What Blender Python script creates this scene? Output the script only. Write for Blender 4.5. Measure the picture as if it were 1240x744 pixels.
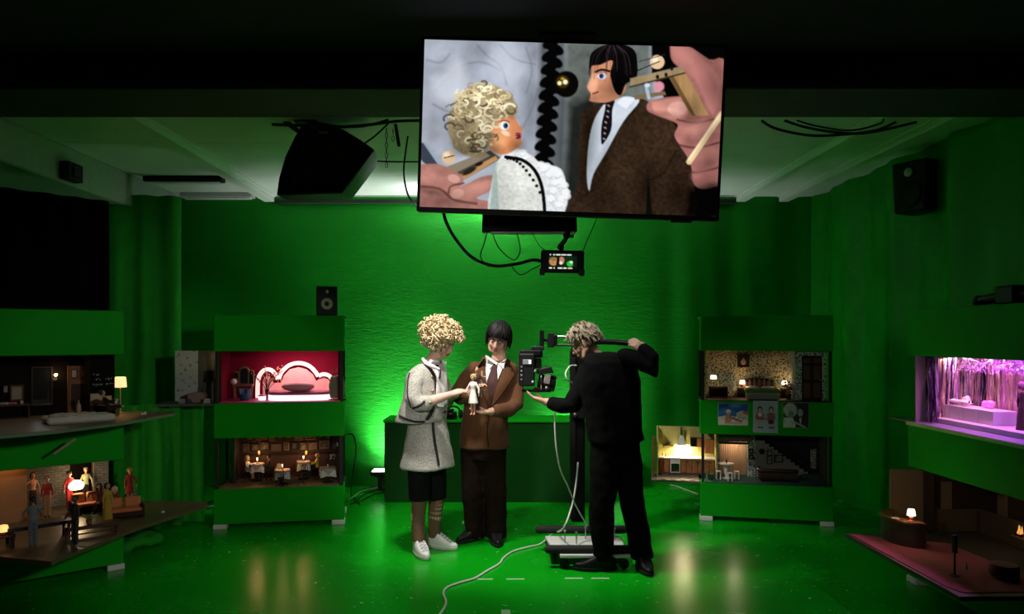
import bpy, bmesh, math, random
import numpy as np
from mathutils import Vector, Matrix, noise
from mathutils.bvhtree import BVHTree

for o in list(bpy.data.objects): bpy.data.objects.remove(o)
scene = bpy.context.scene
C = scene.collection
R = math.radians
random.seed(7)
# ---------------------------------------------------------------- camera
F, VX, VY, EYE = 900.0, 605.0, 407.0, 1.63       # focal length and vanishing point in the 1240 x 744 frame
cam_d = bpy.data.cameras.new('camera'); cam = bpy.data.objects.new('camera', cam_d); C.objects.link(cam)
cam.location = (0, 0, EYE); cam.rotation_euler = (R(90), 0, 0)
cam_d.sensor_width = 36; cam_d.lens = 36*F/1240
cam_d.shift_x = (620-VX)/1240; cam_d.shift_y = (VY-372)/1240
cam_d.clip_start = .05
scene.camera = cam
# ---------------------------------------------------------------- world and exposure
w = bpy.data.worlds.new('dark_room'); scene.world = w; w.use_nodes = True
w.node_tree.nodes['Background'].inputs[0].default_value = (.02, .03, .025, 1)
w.node_tree.nodes['Background'].inputs[1].default_value = .02
vs = scene.view_settings
vs.view_transform = 'Standard'; vs.look = 'None'; vs.gamma = 1; vs.use_curve_mapping = False; vs.exposure = 0.0
# ---------------------------------------------------------------- large stage lights
def lamp(name, kind, loc, energy, col=(1,1,1), size=.1, target=None, angle=60, blend=.6, size_y=None, spread=180):
    d = bpy.data.lights.new(name, kind); d.energy = energy; d.color = col
    if kind == 'AREA':
        d.size = size; d.spread = R(spread)
        if size_y: d.shape = 'RECTANGLE'; d.size_y = size_y
    else: d.shadow_soft_size = size
    if kind == 'SPOT': d.spot_size = R(angle); d.spot_blend = blend
    o = bpy.data.objects.new(name, d); C.objects.link(o); o.location = loc
    if target is not None:
        o.rotation_euler = (Vector(target)-Vector(loc)).to_track_quat('-Z', 'Y').to_euler()
    return o
lamp('stage_spot_key', 'SPOT', (-.62, 4.83, 3.0), 290, (1, .95, .88), .10, (.03, 5.75, 1.10), 66, .7)
lamp('stage_spot_fill', 'SPOT', (1.05, 4.85, 3.0), 40, (1, .96, .9), .10, (.3, 5.5, .8), 80, .8)
lamp('added_floor_fill', 'SPOT', (0.1, 4.78, 3.0), 66, (1, .97, .92), .15, (.1, 5.0, 0), 92, 1.0)  # unseen lamp added to brighten the near floor
lamp('added_front_fill', 'SPOT', (-.9, 1.2, 2.0), 270, (1, .96, .90), .2, (-.40, 5.7, .80), 30, 1.0)  # unseen frontal lamp added to brighten the actors' clothes
lamp('added_left_fill', 'SPOT', (1.5, 1.0, 2.3), 190, (1, .97, .92), .15, (-2.40, 5.6, 1.0), 36, .7)  # unseen lamp added to brighten the left cabinet fascias
lamp('added_right_fill', 'SPOT', (-1.5, 1.0, 2.3), 75, (1, .97, .92), .15, (2.35, 5.7, .75), 32, .7)  # unseen lamp added to brighten the right cabinet fascias

# ---------------------------------------------------------------- helpers
def P(px, py, Y): return Vector(((px-VX)/F*Y, Y, EYE-(py-VY)/F*Y))
def lin(h):
    if not isinstance(h, str): return tuple(h)
    r = [int(h[i:i+2], 16)/255 for i in (0, 2, 4)]
    return tuple(c/12.92 if c <= .04045 else ((c+.055)/1.055)**2.4 for c in r)
MATS = {}
def M(key, col=None, rough=.6, metal=0., var=.15, scale=18., bump=0., bscale=90., emit=0., spec=.5, col2=None, cov=None, sheen=0., alpha=1., trans=0.):
    if key in MATS: return MATS[key]
    m = bpy.data.materials.new(key); m.use_nodes = True; nt = m.node_tree; N = nt.nodes; L = nt.links
    b = N['Principled BSDF']; c = lin(col)
    tc = N.new('ShaderNodeTexCoord'); no = N.new('ShaderNodeTexNoise'); no.inputs['Scale'].default_value = scale; no.inputs['Detail'].default_value = 4
    L.new(tc.outputs['Object'], no.inputs['Vector'])
    mx = N.new('ShaderNodeMix'); mx.data_type = 'RGBA'
    c2 = lin(col2) if col2 else tuple(min(1, x*(1+var)) for x in c)
    c1 = c if col2 else tuple(x*(1-var) for x in c)
    mx.inputs[6].default_value = (*c1, 1); mx.inputs[7].default_value = (*c2, 1)
    fac = no.outputs[0]
    if cov is not None:
        rp = N.new('ShaderNodeMapRange'); rp.inputs[1].default_value = cov[0]; rp.inputs[2].default_value = cov[1]
        L.new(fac, rp.inputs[0]); fac = rp.outputs[0]
    L.new(fac, mx.inputs[0]); L.new(mx.outputs[2], b.inputs['Base Color'])
    b.inputs['Roughness'].default_value = rough; b.inputs['Metallic'].default_value = metal
    b.inputs['Specular IOR Level'].default_value = spec; b.inputs['Sheen Weight'].default_value = sheen
    b.inputs['Transmission Weight'].default_value = trans
    if emit:
        L.new(mx.outputs[2], b.inputs['Emission Color']); b.inputs['Emission Strength'].default_value = emit
    if bump:
        n2 = N.new('ShaderNodeTexNoise'); n2.inputs['Scale'].default_value = bscale; n2.inputs['Detail'].default_value = 5
        L.new(tc.outputs['Object'], n2.inputs['Vector'])
        bp = N.new('ShaderNodeBump'); bp.inputs['Strength'].default_value = bump; bp.inputs['Distance'].default_value = .01
        L.new(n2.outputs[0], bp.inputs['Height']); L.new(bp.outputs[0], b.inputs['Normal'])
    MATS[key] = m; return m
def M_attr(key, emit=0., rough=.5):
    if key in MATS: return MATS[key]
    m = bpy.data.materials.new(key); m.use_nodes = True; nt = m.node_tree; b = nt.nodes['Principled BSDF']
    a = nt.nodes.new('ShaderNodeVertexColor'); a.layer_name = 'print'
    b.inputs['Roughness'].default_value = rough
    if emit:
        b.inputs['Base Color'].default_value = (.004, .004, .004, 1); b.inputs['Specular IOR Level'].default_value = .1
        nt.links.new(a.outputs[0], b.inputs['Emission Color']); b.inputs['Emission Strength'].default_value = emit
    else: nt.links.new(a.outputs[0], b.inputs['Base Color'])
    MATS[key] = m; return m
def chain_matrix(o):
    m = Matrix.Identity(4)
    while o is not None: m = o.matrix_basis @ m; o = o.parent
    return m
def tag(o, label=None, cat=None, group=None, kind=None):
    if label: o['label'] = label
    if cat: o['category'] = cat
    if group: o['group'] = group
    if kind: o['kind'] = kind
    return o
def thing(name, label, cat, loc=(0,0,0), rotz=0, group=None):
    o = bpy.data.objects.new(name, None); C.objects.link(o); o.empty_display_size = .05
    o.location = loc; o.rotation_euler = (0, 0, rotz)
    return tag(o, label, cat, group)
def copy_tree(o, loc=None, rotz=None, label=None, parent=None):
    c = o.copy(); C.objects.link(c); c.parent = parent
    if loc is not None: c.location = loc
    if rotz is not None: c.rotation_euler = (0, 0, rotz)
    if label: c['label'] = label
    for ch in list(o.children): copy_tree(ch, parent=c)
    return c
def frames(pts):
    n = len(pts); T = []
    for i in range(n):
        a = pts[max(i-1, 0)]; b = pts[min(i+1, n-1)]; t = (b-a)
        T.append(t.normalized() if t.length > 1e-9 else Vector((0, 0, 1)))
    u = T[0].orthogonal().normalized(); out = []
    for t in T:
        u = (u - t*u.dot(t)); u = u.normalized() if u.length > 1e-6 else t.orthogonal().normalized()
        out.append((t, u, t.cross(u)))
    return out
def smooth_path(pts, k=6):
    pts = [Vector(p) for p in pts]; out = []
    for i in range(len(pts)-1):
        p0 = pts[max(i-1, 0)]; p1 = pts[i]; p2 = pts[i+1]; p3 = pts[min(i+2, len(pts)-1)]
        for j in range(k):
            t = j/k
            out.append(.5*((2*p1)+(p2-p0)*t+(2*p0-5*p1+4*p2-p3)*t*t+(-p0+3*p1-3*p2+p3)*t**3))
    out.append(pts[-1]); return out
class MB:
    def __init__(s): s.v = []; s.f = []
    def add(s, vs, fs):
        n = len(s.v); s.v += [Vector(v) for v in vs]; s.f += [tuple(i+n for i in f) for f in fs]; return s
    def box(s, c, d, rot=None):
        c = Vector(c); vs = []
        for z in (-.5, .5):
            for x, y in ((-.5, -.5), (.5, -.5), (.5, .5), (-.5, .5)):
                p = Vector((x*d[0], y*d[1], z*d[2]))
                vs.append(c + (rot @ p if rot else p))
        return s.add(vs, [(3,2,1,0), (4,5,6,7), (0,1,5,4), (1,2,6,5), (2,3,7,6), (3,0,4,7)])
    def span(s, a, b):
        a = Vector(a); b = Vector(b); return s.box((a+b)/2, (abs(b.x-a.x), abs(b.y-a.y), abs(b.z-a.z)))
    def loft(s, secs, cap=True):
        n = len(secs[0]); vs = [p for q in secs for p in q]; fs = []
        for i in range(len(secs)-1):
            for j in range(n):
                k = (j+1) % n
                fs.append((i*n+j, i*n+k, (i+1)*n+k, (i+1)*n+j))
        if cap:
            fs.append(tuple(range(n-1, -1, -1))); m = (len(secs)-1)*n; fs.append(tuple(range(m, m+n)))
        return s.add(vs, fs)
    def tube(s, pts, r, seg=8, rnd=False, cap=True):
        pts = [Vector(p) for p in pts]; rs = list(r) if hasattr(r, '__len__') else [r]*len(pts)
        if rnd:
            a = (pts[0]-pts[1]).normalized(); b = (pts[-1]-pts[-2]).normalized(); r0 = rs[0]; r1 = rs[-1]
            pts = [pts[0]+a*r0, pts[0]+a*r0*.8, pts[0]+a*r0*.45]+pts+[pts[-1]+b*r1*.45, pts[-1]+b*r1*.8, pts[-1]+b*r1]
            rs = [r0*.15, r0*.6, r0*.89]+rs+[r1*.89, r1*.6, r1*.15]
        secs = []
        for p, rr, (t, u, v) in zip(pts, rs, frames(pts)):
            secs.append([p+(u*math.cos(6.2832*k/seg)+v*math.sin(6.2832*k/seg))*rr for k in range(seg)])
        return s.loft(secs, cap)
    def ell(s, c, r, rot=None, u=14, v=9):
        c = Vector(c); r = r if hasattr(r, '__len__') else (r, r, r); secs = []
        for i in range(v+1):
            a = -math.pi/2 + math.pi*(i*.96/v+.02)
            q = []
            for k in range(u):
                b = 6.2832*k/u; p = Vector((r[0]*math.cos(a)*math.cos(b), r[1]*math.cos(a)*math.sin(b), r[2]*math.sin(a)))
                q.append(c + (rot @ p if rot else p))
            secs.append(q)
        return s.loft(secs)
    def lathe(s, prof, c=(0,0,0), seg=18, rot=None):
        c = Vector(c); secs = []
        for r, z in prof:
            q = []
            for k in range(seg):
                p = Vector((r*math.cos(6.2832*k/seg), r*math.sin(6.2832*k/seg), z)); q.append(c+(rot @ p if rot else p))
            secs.append(q)
        return s.loft(secs)
    def prism(s, poly, y0, y1):                    # polygon in x,z pushed along y
        n = len(poly); vs = [(x, y0, z) for x, z in poly]+[(x, y1, z) for x, z in poly]
        fs = [tuple(range(n)), tuple(range(2*n-1, n-1, -1))]+[(i, i+n, (i+1) % n+n, (i+1) % n) for i in range(n)]
        return s.add(vs, fs)
    def prismz(s, poly, z0, z1):
        n = len(poly); vs = [(x, y, z0) for x, y in poly]+[(x, y, z1) for x, y in poly]
        fs = [tuple(range(n-1, -1, -1)), tuple(range(n, 2*n))]+[(i, (i+1) % n, (i+1) % n+n, i+n) for i in range(n)]
        return s.add(vs, fs)
    def xf(s, m): s.v = [m @ v for v in s.v]; return s
    def wiggle(s, amp, sc, seed=0):
        for i, v in enumerate(s.v):
            s.v[i] = v+noise.noise_vector(v*sc+Vector((seed, seed*2, 0)))*amp
        return s
    def mesh(s, name='m'):
        me = bpy.data.meshes.new(name); me.from_pydata([tuple(v) for v in s.v], [], s.f); me.update(); return me
    def build(s, name, mat, parent=None, smooth=None, bevel=0, world=False, recalc=True, me=None):
        if world and parent is not None and me is None:
            inv = chain_matrix(parent).inverted(); s.v = [inv @ v for v in s.v]
        if me is None: me = s.mesh(name)
        if recalc or bevel:
            bm = bmesh.new(); bm.from_mesh(me)
            if recalc: bmesh.ops.recalc_face_normals(bm, faces=bm.faces)
            if bevel:
                es = [e for e in bm.edges if len(e.link_faces) == 2 and e.calc_face_angle(0) > .5]
                bmesh.ops.bevel(bm, geom=es, offset=bevel, segments=1, affect='EDGES', profile=.5, clamp_overlap=True)
            bm.to_mesh(me); bm.free()
        if smooth:
            me.shade_smooth(); me.set_sharp_from_angle(angle=R(smooth if smooth is not True else 45))
        me.materials.append(mat)
        o = bpy.data.objects.new(name, me); C.objects.link(o)
        if parent is not None: o.parent = parent
        return o
def single(mb, name, mat, label, cat, loc=None, group=None, **k):      # a thing that is one mesh, origin at its base
    if loc is None:
        xs = [v.x for v in mb.v]; ys = [v.y for v in mb.v]; zs = [v.z for v in mb.v]
        loc = Vector(((min(xs)+max(xs))/2, (min(ys)+max(ys))/2, min(zs)))
        mb.v = [v-loc for v in mb.v]
    o = mb.build(name, mat, **k); o.location = loc
    return tag(o, label, cat, group)
def struct(mb, name, mat, **k): return tag(mb.build(name, mat, **k), kind='structure')
def remesh(mb, voxel, sm=4, disp=0, dsc=8., seed=0):
    me = mb.mesh('tmp'); bm = bmesh.new(); bm.from_mesh(me); bmesh.ops.recalc_face_normals(bm, faces=bm.faces); bm.to_mesh(me); bm.free()
    o = bpy.data.objects.new('tmp', me); C.objects.link(o)
    md = o.modifiers.new('r', 'REMESH'); md.mode = 'VOXEL'; md.voxel_size = voxel
    if sm:
        m2 = o.modifiers.new('s', 'SMOOTH'); m2.factor = .5; m2.iterations = sm
    dg = bpy.context.evaluated_depsgraph_get(); me2 = bpy.data.meshes.new_from_object(o.evaluated_get(dg))
    bpy.data.objects.remove(o)
    if disp:
        co = np.empty(len(me2.vertices)*3, 'f'); me2.vertices.foreach_get('co', co); co = co.reshape(-1, 3)
        nr = np.empty(len(me2.vertices)*3, 'f'); me2.vertices.foreach_get('normal', nr); nr = nr.reshape(-1, 3)
        d = np.array([noise.noise((c[0]*dsc+seed, c[1]*dsc, c[2]*dsc*.6))+.5*noise.noise((c[0]*dsc*2.3, c[1]*dsc*2.3+seed, c[2]*dsc*2)) for c in co], 'f')
        co += nr*(d*disp)[:, None]; me2.vertices.foreach_set('co', co.ravel()); me2.update()
    return me2
def finish(me, name, mat, parent):                 # world-space mesh -> smooth part of parent
    inv = chain_matrix(parent).inverted(); me.transform(inv); me.shade_smooth()
    me.materials.clear(); me.materials.append(mat); me.name = name
    o = bpy.data.objects.new(name, me); C.objects.link(o); o.parent = parent; return o
def bvh_of(me): return BVHTree.FromPolygons([tuple(v.co) for v in me.vertices], [tuple(p.vertices) for p in me.polygons])
EYEV = Vector((0, 0, EYE))
def hit(bvh, px, py):
    d = (P(px, py, 5)-EYEV).normalized(); h = bvh.ray_cast(EYEV, d)
    return (h[0], h[1]) if h[0] is not None else (None, None)
def ribbon(mb, bvh, pts, width, lift=.004, step=.012, thick=.004):     # strip sewn onto a garment
    path = smooth_path([Vector((p[0], p[1], 0)) for p in pts], 10); H = []
    for q in path:
        h, n = hit(bvh, q.x, q.y)
        if h is not None: H.append((h, n if n.dot(EYEV-h) > 0 else -n))
    if len(H) < 3: return mb
    secs = []
    for i, (h, n) in enumerate(H):
        t = (H[min(i+1, len(H)-1)][0]-H[max(i-1, 0)][0]); t = t.normalized() if t.length > 1e-7 else Vector((0, 0, 1))
        s = n.cross(t).normalized()*(width/2)
        a = h+n*lift
        secs.append([a-s, a+s, a+s-n*(lift+thick), a-s-n*(lift+thick)])
    return mb.loft(secs)
def patch(mb, bvh, poly, lift=.004, res=14, thick=.005, smooth=True):   # cloth panel lying on a garment
    pts = [Vector((p[0], p[1], 0)) for p in poly]
    if smooth: pts = smooth_path(pts+[pts[0]], 3)[:-1]
    n = len(pts); c = sum(pts, Vector())/n; rings = []
    for k in range(res, -1, -1):
        t = max(k/res, .02); row = []
        for p in pts:
            q = c+(p-c)*t; h, nn = hit(bvh, q.x, q.y)
            row.append((h, nn))
        rings.append(row)
    last = None; secs = []
    flat = [r for row in rings for r in row if r[0] is not None]
    if not flat: return mb
    my = sum(r[0].y for r in flat)/len(flat)
    outer_back = []
    for ri, row in enumerate(rings):
        q = []
        for j, (h, nn) in enumerate(row):
            p2 = c+(pts[j]-c)*max((res-ri)/res, .02)
            if h is None: h = P(p2.x, p2.y, my); nn = Vector((0, -1, 0))
            if nn.dot(EYEV-h) < 0: nn = -nn
            q.append(h+(nn*.5+(EYEV-h).normalized()*.5).normalized()*lift)
            if ri == 0: outer_back.append(h-nn*thick)
        secs.append(q)
    secs.insert(0, outer_back)
    return mb.loft(secs)
def oval(c, hw, hd, f, n=24, p=2.3, up=None):
    f = Vector(f).normalized(); u = Vector(up).normalized() if up else Vector((0, 0, 1)); s = f.cross(u).normalized(); f = u.cross(s).normalized()
    out = []
    for k in range(n):
        a = 6.2832*k/n; ca, sa = math.cos(a), math.sin(a)
        out.append(Vector(c)+s*hw*math.copysign(abs(ca)**(2/p), ca)+f*hd*math.copysign(abs(sa)**(2/p), sa))
    return out
# ------------------------------------------------ flat prints (screens, photographs): colours per vertex of a fine grid
class Canvas:
    def __init__(s, W, H, fx, seed=1):
        s.W, s.H = W, H; u, v = np.meshgrid(np.linspace(0, 1, W), np.linspace(0, 1, H))
        s.X, s.Y = fx(u, v); s.c = np.zeros((H, W, 3)); s.rng = np.random.RandomState(seed)
    def blend(s, m, col, tex=None):
        c = np.array(lin(col)); c = c[None, None, :] if tex is None else c[None, None, :]*tex[..., None]
        s.c = s.c*(1-m[..., None])+c*m[..., None]
    def noise(s, sx, sy=None, oct=3):
        sy = sy or sx; out = np.zeros_like(s.X); amp = 1; tot = 0
        for o in range(oct):
            G = s.rng.rand(64, 64); a = (s.X/sx*2**o) % 63; b = (s.Y/sy*2**o) % 63
            i, j = a.astype(int), b.astype(int); fa, fb = a-i, b-j; fa = fa*fa*(3-2*fa); fb = fb*fb*(3-2*fb)
            out += amp*(G[j, i]*(1-fa)*(1-fb)+G[j, i+1]*fa*(1-fb)+G[j+1, i]*(1-fa)*fb+G[j+1, i+1]*fa*fb); tot += amp; amp *= .5
        return out/tot
    def poly(s, pts, col, soft=2., curve=True, tex=None, op=1.):
        if curve: pts = [(p.x, p.y) for p in smooth_path([Vector((a, b, 0)) for a, b in list(pts)+[pts[0]]], 4)[:-1]]
        x = [p[0] for p in pts]; y = [p[1] for p in pts]; n = len(pts)
        ins = np.zeros(s.X.shape, bool); D = np.full(s.X.shape, 1e9)
        for i in range(n):
            x0, y0, x1, y1 = x[i], y[i], x[(i+1) % n], y[(i+1) % n]
            if y0 != y1: ins ^= ((y0 > s.Y) != (y1 > s.Y)) & (s.X < (x1-x0)*(s.Y-y0)/(y1-y0)+x0)
            dx, dy = x1-x0, y1-y0; t = np.clip(((s.X-x0)*dx+(s.Y-y0)*dy)/(dx*dx+dy*dy+1e-9), 0, 1)
            D = np.minimum(D, np.hypot(s.X-x0-t*dx, s.Y-y0-t*dy))
        sd = np.where(ins, D, -D); s.blend(np.clip(sd/soft+.5, 0, 1)*op, col, tex); return s
    def line(s, pts, w, col, soft=2., op=1., curve=True):
        if curve and len(pts) > 2: pts = [(p.x, p.y) for p in smooth_path([Vector((a, b, 0)) for a, b in pts], 4)]
        D = np.full(s.X.shape, 1e9)
        for i in range(len(pts)-1):
            x0, y0 = pts[i]; x1, y1 = pts[i+1]; dx, dy = x1-x0, y1-y0
            t = np.clip(((s.X-x0)*dx+(s.Y-y0)*dy)/(dx*dx+dy*dy+1e-9), 0, 1); D = np.minimum(D, np.hypot(s.X-x0-t*dx, s.Y-y0-t*dy))
        s.blend(np.clip((w/2-D)/soft+.5, 0, 1)*op, col); return s
    def disc(s, x, y, rx, ry, col, soft=2., rot=0, op=1., tex=None):
        ca, sa = math.cos(rot), math.sin(rot); a = (s.X-x)*ca+(s.Y-y)*sa; b = -(s.X-x)*sa+(s.Y-y)*ca
        d = (1-np.hypot(a/rx, b/ry))*min(rx, ry); s.blend(np.clip(d/soft+.5, 0, 1)*op, col, tex); return s
    def shade(s, x, y, rx, ry, k, rot=0, soft=1.):                 # soft tone change of the printed picture
        ca, sa = math.cos(rot), math.sin(rot); a = (s.X-x)*ca+(s.Y-y)*sa; b = -(s.X-x)*sa+(s.Y-y)*ca
        m = np.clip(1-np.hypot(a/rx, b/ry), 0, 1)**soft; s.c = s.c*(1+(k-1)*m)[..., None]; return s
    def build(s, name, w, h, mat, parent, y=0., z0=0.):           # upright grid w x h in local x,z facing -y
        u, v = np.meshgrid(np.linspace(-w/2, w/2, s.W), np.linspace(h, 0, s.H))
        co = np.stack([u, np.full_like(u, y), v+z0], -1).reshape(-1, 3)
        i = np.arange(s.W*s.H).reshape(s.H, s.W); q = np.stack([i[:-1, :-1], i[1:, :-1], i[1:, 1:], i[:-1, 1:]], -1).reshape(-1, 4)
        me = bpy.data.meshes.new(name); me.from_pydata(co.tolist(), [], q.tolist())
        at = me.color_attributes.new('print', 'FLOAT_COLOR', 'POINT')
        at.data.foreach_set('color', np.concatenate([np.clip(s.c, 0, 4).reshape(-1, 3), np.ones((s.W*s.H, 1))], 1).astype('f').ravel())
        me.materials.append(mat); o = bpy.data.objects.new(name, me); C.objects.link(o); o.parent = parent; return o
# ================================================================ materials of the place
def floor_mat():
    m = bpy.data.materials.new('green_floor_paint'); m.use_nodes = True; nt = m.node_tree; N = nt.nodes; L = nt.links; b = N['Principled BSDF']
    tc = N.new('ShaderNodeTexCoord'); mp = N.new('ShaderNodeMapping'); L.new(tc.outputs['Object'], mp.inputs[0]); mp.inputs['Scale'].default_value = (1, 1.6, 1)
    n1 = N.new('ShaderNodeTexNoise'); n1.inputs['Scale'].default_value = 1.6; n1.inputs['Detail'].default_value = 6; L.new(mp.outputs[0], n1.inputs['Vector'])
    mx = N.new('ShaderNodeMix'); mx.data_type = 'RGBA'; mx.inputs[6].default_value = (.002, .30, .005, 1); mx.inputs[7].default_value = (.003, .38, .008, 1); L.new(n1.outputs[0], mx.inputs[0])
    # paint chips: small pale flakes
    n2 = N.new('ShaderNodeTexNoise'); n2.inputs['Scale'].default_value = 17; n2.inputs['Detail'].default_value = 3; n2.inputs['Roughness'].default_value = .65; L.new(mp.outputs[0], n2.inputs['Vector'])
    r2 = N.new('ShaderNodeMapRange'); r2.inputs[1].default_value = .675; r2.inputs[2].default_value = .69; L.new(n2.outputs[0], r2.inputs[0])
    n3 = N.new('ShaderNodeTexNoise'); n3.inputs['Scale'].default_value = 1.1; n3.inputs['Detail'].default_value = 2; L.new(tc.outputs['Object'], n3.inputs['Vector'])
    r3 = N.new('ShaderNodeMapRange'); r3.inputs[1].default_value = .45; r3.inputs[2].default_value = .56; L.new(n3.outputs[0], r3.inputs[0])
    mu = N.new('ShaderNodeMath'); mu.operation = 'MULTIPLY'; L.new(r2.outputs[0], mu.inputs[0]); L.new(r3.outputs[0], mu.inputs[1])
    m2 = N.new('ShaderNodeMix'); m2.data_type = 'RGBA'; L.new(mu.outputs[0], m2.inputs[0]); L.new(mx.outputs[2], m2.inputs[6]); m2.inputs[7].default_value = (.62, .80, .58, 1)
    L.new(m2.outputs[2], b.inputs['Base Color'])
    rr = N.new('ShaderNodeMapRange'); rr.inputs[3].default_value = .16; rr.inputs[4].default_value = .34; L.new(n1.outputs[0], rr.inputs[0]); L.new(rr.outputs[0], b.inputs['Roughness'])
    nb = N.new('ShaderNodeTexNoise'); nb.inputs['Scale'].default_value = 26; nb.inputs['Detail'].default_value = 4; L.new(mp.outputs[0], nb.inputs['Vector'])
    bp = N.new('ShaderNodeBump'); bp.inputs['Strength'].default_value = .12; bp.inputs['Distance'].default_value = .01; L.new(nb.outputs[0], bp.inputs['Height']); L.new(bp.outputs[0], b.inputs['Normal'])
    b.inputs['Specular IOR Level'].default_value = .3
    return m
def wall_mat():
    m = bpy.data.materials.new('green_wall_paint'); m.use_nodes = True; nt = m.node_tree; N = nt.nodes; L = nt.links; b = N['Principled BSDF']
    tc = N.new('ShaderNodeTexCoord'); n1 = N.new('ShaderNodeTexNoise'); n1.inputs['Scale'].default_value = 2.2; n1.inputs['Detail'].default_value = 7; L.new(tc.outputs['Object'], n1.inputs['Vector'])
    mx = N.new('ShaderNodeMix'); mx.data_type = 'RGBA'; mx.inputs[6].default_value = (.004, .25, .009, 1); mx.inputs[7].default_value = (.007, .34, .015, 1); L.new(n1.outputs[0], mx.inputs[0])
    L.new(mx.outputs[2], b.inputs['Base Color']); b.inputs['Roughness'].default_value = .5; b.inputs['Specular IOR Level'].default_value = .25
    mp = N.new('ShaderNodeMapping'); mp.inputs['Scale'].default_value = (3, 3, 11); L.new(tc.outputs['Object'], mp.inputs[0])
    nb = N.new('ShaderNodeTexNoise'); nb.inputs['Scale'].default_value = 3; nb.inputs['Detail'].default_value = 8; nb.inputs['Roughness'].default_value = .7; L.new(mp.outputs[0], nb.inputs['Vector'])
    bp = N.new('ShaderNodeBump'); bp.inputs['Strength'].default_value = .32; bp.inputs['Distance'].default_value = .03; L.new(nb.outputs[0], bp.inputs['Height']); L.new(bp.outputs[0], b.inputs['Normal'])
    return m
MF, MW = floor_mat(), wall_mat()
GREEN = M('green_board_paint', (.002, .30, .005), .65, spec=.12, var=.10, scale=5, bump=.05, bscale=40)
GREENC = M('green_cloth', (.004, .28, .008), .85, var=.25, scale=7, bump=.1, bscale=200)
DESK_SHADE = M('shaded_desk_green', (.001, .045, .002), .6, spec=.15, var=.12, scale=4)  # desk green darkened: shade on the desk front is put into the colour
BLACK = M('black_plastic', (.006, .006, .007), .5, bump=.05, spec=.25)
BLACKM = M('black_metal', (.010, .010, .011), .35, metal=.6)
BLACKC = M('black_curtain_cloth', (.002, .002, .003), .95, spec=.05)
RUBBER = M('black_rubber', (.006, .006, .006), .8)
STEEL = M('brushed_steel', (.45, .45, .46), .3, metal=1., scale=60)
CEILW = M('white_ceiling_paint', (.70, .74, .70), .75, var=.10, scale=3, bump=.1, bscale=30)
CEILD = M('unlit_ceiling_tone', (.018, .018, .02), .9)  # front ceiling made dark in colour to stand in for its lack of light
WHITE = M('white_paint', (.62, .62, .60), .5, var=.06)
CABLEW = M('white_cable', (.62, .66, .58), .45)
# ================================================================ the room
XL, XR, YB, ZC = -4.3, 3.40, 8.06, 3.14
struct(MB().span((XL-.3, -1.6, -.12), (XR+.3, YB+.3, 0)), 'floor', MF)
mb = MB(); nx, nz = 150, 30; vs = []; fs = []
def fold(x, z):
    a = max(0, min(1, (x-1.45)/.5)); b = max(0, min(1, (-1.5-x)/.6))
    f = a*(.016*math.sin(x*9.3+.4)+.006*math.sin(x*19+z*.4))+b*.005*math.sin(x*5.1+1.0+z*.2)
    f += .012*noise.noise((x*1.3, z*1.1, 3))
    f += .006*math.exp(-((z-1.42)/.02)**2)-.006*math.exp(-((z-1.28)/.015)**2)+.004*math.exp(-((z-2.0)/.02)**2)
    return f
for j in range(nz+1):
    for i in range(nx+1):
        x = XL+(XR-XL)*i/nx; z = ZC*j/nz; vs.append((x, YB-fold(x, z), z))
for j in range(nz):
    for i in range(nx):
        a = j*(nx+1)+i; fs.append((a, a+1, a+nx+2, a+nx+1))
n0 = len(vs); vs += [(XL, YB+.2, 0), (XR, YB+.2, 0), (XR, YB+.2, ZC), (XL, YB+.2, ZC)]; fs += [(n0, n0+3, n0+2, n0+1)]
struct(mb.add(vs, fs), 'wall_back', MW, smooth=60, recalc=False)
def side_wall(name, X, s):
    mb = MB(); vs = []; fs = []; ny, nz = 120, 8
    for j in range(nz+1):
        for i in range(ny+1):
            y = -1.6+(YB+1.6)*i/ny; z = ZC*j/nz
            vs.append((X+s*(.03*math.sin(y*7+.6)+.02*math.sin(y*15+z*.3)), y, z))
    for j in range(nz):
        for i in range(ny):
            a = j*(ny+1)+i; fs.append((a, a+1, a+ny+2, a+ny+1) if s > 0 else (a, a+ny+1, a+ny+2, a+1))
    struct(mb.add(vs, fs), name, MW, smooth=60, recalc=False)
side_wall('wall_left', XL, 1); side_wall('wall_right', XR, -1)
struct(MB().span((XL-.2, -1.8, 0), (XR+.2, -1.6, ZC)), 'wall_front', M('dark_wall_paint', (.02, .02, .02), .9))
mb = MB()
for ya, yb in ((4.62, 5.8), (5.8, 7.0), (7.0, YB+.2)): mb.span((XL-.2, ya+.002, ZC), (XR+.2, yb-.002, ZC+.1))
ceil = struct(mb, 'ceiling', CEILW, bevel=.003)
struct(MB().span((XL-.2, -1.8, ZC), (XR+.2, 4.62, ZC+.1)), 'ceiling_front', CEILD)
struct(MB().span((XL, 3.97, 2.95), (XR, 4.42, ZC)).span((XL, 4.42, 3.0), (XR, 4.66, ZC)), 'trim_1', M('dim_beam_paint', (.045, .05, .045), .8), bevel=.008)
for k, (x, wd) in enumerate(((-2.48, .11), (2.60, .10), (3.06, .10))):
    mb = MB().span((x-wd/2, 4.66, 3.075), (x+wd/2, YB-.05, ZC)).span((x-wd/2-.02, 4.66, 3.125), (x+wd/2+.02, YB-.05, ZC))
    struct(mb, 'trim_%d' % (k+2), CEILW, bevel=.004)
struct(MB().span((XL, 2.2, 2.84), (-3.44, YB-.16, ZC)), 'trim_5', M('grey_white_beam', (.42, .45, .42), .7, bump=.15, bscale=20), bevel=.012)
mb = MB()
for xa, xb in ((-2.42, -.02), (.02, 2.54)): mb.span((xa, YB-.07, 3.06), (xb, YB-.02, 3.10))
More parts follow.
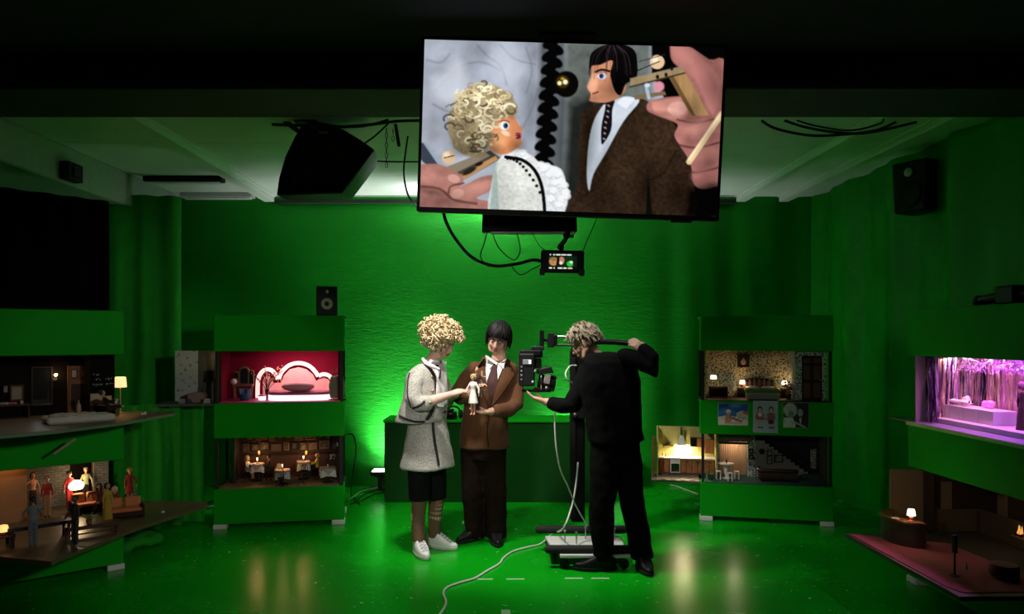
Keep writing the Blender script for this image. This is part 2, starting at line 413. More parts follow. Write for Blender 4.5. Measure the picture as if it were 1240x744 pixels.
struct(mb, 'trim_6', M('dark_gap_strip', (.01, .02, .01), .7))  # dark strip standing in for the shaded gap between wall and ceiling
# ceiling light battens (switched off) near the left corner
for k, (a, b, Y, lb) in enumerate(((-3.36, -2.60, 7.86, 'pale unlit batten light on the ceiling tight against the back wall'), (-3.36, -2.62, 7.05, 'dark edged unlit batten light on the ceiling left of the hanging loudspeaker'))):
    t = thing('batten_light', lb, 'ceiling light', ((a+b)/2, Y, ZC), 0, 'unlit ceiling battens'); h = (b-a)/2
    MB().span((-h, -.06, -.05), (h, .06, 0)).build('housing', WHITE if k == 0 else BLACK, t, bevel=.006)
    MB().span((-h+.03, -.045, -.062), (h-.03, .045, -.05)).build('diffuser', WHITE, t, bevel=.004)
# screws and hooks in the ceiling boards
# small dark box fixed to the left beam
t = thing('junction_box', 'small dark box fixed under the white beam at upper left', 'junction box', (-3.36, 5.9, 2.93), 0)
MB().span((-.08, -.10, -.07), (.0, .10, .07)).build('housing', BLACK, t, bevel=.006); MB().span((.0, -.05, -.04), (.012, .05, .04)).build('cover', BLACKM, t, bevel=.003)

# ================================================================ LED battens behind the desk that light the wall
LEDW = M('led_diffuser', (.9, 1., .92), .3, emit=12, var=.03)
for k, (xa, xb, lb, en) in enumerate(((-1.36, -.30, 'glowing white led panel on the floor behind the left end of the green desk', 24), (.30, 1.30, 'glowing white led panel on the floor behind the right end of the green desk', 14))):
    t = thing('led_panel', lb, 'led light', ((xa+xb)/2, 7.90, 0), 0, 'floor led panels lighting the wall'); h = (xb-xa)/2
    MB().span((-h, -.10, .16), (h, .10, .20)).build('housing', BLACKM, t, bevel=.006)
    MB().span((-h+.015, -.085, .20), (h-.015, .085, .206)).build('diffuser', LEDW, t, bevel=.002)
    for s in (-1, 1): MB().span((s*(h-.1)-.02, -.09, 0), (s*(h-.1)+.02, .09, .16)).build('foot', BLACKM, t, bevel=.005)
    xc = xa+.36 if k == 0 else xb-.36; lo = lamp('led_panel_light', 'AREA', (xc, 7.90, .215), en, (.93, 1., .92), .68, (xc, 8.04, .92), size_y=.13, spread=84)
# tube light hung from the ceiling near the back wall, behind the television
t = thing('wall_washer', 'bright tube light hung from the ceiling in front of the back wall behind television', 'tube light', (.0, 7.62, 2.90))
MB().span((-.75, -.05, .03), (.75, .05, .06)).build('housing', BLACKM, t, bevel=.006); MB().tube([(-.72, .02, .015), (.72, .02, .015)], .013, 10).build('tube', LEDW, t, smooth=True)
for s_ in (-.5, .5): MB().tube([(s_, 0, .06), (s_, 0, ZC-2.90)], .005, 6).build('rod', BLACKM, t)
lamp('wall_washer_light', 'AREA', (-.05, 7.70, 2.905), 22, (.95, 1., .97), 1.5, (-.09, 7.82, 3.14), size_y=.05, spread=150)
# ================================================================ green desk
t = thing('stage_desk', 'long green box desk with a shade-darkened front standing in front of the glowing back wall', 'desk', (0, 7.26, 0))
MB().span((-1.13, .02, 0), (.72, .44, .78)).build('body', DESK_SHADE, t, bevel=.006)
MB().span((.725, .02, 0), (1.12, .44, .78)).build('end_panel', DESK_SHADE, t, bevel=.006)
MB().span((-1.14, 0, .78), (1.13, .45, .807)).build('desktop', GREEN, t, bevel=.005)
# ================================================================ drapes on the left
def drape(name, a, b, z0, z1, mat, label, amp=.04, waves=7, cat='curtain', seed=0, sag=0, nz=16):
    a = Vector(a); b = Vector(b); d = b-a; n = Vector((-d.y, d.x, 0)).normalized(); mb = MB(); nu = waves*8; secs = []
    vs = []; fs = []
    for off in (0, .008):
        for j in range(nz+1):
            for i in range(nu+1):
                u = i/nu; z = z0+(z1-z0)*j/nz; k = 1-.35*(j/nz)
                ph = u*waves*6.2832+.5*noise.noise((u*3, z*.8, seed))*4
                p = a+d*u+n*(off+amp*k*math.sin(ph)+.5*amp*noise.noise((u*5, z*1.7, seed+4)))
                vs.append((p.x, p.y, z-sag*math.sin(u*3.1416)*(j/nz)))
    m = (nu+1)*(nz+1)
    for q in (0, m):
        for j in range(nz):
            for i in range(nu):
                c = q+j*(nu+1)+i; fs.append((c, c+1, c+nu+2, c+nu+1) if q else (c, c+nu+1, c+nu+2, c+1))
    for i in range(nu):
        fs.append((i, i+1, i+1+m, i+m)); c = nz*(nu+1)+i; fs.append((c, c+m, c+1+m, c+1))
    for j in range(nz):
        c = j*(nu+1); fs.append((c, c+m, c+nu+1+m, c+nu+1)); c += nu; fs.append((c, c+nu+1, c+nu+1+m, c+m))
    return single(mb.add(vs, fs), name, mat, label, cat, smooth=70)
drape('black_curtain', (-4.05, 4.20, 0), (-2.90, 5.52, 0), 1.808, 2.63, BLACKC, 'black curtain hanging above the front left diorama cabinet', .03, 9)
drape('green_curtain', (-4.0, 6.75, 0), (-3.02, 7.05, 0), .01, 2.95, GREENC, 'green curtain hanging in the left corner behind the front left cabinet', .05, 4, seed=3)
drape('green_cloth', (-3.12, 6.0, 0), (-2.58, 6.5, 0), .02, 1.06, GREENC, 'green cloth drape gathered beside the left bedroom cabinet', .06, 4, seed=8)
mb = MB()
for k in range(26):
    a = random.random()*6.28; r = random.random()**.5*.24; mb.ell((-2.90+r*math.cos(a)*1.2, 5.74+r*math.sin(a)*.7, .03+.05*(1-r/.24)), (.09, .08, .05), Matrix.Rotation(a, 3, 'Z'))
me = remesh(mb, .016, 3, .02, 9.); t = thing('cloth_heap', 'crumpled green cloth heap on the floor below the green drape', 'cloth', (-2.90, 5.74, 0)); finish(me, 'cloth', GREENC, t)
# ================================================================ large television
def fx_tv(u, v): return 63+u*1050-v*26, 66+u*43+v*609
cv = Canvas(372, 212, fx_tv, 3)
n = cv.noise(90); n2 = cv.noise(26); n3 = cv.noise(9)
cv.blend(np.ones_like(cv.X), 'aab0bd', .55+.6*n+.18*n2)
for pts, wd in (([(250,90),(285,130),(330,165),(350,230)],5), ([(100,250),(180,170),(260,150),(330,180)],4), ([(420,100),(440,180),(420,260)],4), ([(90,300),(150,330),(180,300)],6), ([(330,90),(380,140),(450,160)],4), ([(400,400),(440,320),(460,250)],4), ([(70,140),(120,150),(150,120)],7)):
    cv.line(pts, wd, '70767f', 9, .6)
cv.poly([(90,210),(180,150),(210,190),(160,290),(90,280)], 'd6dbe4', 40, op=.6); cv.poly([(300,100),(370,110),(380,210),(310,190)], 'c8cdd8', 50, op=.5)
# dark gap with the beaded column, ball and pale wall
cv.poly([(470,60),(560,60),(560,300),(540,740),(440,740),(455,500)], '3a4240', 20, False, op=.8)
cv.poly([(555,60),(860,70),(860,300),(560,740),(520,740),(560,420)], '6d7470', 30, False, tex=.6+.7*n2)
cv.poly([(560,300),(680,250),(680,700),(540,700),(548,480)], '10130f', 60, False, op=.92)
for k in range(20):
    y = 84+k*23; cv.disc(516-(y-84)*.085+(9 if k % 2 else -9), y, 32, 19, '060606', 4, .5*(1 if k % 2 else -1))
cv.disc(560, 233, 44, 48, '0a0906', 5); cv.disc(548, 224, 22, 22, '4a3812', 8, op=.8); cv.disc(537, 229, 7, 7, 'fff2b0', 5); cv.disc(557, 225, 8, 8, 'fff6c8', 5); cv.disc(548, 213, 6, 4, 'c0a040', 5)
cv.poly([(858,60),(1140,60),(1140,720),(1000,720),(900,280),(860,200)], '050505', 6, False)
# left hand and control bars
cv.poly([(50,440),(62,440),(150,560),(140,575),(50,470)], '9aa6b4', 4, False); cv.poly([(40,440),(52,440),(130,560),(120,575),(40,500)], '3c4450', 6, False)
cv.poly([(118,540),(290,470),(330,500),(200,575),(140,570)], '4c4640', 5, False)
cv.poly([(120,535),(270,475),(290,490),(150,560)], '8b7f6c', 4, False); cv.poly([(170,565),(310,490),(318,503),(200,575)], 'b98e5c', 4, False)
cv.disc(215, 545, 30, 10, '2a2622', 4, -.5); cv.disc(250, 520, 16, 7, '1c1a18', 3, -.4)
cv.disc(143, 494, 25, 25, 'd8b896', 3); cv.disc(136, 485, 11, 10, 'f2dcc0', 8); cv.line([(128,496),(162,488)], 4, '201810', 2)
cv.poly([(40,520),(110,520),(180,555),(195,585),(180,605),(250,570),(300,560),(303,580),(285,620),(240,645),(290,660),(280,700),(30,700)], 'a8766c', 5, tex=.75+.5*n2)
cv.poly([(150,600),(200,600),(285,580),(290,610),(200,650),(150,640)], 'b98478', 12, op=.8); cv.line([(40,600),(110,610),(160,650),(240,665)], 9, '52302c', 7, .8); cv.line([(195,590),(150,600),(140,625)], 6, '5a3430', 5, .9)
cv.disc(160, 572, 22, 15, 'cf9d92', 5, .3); cv.disc(172, 628, 24, 17, 'cc998c', 5, -.4)
# left doll: jacket, face, curls
cv.poly([(300,560),(310,520),(340,490),(420,480),(470,530),(490,600),(490,740),(290,740)], 'd6d8d2', 4, tex=.72+.5*n3)
cv.poly([(300,545),(312,520),(318,740),(285,740)], '8fa8a4', 8, op=.7)
cv.poly([(430,500),(480,520),(540,540),(560,600),(565,640),(545,740),(480,740),(475,600)], 'dcdfe2', 5, tex=.75+.45*n3)
for x, y in ((345,495),(370,485),(395,488),(415,495),(470,525),(490,530),(515,545),(530,560),(540,585),(552,600),(558,625),(545,650),(535,670),(500,560),(520,590),(515,620),(505,650),(385,478),(405,480),(480,540),(560,640)):
    cv.disc(x, y, 15, 13, 'f0f2f4', 5, op=.75); cv.line([(x-9,y+8),(x,y+13),(x+10,y+6)], 3, '8c949c', 3, .6)
cv.line([(345,495),(400,505),(440,535),(465,580),(478,640),(484,740)], 13, '0b0b0d', 3)
for k in range(12): cv.disc(352+k*11+max(0, k-6)*1, 500+k*k*1.25, 6, 6, '08080a', 3)
cv.poly([(290,420),(320,350),(370,345),(390,375),(392,392),(404,412),(398,430),(405,445),(385,465),(345,485),(310,480),(285,455)], 'cf8a5e', 4, tex=.85+.3*n)
cv.poly([(300,400),(340,350),(365,390),(330,470),(300,470)], 'e8a878', 18, op=.55); cv.disc(345, 408, 16, 8, 'f6d9b8', 6, .5, .9)
cv.disc(341, 381, 17, 15, 'eef0ee', 3); cv.disc(346, 381, 9, 11, '31537a', 3); cv.disc(348, 381, 4, 6, '05070a', 2); cv.line([(322,370),(340,361),(360,368)], 3.5, '4a2a1a', 3)
cv.disc(396, 392, 9, 11, 'd08a60', 4, -.4); cv.disc(390, 412, 10, 6, '9c2f4e', 3, .2); cv.disc(391, 424, 10, 6, '7f1f40', 3, -.3); cv.line([(378,418),(398,418)], 2, '3a0c1c', 2); cv.disc(290, 432, 14, 12, 'd8935e', 4); cv.disc(294, 448, 5, 7, 'e8d9a0', 2)
rng = random.Random(4)
cv.poly([(160,460),(140,380),(165,300),(215,240),(290,228),(355,262),(388,310),(380,345),(330,350),(300,390),(290,440),(262,488),(205,490)], '9c8c6c', 8, tex=.6+.8*n3)
for k in range(150):
    a = rng.random()*6.283; r = rng.random()**.5; x = 262+120*r*math.cos(a); y = 350+125*r*math.sin(a)
    if x > 315 and y > 345: continue
    rr = rng.uniform(10, 21); a0 = rng.random()*6.28; a1 = a0+rng.uniform(2.2, 4.4)
    pts = [(x+rr*math.cos(a0+(a1-a0)*q/5), y+rr*.8*math.sin(a0+(a1-a0)*q/5)) for q in range(6)]
    cv.line(pts, rng.uniform(4, 8), rng.choice(['e2d6b4', 'cfc096', 'f0e8cc', '6d6046', '4c4230', 'a89870', 'c4b68e', '887a58']), 3, .85)
# right doll: suit, shirt, tie, head
cv.poly([(610,340),(680,300),(800,285),(850,300),(935,370),(960,450),(1000,560),(985,740),(570,740),(600,600),(605,440)], '33251a', 5, tex=.45+1.1*n3)
cv.poly([(848,560),(866,740),(838,740)], '0c120c', 5, False); cv.line([(945,480),(900,560),(840,585)], 7, '150e09', 8, .7); cv.line([(660,560),(690,440),(800,330)], 9, '1a120b', 7, .8)
cv.poly([(690,310),(760,280),(800,285),(815,300),(760,370),(700,480),(655,560),(640,620),(632,560),(640,440),(660,360)], 'c9d2dc', 4, tex=.85+.25*n2)
cv.poly([(735,300),(760,282),(805,286),(770,325)], 'e2e8f0', 4, False)
cv.poly([(700,290),(730,292),(722,330),(718,400),(690,450),(682,440),(684,380),(695,330)], '14121a', 3)
for k in range(7): cv.disc(709-(k > 2)*4-k*2, 312+k*20, 5, 3, 'a08878', 2, .6)
cv.poly([(645,170),(720,140),(760,180),(770,250),(740,285),(700,300),(660,298),(641,292),(646,268),(634,245),(640,230),(650,205)], 'cf9070', 4, tex=.85+.3*n)
cv.poly([(648,200),(670,190),(668,250),(652,262),(636,244)], 'e8ae8e', 10, op=.7); cv.line([(655,268),(672,262)], 6, '8a2f34', 3); cv.line([(642,278),(646,298)], 2, '5a3020', 2)
cv.disc(686, 205, 16, 11, 'e8eaee', 3); cv.disc(684, 205, 9, 10, '4b5aa0', 2); cv.disc(683, 205, 4, 5, '06060a', 2); cv.line([(664,190),(685,182),(712,188)], 8, '120b08', 3)
cv.poly([(640,165),(650,120),(700,92),(760,92),(800,115),(810,160),(806,215),(770,235),(752,275),(730,258),(715,200),(722,150),(680,165),(650,170),(640,205)], '0b090a', 3)
for k in range(22):
    a = rng.uniform(-.9, 1.2); x = 720+a*75; cv.line([(720+a*28, 96), (x, 130), (x+a*16, rng.uniform(165, 230))], 2, rng.choice(['2a2326', '050405', '3a3034']), 2, .6)
# right hand and wooden control bars
cv.poly([(925,95),(985,100),(1060,150),(1120,180),(1120,560),(1080,610),(1030,615),(1005,590),(1000,540),(985,500),(960,460),(940,420),(950,380),(880,350),(845,330),(850,300),(900,285),(960,280),(1000,270),(980,200),(930,150)], 'a06a64', 5, tex=.7+.55*n2)
cv.poly([(925,95),(985,105),(1080,190),(1100,260),(1080,340),(1060,330),(1010,220),(940,160)], 'b67a74', 12, op=.8)
cv.poly([(860,300),(960,285),(990,310),(980,350),(930,360),(870,335)], 'c28a7c', 8, op=.9); cv.disc(950, 325, 34, 26, 'd8a498', 6, -.1)
for y, a in ((365,'4a2826'),(455,'40221f'),(545,'40221f')): cv.line([(950,y),(1020,y+12),(1110,y-10)], 7, a, 6, .8)
cv.disc(1030, 400, 60, 30, 'b88278', 25, op=.6); cv.disc(1050, 490, 50, 26, 'ae786e', 20, op=.6); cv.disc(1050, 570, 45, 24, 'a87068', 18, op=.6)
cv.poly([(920,210),(975,190),(1060,350),(1000,352)], 'a9865a', 4, False, tex=.8+.4*cv.noise(12, 80)); cv.poly([(920,210),(935,205),(1015,352),(1000,352)], '6e5432', 5, False)
cv.poly([(785,215),(968,172),(975,195),(785,245)], '9c8868', 4, False, tex=.7+.6*n2); cv.line([(785,245),(975,197)], 6, '3a2c1c', 4)
cv.poly([(800,275),(905,262),(910,275),(800,292)], '7d684c', 3, False); cv.disc(885, 245, 18, 18, 'd892a0', 6); cv.line([(840,240),(850,285)], 12, 'a8b8c8', 3); cv.disc(845, 240, 9, 7, 'c8d8e8', 3)
cv.disc(879, 157, 25, 25, 'e0c29c', 3); cv.disc(872, 149, 11, 10, 'f8e8cc', 8); cv.line([(812,186),(886,155)], 4, '100c08', 2); cv.line([(815,155),(905,130)], 3, '2a2622', 2)
for x, y in ((880,210),(910,203),(930,180)): cv.disc(x, y, 6, 8, '1c1610', 3)
cv.line([(1105,345),(992,518)], 20, 'd9bf94', 3); cv.line([(1100,348),(990,510)], 6, 'f0dcb8', 5)
cv.poly([(990,620),(1080,600),(1120,600),(1120,720),(980,720)], '030303', 25, False, op=.95)

# tone of the televised picture: soft modelling of faces, hands and cloth
for x, y, rx, ry, k, r_ in ((140,120,120,60,1.25,0),(330,250,110,120,1.2,.4),(430,330,50,170,.62,0),(90,360,60,120,.7,0),(240,110,60,90,.72,.4),(450,120,40,90,.65,0),(620,150,70,110,.8,0),
    (385,455,40,34,.45,-.4),(310,470,40,30,.5,0),(370,350,30,14,.7,0),(330,440,34,30,1.2,0),(260,270,110,50,1.25,0),(180,420,60,90,.55,.3),(270,450,60,60,.5,0),(300,300,70,40,1.2,.3),(215,470,70,30,.45,0),
    (60,560,60,40,1.35,.3),(110,660,120,50,.55,0),(250,600,60,26,1.3,-.3),(80,620,70,16,.5,.2),(330,640,50,120,.8,0),(400,560,60,80,1.2,0),
    (720,255,46,60,.55,.2),(660,285,40,22,.7,0),(745,230,40,60,.6,0),(655,235,22,40,1.25,.1),(690,190,40,14,.7,0),(680,250,40,20,.85,0),
    (640,480,40,200,.45,.1),(900,420,90,110,1.5,.5),(760,560,70,160,1.35,.2),(840,620,60,120,.5,0),(960,640,70,100,.4,0),(700,640,90,80,.6,0),(870,330,80,40,1.4,.4),(640,380,30,90,.7,0),(690,520,30,120,.6,.3),
    (1080,240,50,160,.5,-.4),(960,130,60,30,1.3,.7),(1040,200,70,40,1.25,.8),(1000,330,50,60,.55,0),(900,345,80,18,.5,.1),(1070,420,60,60,.6,0),(1000,400,60,22,1.3,0),(1060,520,60,60,.6,0),(1010,500,40,30,1.25,0),(1060,600,60,40,.5,0),(740,110,50,20,1.8,.1)):
    cv.shade(x, y, rx, ry, k, r_, .8)
cv.c = np.clip(cv.c, 0, 1.2)**1.06*1.12
TW, TH = 1.46, .835
tvc = P(691, 156, 3.57)
tv = thing('television', 'huge flat television hanging from the ceiling showing two puppets', 'television', tvc)
tv.rotation_euler = (R(3), R(2.1), R(-1.2))
mb = MB().span((-TW/2, .012, -TH/2), (TW/2, .055, TH/2)).span((-TW/2+.12, .055, -TH/2+.1), (TW/2-.12, .10, TH/2-.1)); mb.build('case', BLACK, tv, bevel=.006)
mb = MB(); bz = .014
for a, b in (((-TW/2, 0, TH/2-bz), (TW/2, .012, TH/2)), ((-TW/2, 0, -TH/2), (TW/2, .012, -TH/2+bz*1.6)), ((-TW/2, 0, -TH/2), (-TW/2+bz, .012, TH/2)), ((TW/2-bz, 0, -TH/2), (TW/2, .012, TH/2))): mb.span(a, b)
mb.build('bezel', BLACK, tv, bevel=.003)
cv.build('screen', TW-2*bz, TH-2.6*bz, M_attr('tv_picture', 1.0), tv, .006, -TH/2+1.6*bz)
MB().span((.50, -.006, -TH/2-.012), (.60, .02, -TH/2+.004)).build('sensor_bar', BLACK, tv, bevel=.003)
MB().span((-.18, .10, -.18), (.18, .13, .22)).build('mount_plate', BLACKM, tv, bevel=.004)
t = thing('television_pole', 'black ceiling pole carrying the television', 'pole', (tvc.x, 3.79, 2.55))
MB().tube([(0, 0, -.05), (0, 0, .59)], .03, 12).build('pole', BLACKM, t, smooth=True); MB().span((-.14, -.10, .575), (.14, .10, .59)).build('ceiling_plate', BLACKM, t, bevel=.003); MB().span((-.12, -.085, .0), (.12, -.03, .1)).build('bracket', BLACKM, t, bevel=.004)
# slim black panel behind and below the television
a = P(641, 282, 3.92)
t = thing('monitor_panel', 'black flat panel hanging just below and behind the large television', 'monitor', (a.x, 3.92, a.z))
mb = MB(); mb.prism([(-.25, 0), (.25, 0), (.235, .42), (-.235, .42)], -.03, .03); mb.build('case', BLACK, t, bevel=.006)
MB().span((-.20, -.028, -.006), (.24, .028, .002)).build('lit_edge_strip', WHITE, t)  # white strip painting the light caught on the panel's underside
for s in (-1, 1): MB().tube([(s*.15, .045, .35), (s*.15, .045, ZC-a.z)], .012, 8).build('hanger_rod', BLACKM, t, smooth=True)
# small field monitor on an articulated arm
cm = Canvas(72, 40, lambda u, v: (u*72, v*40), 5); cm.blend(np.ones_like(cm.X), '050806'); nn = cm.noise(6)
cm.poly([(2,8),(70,8),(70,33),(2,33)], '0a2a10', 1, False); cm.disc(14, 21, 11, 10, 'c08a54', 2, tex=.6+.7*nn); cm.disc(13, 15, 9, 5, '8a6a40', 2); cm.disc(33, 18, 7, 9, 'b87868', 2); cm.disc(32, 24, 4, 4, 'e8d8c8', 2); cm.poly([(22,10),(28,10),(26,32),(20,32)], '14100c', 1)
cm.disc(54, 26, 8, 7, '28b838', 2); cm.disc(57, 22, 4, 3, 'e0e8d8', 1.5); cm.poly([(60,9),(70,9),(70,32),(62,32)], '0c1a10', 2, False)
for x0, x1, y in ((4, 7, 4), (12, 17, 4), (19, 30, 4), (32, 44, 4), (46, 57, 4), (3, 10, 37), (14, 17, 37), (24, 36, 37), (38, 46, 37), (49, 60, 37)):
    cm.poly([(x0, y-1.6), (x1, y-1.6), (x1, y+1.6), (x0, y+1.6)], 'e4f0e0' if x0 < 48 else 'e8c8a0', 1, False, tex=.5+.8*nn)
a = P(681, 331, 3.86)
t = thing('field_monitor', 'small black field monitor with a lit picture below the television', 'monitor', (a.x, 3.86, a.z)); t.rotation_euler = (R(6), R(1), 0)
MB().span((-.112, 0, 0), (.112, .035, .118)).span((-.10, .035, .01), (.10, .05, .10)).build('case', BLACK, t, bevel=.012)
for xa, xb in ((-.118, -.09), (.087, .115)): MB().span((xa, -.008, -.013), (xb, .03, .025)).build('corner_guard', RUBBER, t, bevel=.006)
cm.build('screen', .152, .083, M_attr('monitor_picture', 1.1), t, -.002, .020)
mb = MB().tube([(-.005, .03, .115), (-.012, .03, .14), (.012, .03, .17), (.02, .03, .195)], [.010, .014, .012, .012], 10); mb.ell((-.010, .03, .135), .018); mb.ell((.02, .03, .195), .019); mb.tube([(.02, .03, .195), (.055, .02, .19)], .008, 8); mb.tube([(.02, .03, .195), (.022, .055, .235)], .010, 8); mb.build('arm', BLACKM, t, smooth=True)
# cables around the television
def cable(pts, r, mat, label, name='cable', group=None, k=8, cat='cable'):
    return single(MB().tube(smooth_path(pts, k), r, 6), name, mat, label, cat, smooth=True, group=group)
def pc(*q): return [P(x, y, Y) for x, y, Y in q]
cable(pc((536,250,3.74),(540,268,3.78),(552,290,3.82),(572,312,3.84),(598,322,3.84),(625,320,3.84),(645,315,3.85),(657,317,3.865)), .009, BLACK, 'thick black cable looping from the television to the field monitor')
cable(pc((590,280,3.90),(586,296,3.9),(582,310,3.88),(590,322,3.87),(604,322,3.86)), .0028, BLACK, 'thin cable dropping left from under the hanging panel', group='thin cables')
cable(pc((596,280,3.90),(604,300,3.9),(622,315,3.88),(630,303,3.88),(626,282,3.90)), .0028, BLACK, 'thin looped cable hanging under the middle of the panel', group='thin cables')
cable(pc((619,322,3.845),(630,333,3.86),(645,326,3.86),(656,320,3.865)), .0028, BLACK, 'thin cable sagging below the thick black monitor cable', group='thin cables')
cable(pc((644,280,3.90),(652,296,3.89),(661,304,3.885)), .002, BLACK, 'thin straight tether at the left top of the field monitor', group='thin cables')
cable(pc((724,262,3.70),(714,285,3.78),(706,304,3.885)), .002, BLACK, 'thin straight tether at the right top of the field monitor', group='thin cables')
# ================================================================ hanging loudspeaker
Yh = 5.25
t = thing('hanging_loudspeaker', 'large black wedge loudspeaker hanging tilted from the ceiling', 'loudspeaker', P(400, 242, Yh))
o = P(400, 242, Yh)
front = [(345,243),(348,222),(355,198),(366,175),(375,160),(388,157),(404,159),(424,167),(444,179),(459,190),(440,216),(421,241)]
mb = MB()
secs = []
for dy, k in ((0, 1.0), (.12, 1.0), (.30, .93), (.42, .86)):
    q = []
    for x, y in front:
        p = P(400+(x-400)*k, 200+(y-200)*k, Yh)-o; p.y = dy-.2; q.append(p)
    secs.append(q)
mb.loft(secs).build('cabinet', BLACK, t, smooth=30, bevel=.008)
gr = [(362,232),(366,205),(382,176),(402,172),(438,194),(414,230)]
mb = MB(); secs = []
for dy, k in ((-.21, .97), (-.2, 1)):
    secs.append([Vector((p.x, dy, p.z)) for p in [P(398+(x-398)*k, 204+(y-204)*k, Yh)-o for x, y in gr]])
mb.loft(secs).build('grille', M('speaker_grille', (.006, .006, .007), .7, bump=.6, bscale=400), t, smooth=30)
MB().span((-.03, -.212, .41), (.03, -.205, .425)).build('badge', STEEL, t)
mb = MB().tube([P(376, 166, Yh)-o, P(360, 158, Yh)-o, P(345, 147, Yh)-o+Vector((0, 0, .0))], .018, 8); mb.tube([P(378, 160, Yh)-o, Vector((P(372, 150, Yh).x-o.x, 0, ZC-o.z))], .014, 8); mb.build('bracket', BLACKM, t, smooth=True)
MB().span((P(372,150,Yh).x-o.x-.08, -.06, ZC-o.z-.012), (P(372,150,Yh).x-o.x+.08, .06, ZC-o.z)).build('ceiling_plate', BLACKM, t, bevel=.003)
# chains and ceiling cables
def chain(px, y0, y1, Y, label):
    a = P(px, y0, Y); b = P(px, y1, Y); a.z = ZC; t = thing('chain', label, 'chain', b, 0, 'hanging chains'); n = int((a.z-b.z)/.034); L0 = (a.z-b.z)/n
    proto = None
    for k in range(n):
        if proto is None:
            ring = [Vector((.008*math.cos(q*.5236), 0, (.009 if math.sin(q*.5236) > 0 else -.009)+.010*math.sin(q*.5236))) for q in range(13)]
            proto = MB().tube(ring, .0026, 5).build('link', BLACKM, t, smooth=True); l = proto
        else: l = proto.copy(); C.objects.link(l); l.parent = t
        l.location = (0, 0, L0*(k+.5)); l.rotation_euler = (0, 0, (k % 2)*1.57)
chain(468, 150, 203, 5.4, 'long thin metal chain hanging beside the loudspeaker')
chain(476, 150, 172, 5.4, 'short thin metal chain hanging nearest the television')
single(MB().tube([P(478, 145, 5.3), P(483, 176, 5.3)], .012, 8, rnd=True), 'hanging_rod', BLACK, 'short black rod hanging slanted beside the short chain', 'rod')
G = 'black cables along the ceiling'
cable(pc((330,151,5.0),(360,152,4.9),(400,154,4.9),(440,152,4.9),(480,147,5.0),(508,146,4.9)), .010, BLACK, 'black ceiling cable running flat above the hanging loudspeaker', group=G)
cable(pc((385,149,5.1),(410,153,5.2),(440,153,5.2),(470,145,5.1)), .008, BLACK, 'black ceiling cable sagging above the loudspeaker top', group=G)
cable(pc((470,150,5.0),(455,164,5.0),(444,172,5.0),(436,177,5.05)), .006, BLACK, 'black cable dropping to the top of the loudspeaker', group=G)
cable(pc((450,195,5.45),(480,196,5.6),(508,196,5.7)), .006, BLACK, 'thin black cable running straight from loudspeaker to television', group=G)
cable(pc((494,165,5.6),(491,185,5.6),(489,210,5.6),(494,236,5.5),(505,250,5.2)), .007, BLACK, 'black cable hanging in a bow left of the television', group=G)
cable(pc((922,146,5.0),(940,156,5.0),(980,164,5.0),(1020,163,5.0),(1060,158,5.0),(1085,148,4.9)), .009, BLACK, 'lowest sagging black ceiling cable right of the television', group=G)
cable(pc((950,146,4.95),(975,154,4.95),(1010,160,4.95),(1050,161,4.95),(1110,148,4.9)), .009, BLACK, 'middle sagging black ceiling cable right of the television', group=G)
cable(pc((965,146,4.9),(990,153,4.9),(1030,158,4.9),(1065,150,4.9),(1070,144,4.85)), .006, BLACK, 'highest sagging black ceiling cable right of the television', group=G)
# dark loudspeaker on the right wall
a = P(1112, 258, 5.9)
t = thing('wall_loudspeaker', 'dark loudspeaker mounted high on the right wall', 'loudspeaker', a, R(-62))
MB().prism([(-.13, 0), (.13, 0), (.15, .40), (-.15, .40)], -.12, .14).build('cabinet', BLACK, t, bevel=.012)
MB().lathe([(.10, 0), (.10, .012), (.085, .014), (.03, .004)], (0, -.12, .14), 20, Matrix.Rotation(R(90), 3, 'X')).build('woofer', RUBBER, t, smooth=True)
MB().lathe([(.035, 0), (.035, .01), (.012, .012)], (0, -.12, .31), 16, Matrix.Rotation(R(90), 3, 'X')).build('tweeter', STEEL, t, smooth=True)
mb = MB().span((-.03, .13, .15), (.03, .36, .22)); mb.build('bracket', BLACKM, t, bevel=.004)
# ================================================================ floor marks and floor cables
TAPE = M('pale_tape', (.30, .55, .28), .6)
k = 0
for (x0, x1, y, lb) in ((578, 597, 702, 'first pale tape strip from the left on the floor below the white cable'), (613, 635, 702, 'second pale tape strip from the left on the floor'), (684, 706, 701, 'pale tape strip on the floor in front of the left black shoe'), (716, 738, 701, 'rightmost pale tape strip on the floor before the cameraman'), (560, 566, 633, 'small pale tape square beside the black shoe of the suited man'), (607, 618, 743, 'pale tape square at the bottom edge of the floor')):
    Y = F*EYE/(y-VY); xa, xb = (x0-VX)/F*Y, (x1-VX)/F*Y; d = .012 if x1-x0 > 12 else .05
    single(MB().span((xa, Y-d, .0), (xb, Y+d, .002)), 'floor_tape', TAPE, lb, 'tape', group='tape marks on the floor')
def fl(px, py, h=.008):
    Y = F*EYE/(py-VY); return Vector(((px-VX)/F*Y, Y, h))
cable([P(672, 498, 5.32), P(672, 520, 5.3), P(674, 545, 5.3), P(679, 570, 5.34), P(688, 590, 5.38), P(697, 612, 5.42), P(711, 637, 5.46)], .006, CABLEW, 'white cable hanging from the camera down to the dolly column')
cable([P(700, 560, 5.46), P(697, 590, 5.42), P(692, 615, 5.38), P(682, 640, 5.3), fl(668, 655, .05), fl(655, 660), fl(640, 664), fl(622, 669), fl(610, 677), fl(605, 684), fl(590, 693), fl(575, 702), fl(558, 707), fl(542, 713), fl(537, 720), fl(540, 730), fl(538, 738), fl(528, 752)], .007, CABLEW, 'white cable trailing across the green floor from the dolly', k=6)
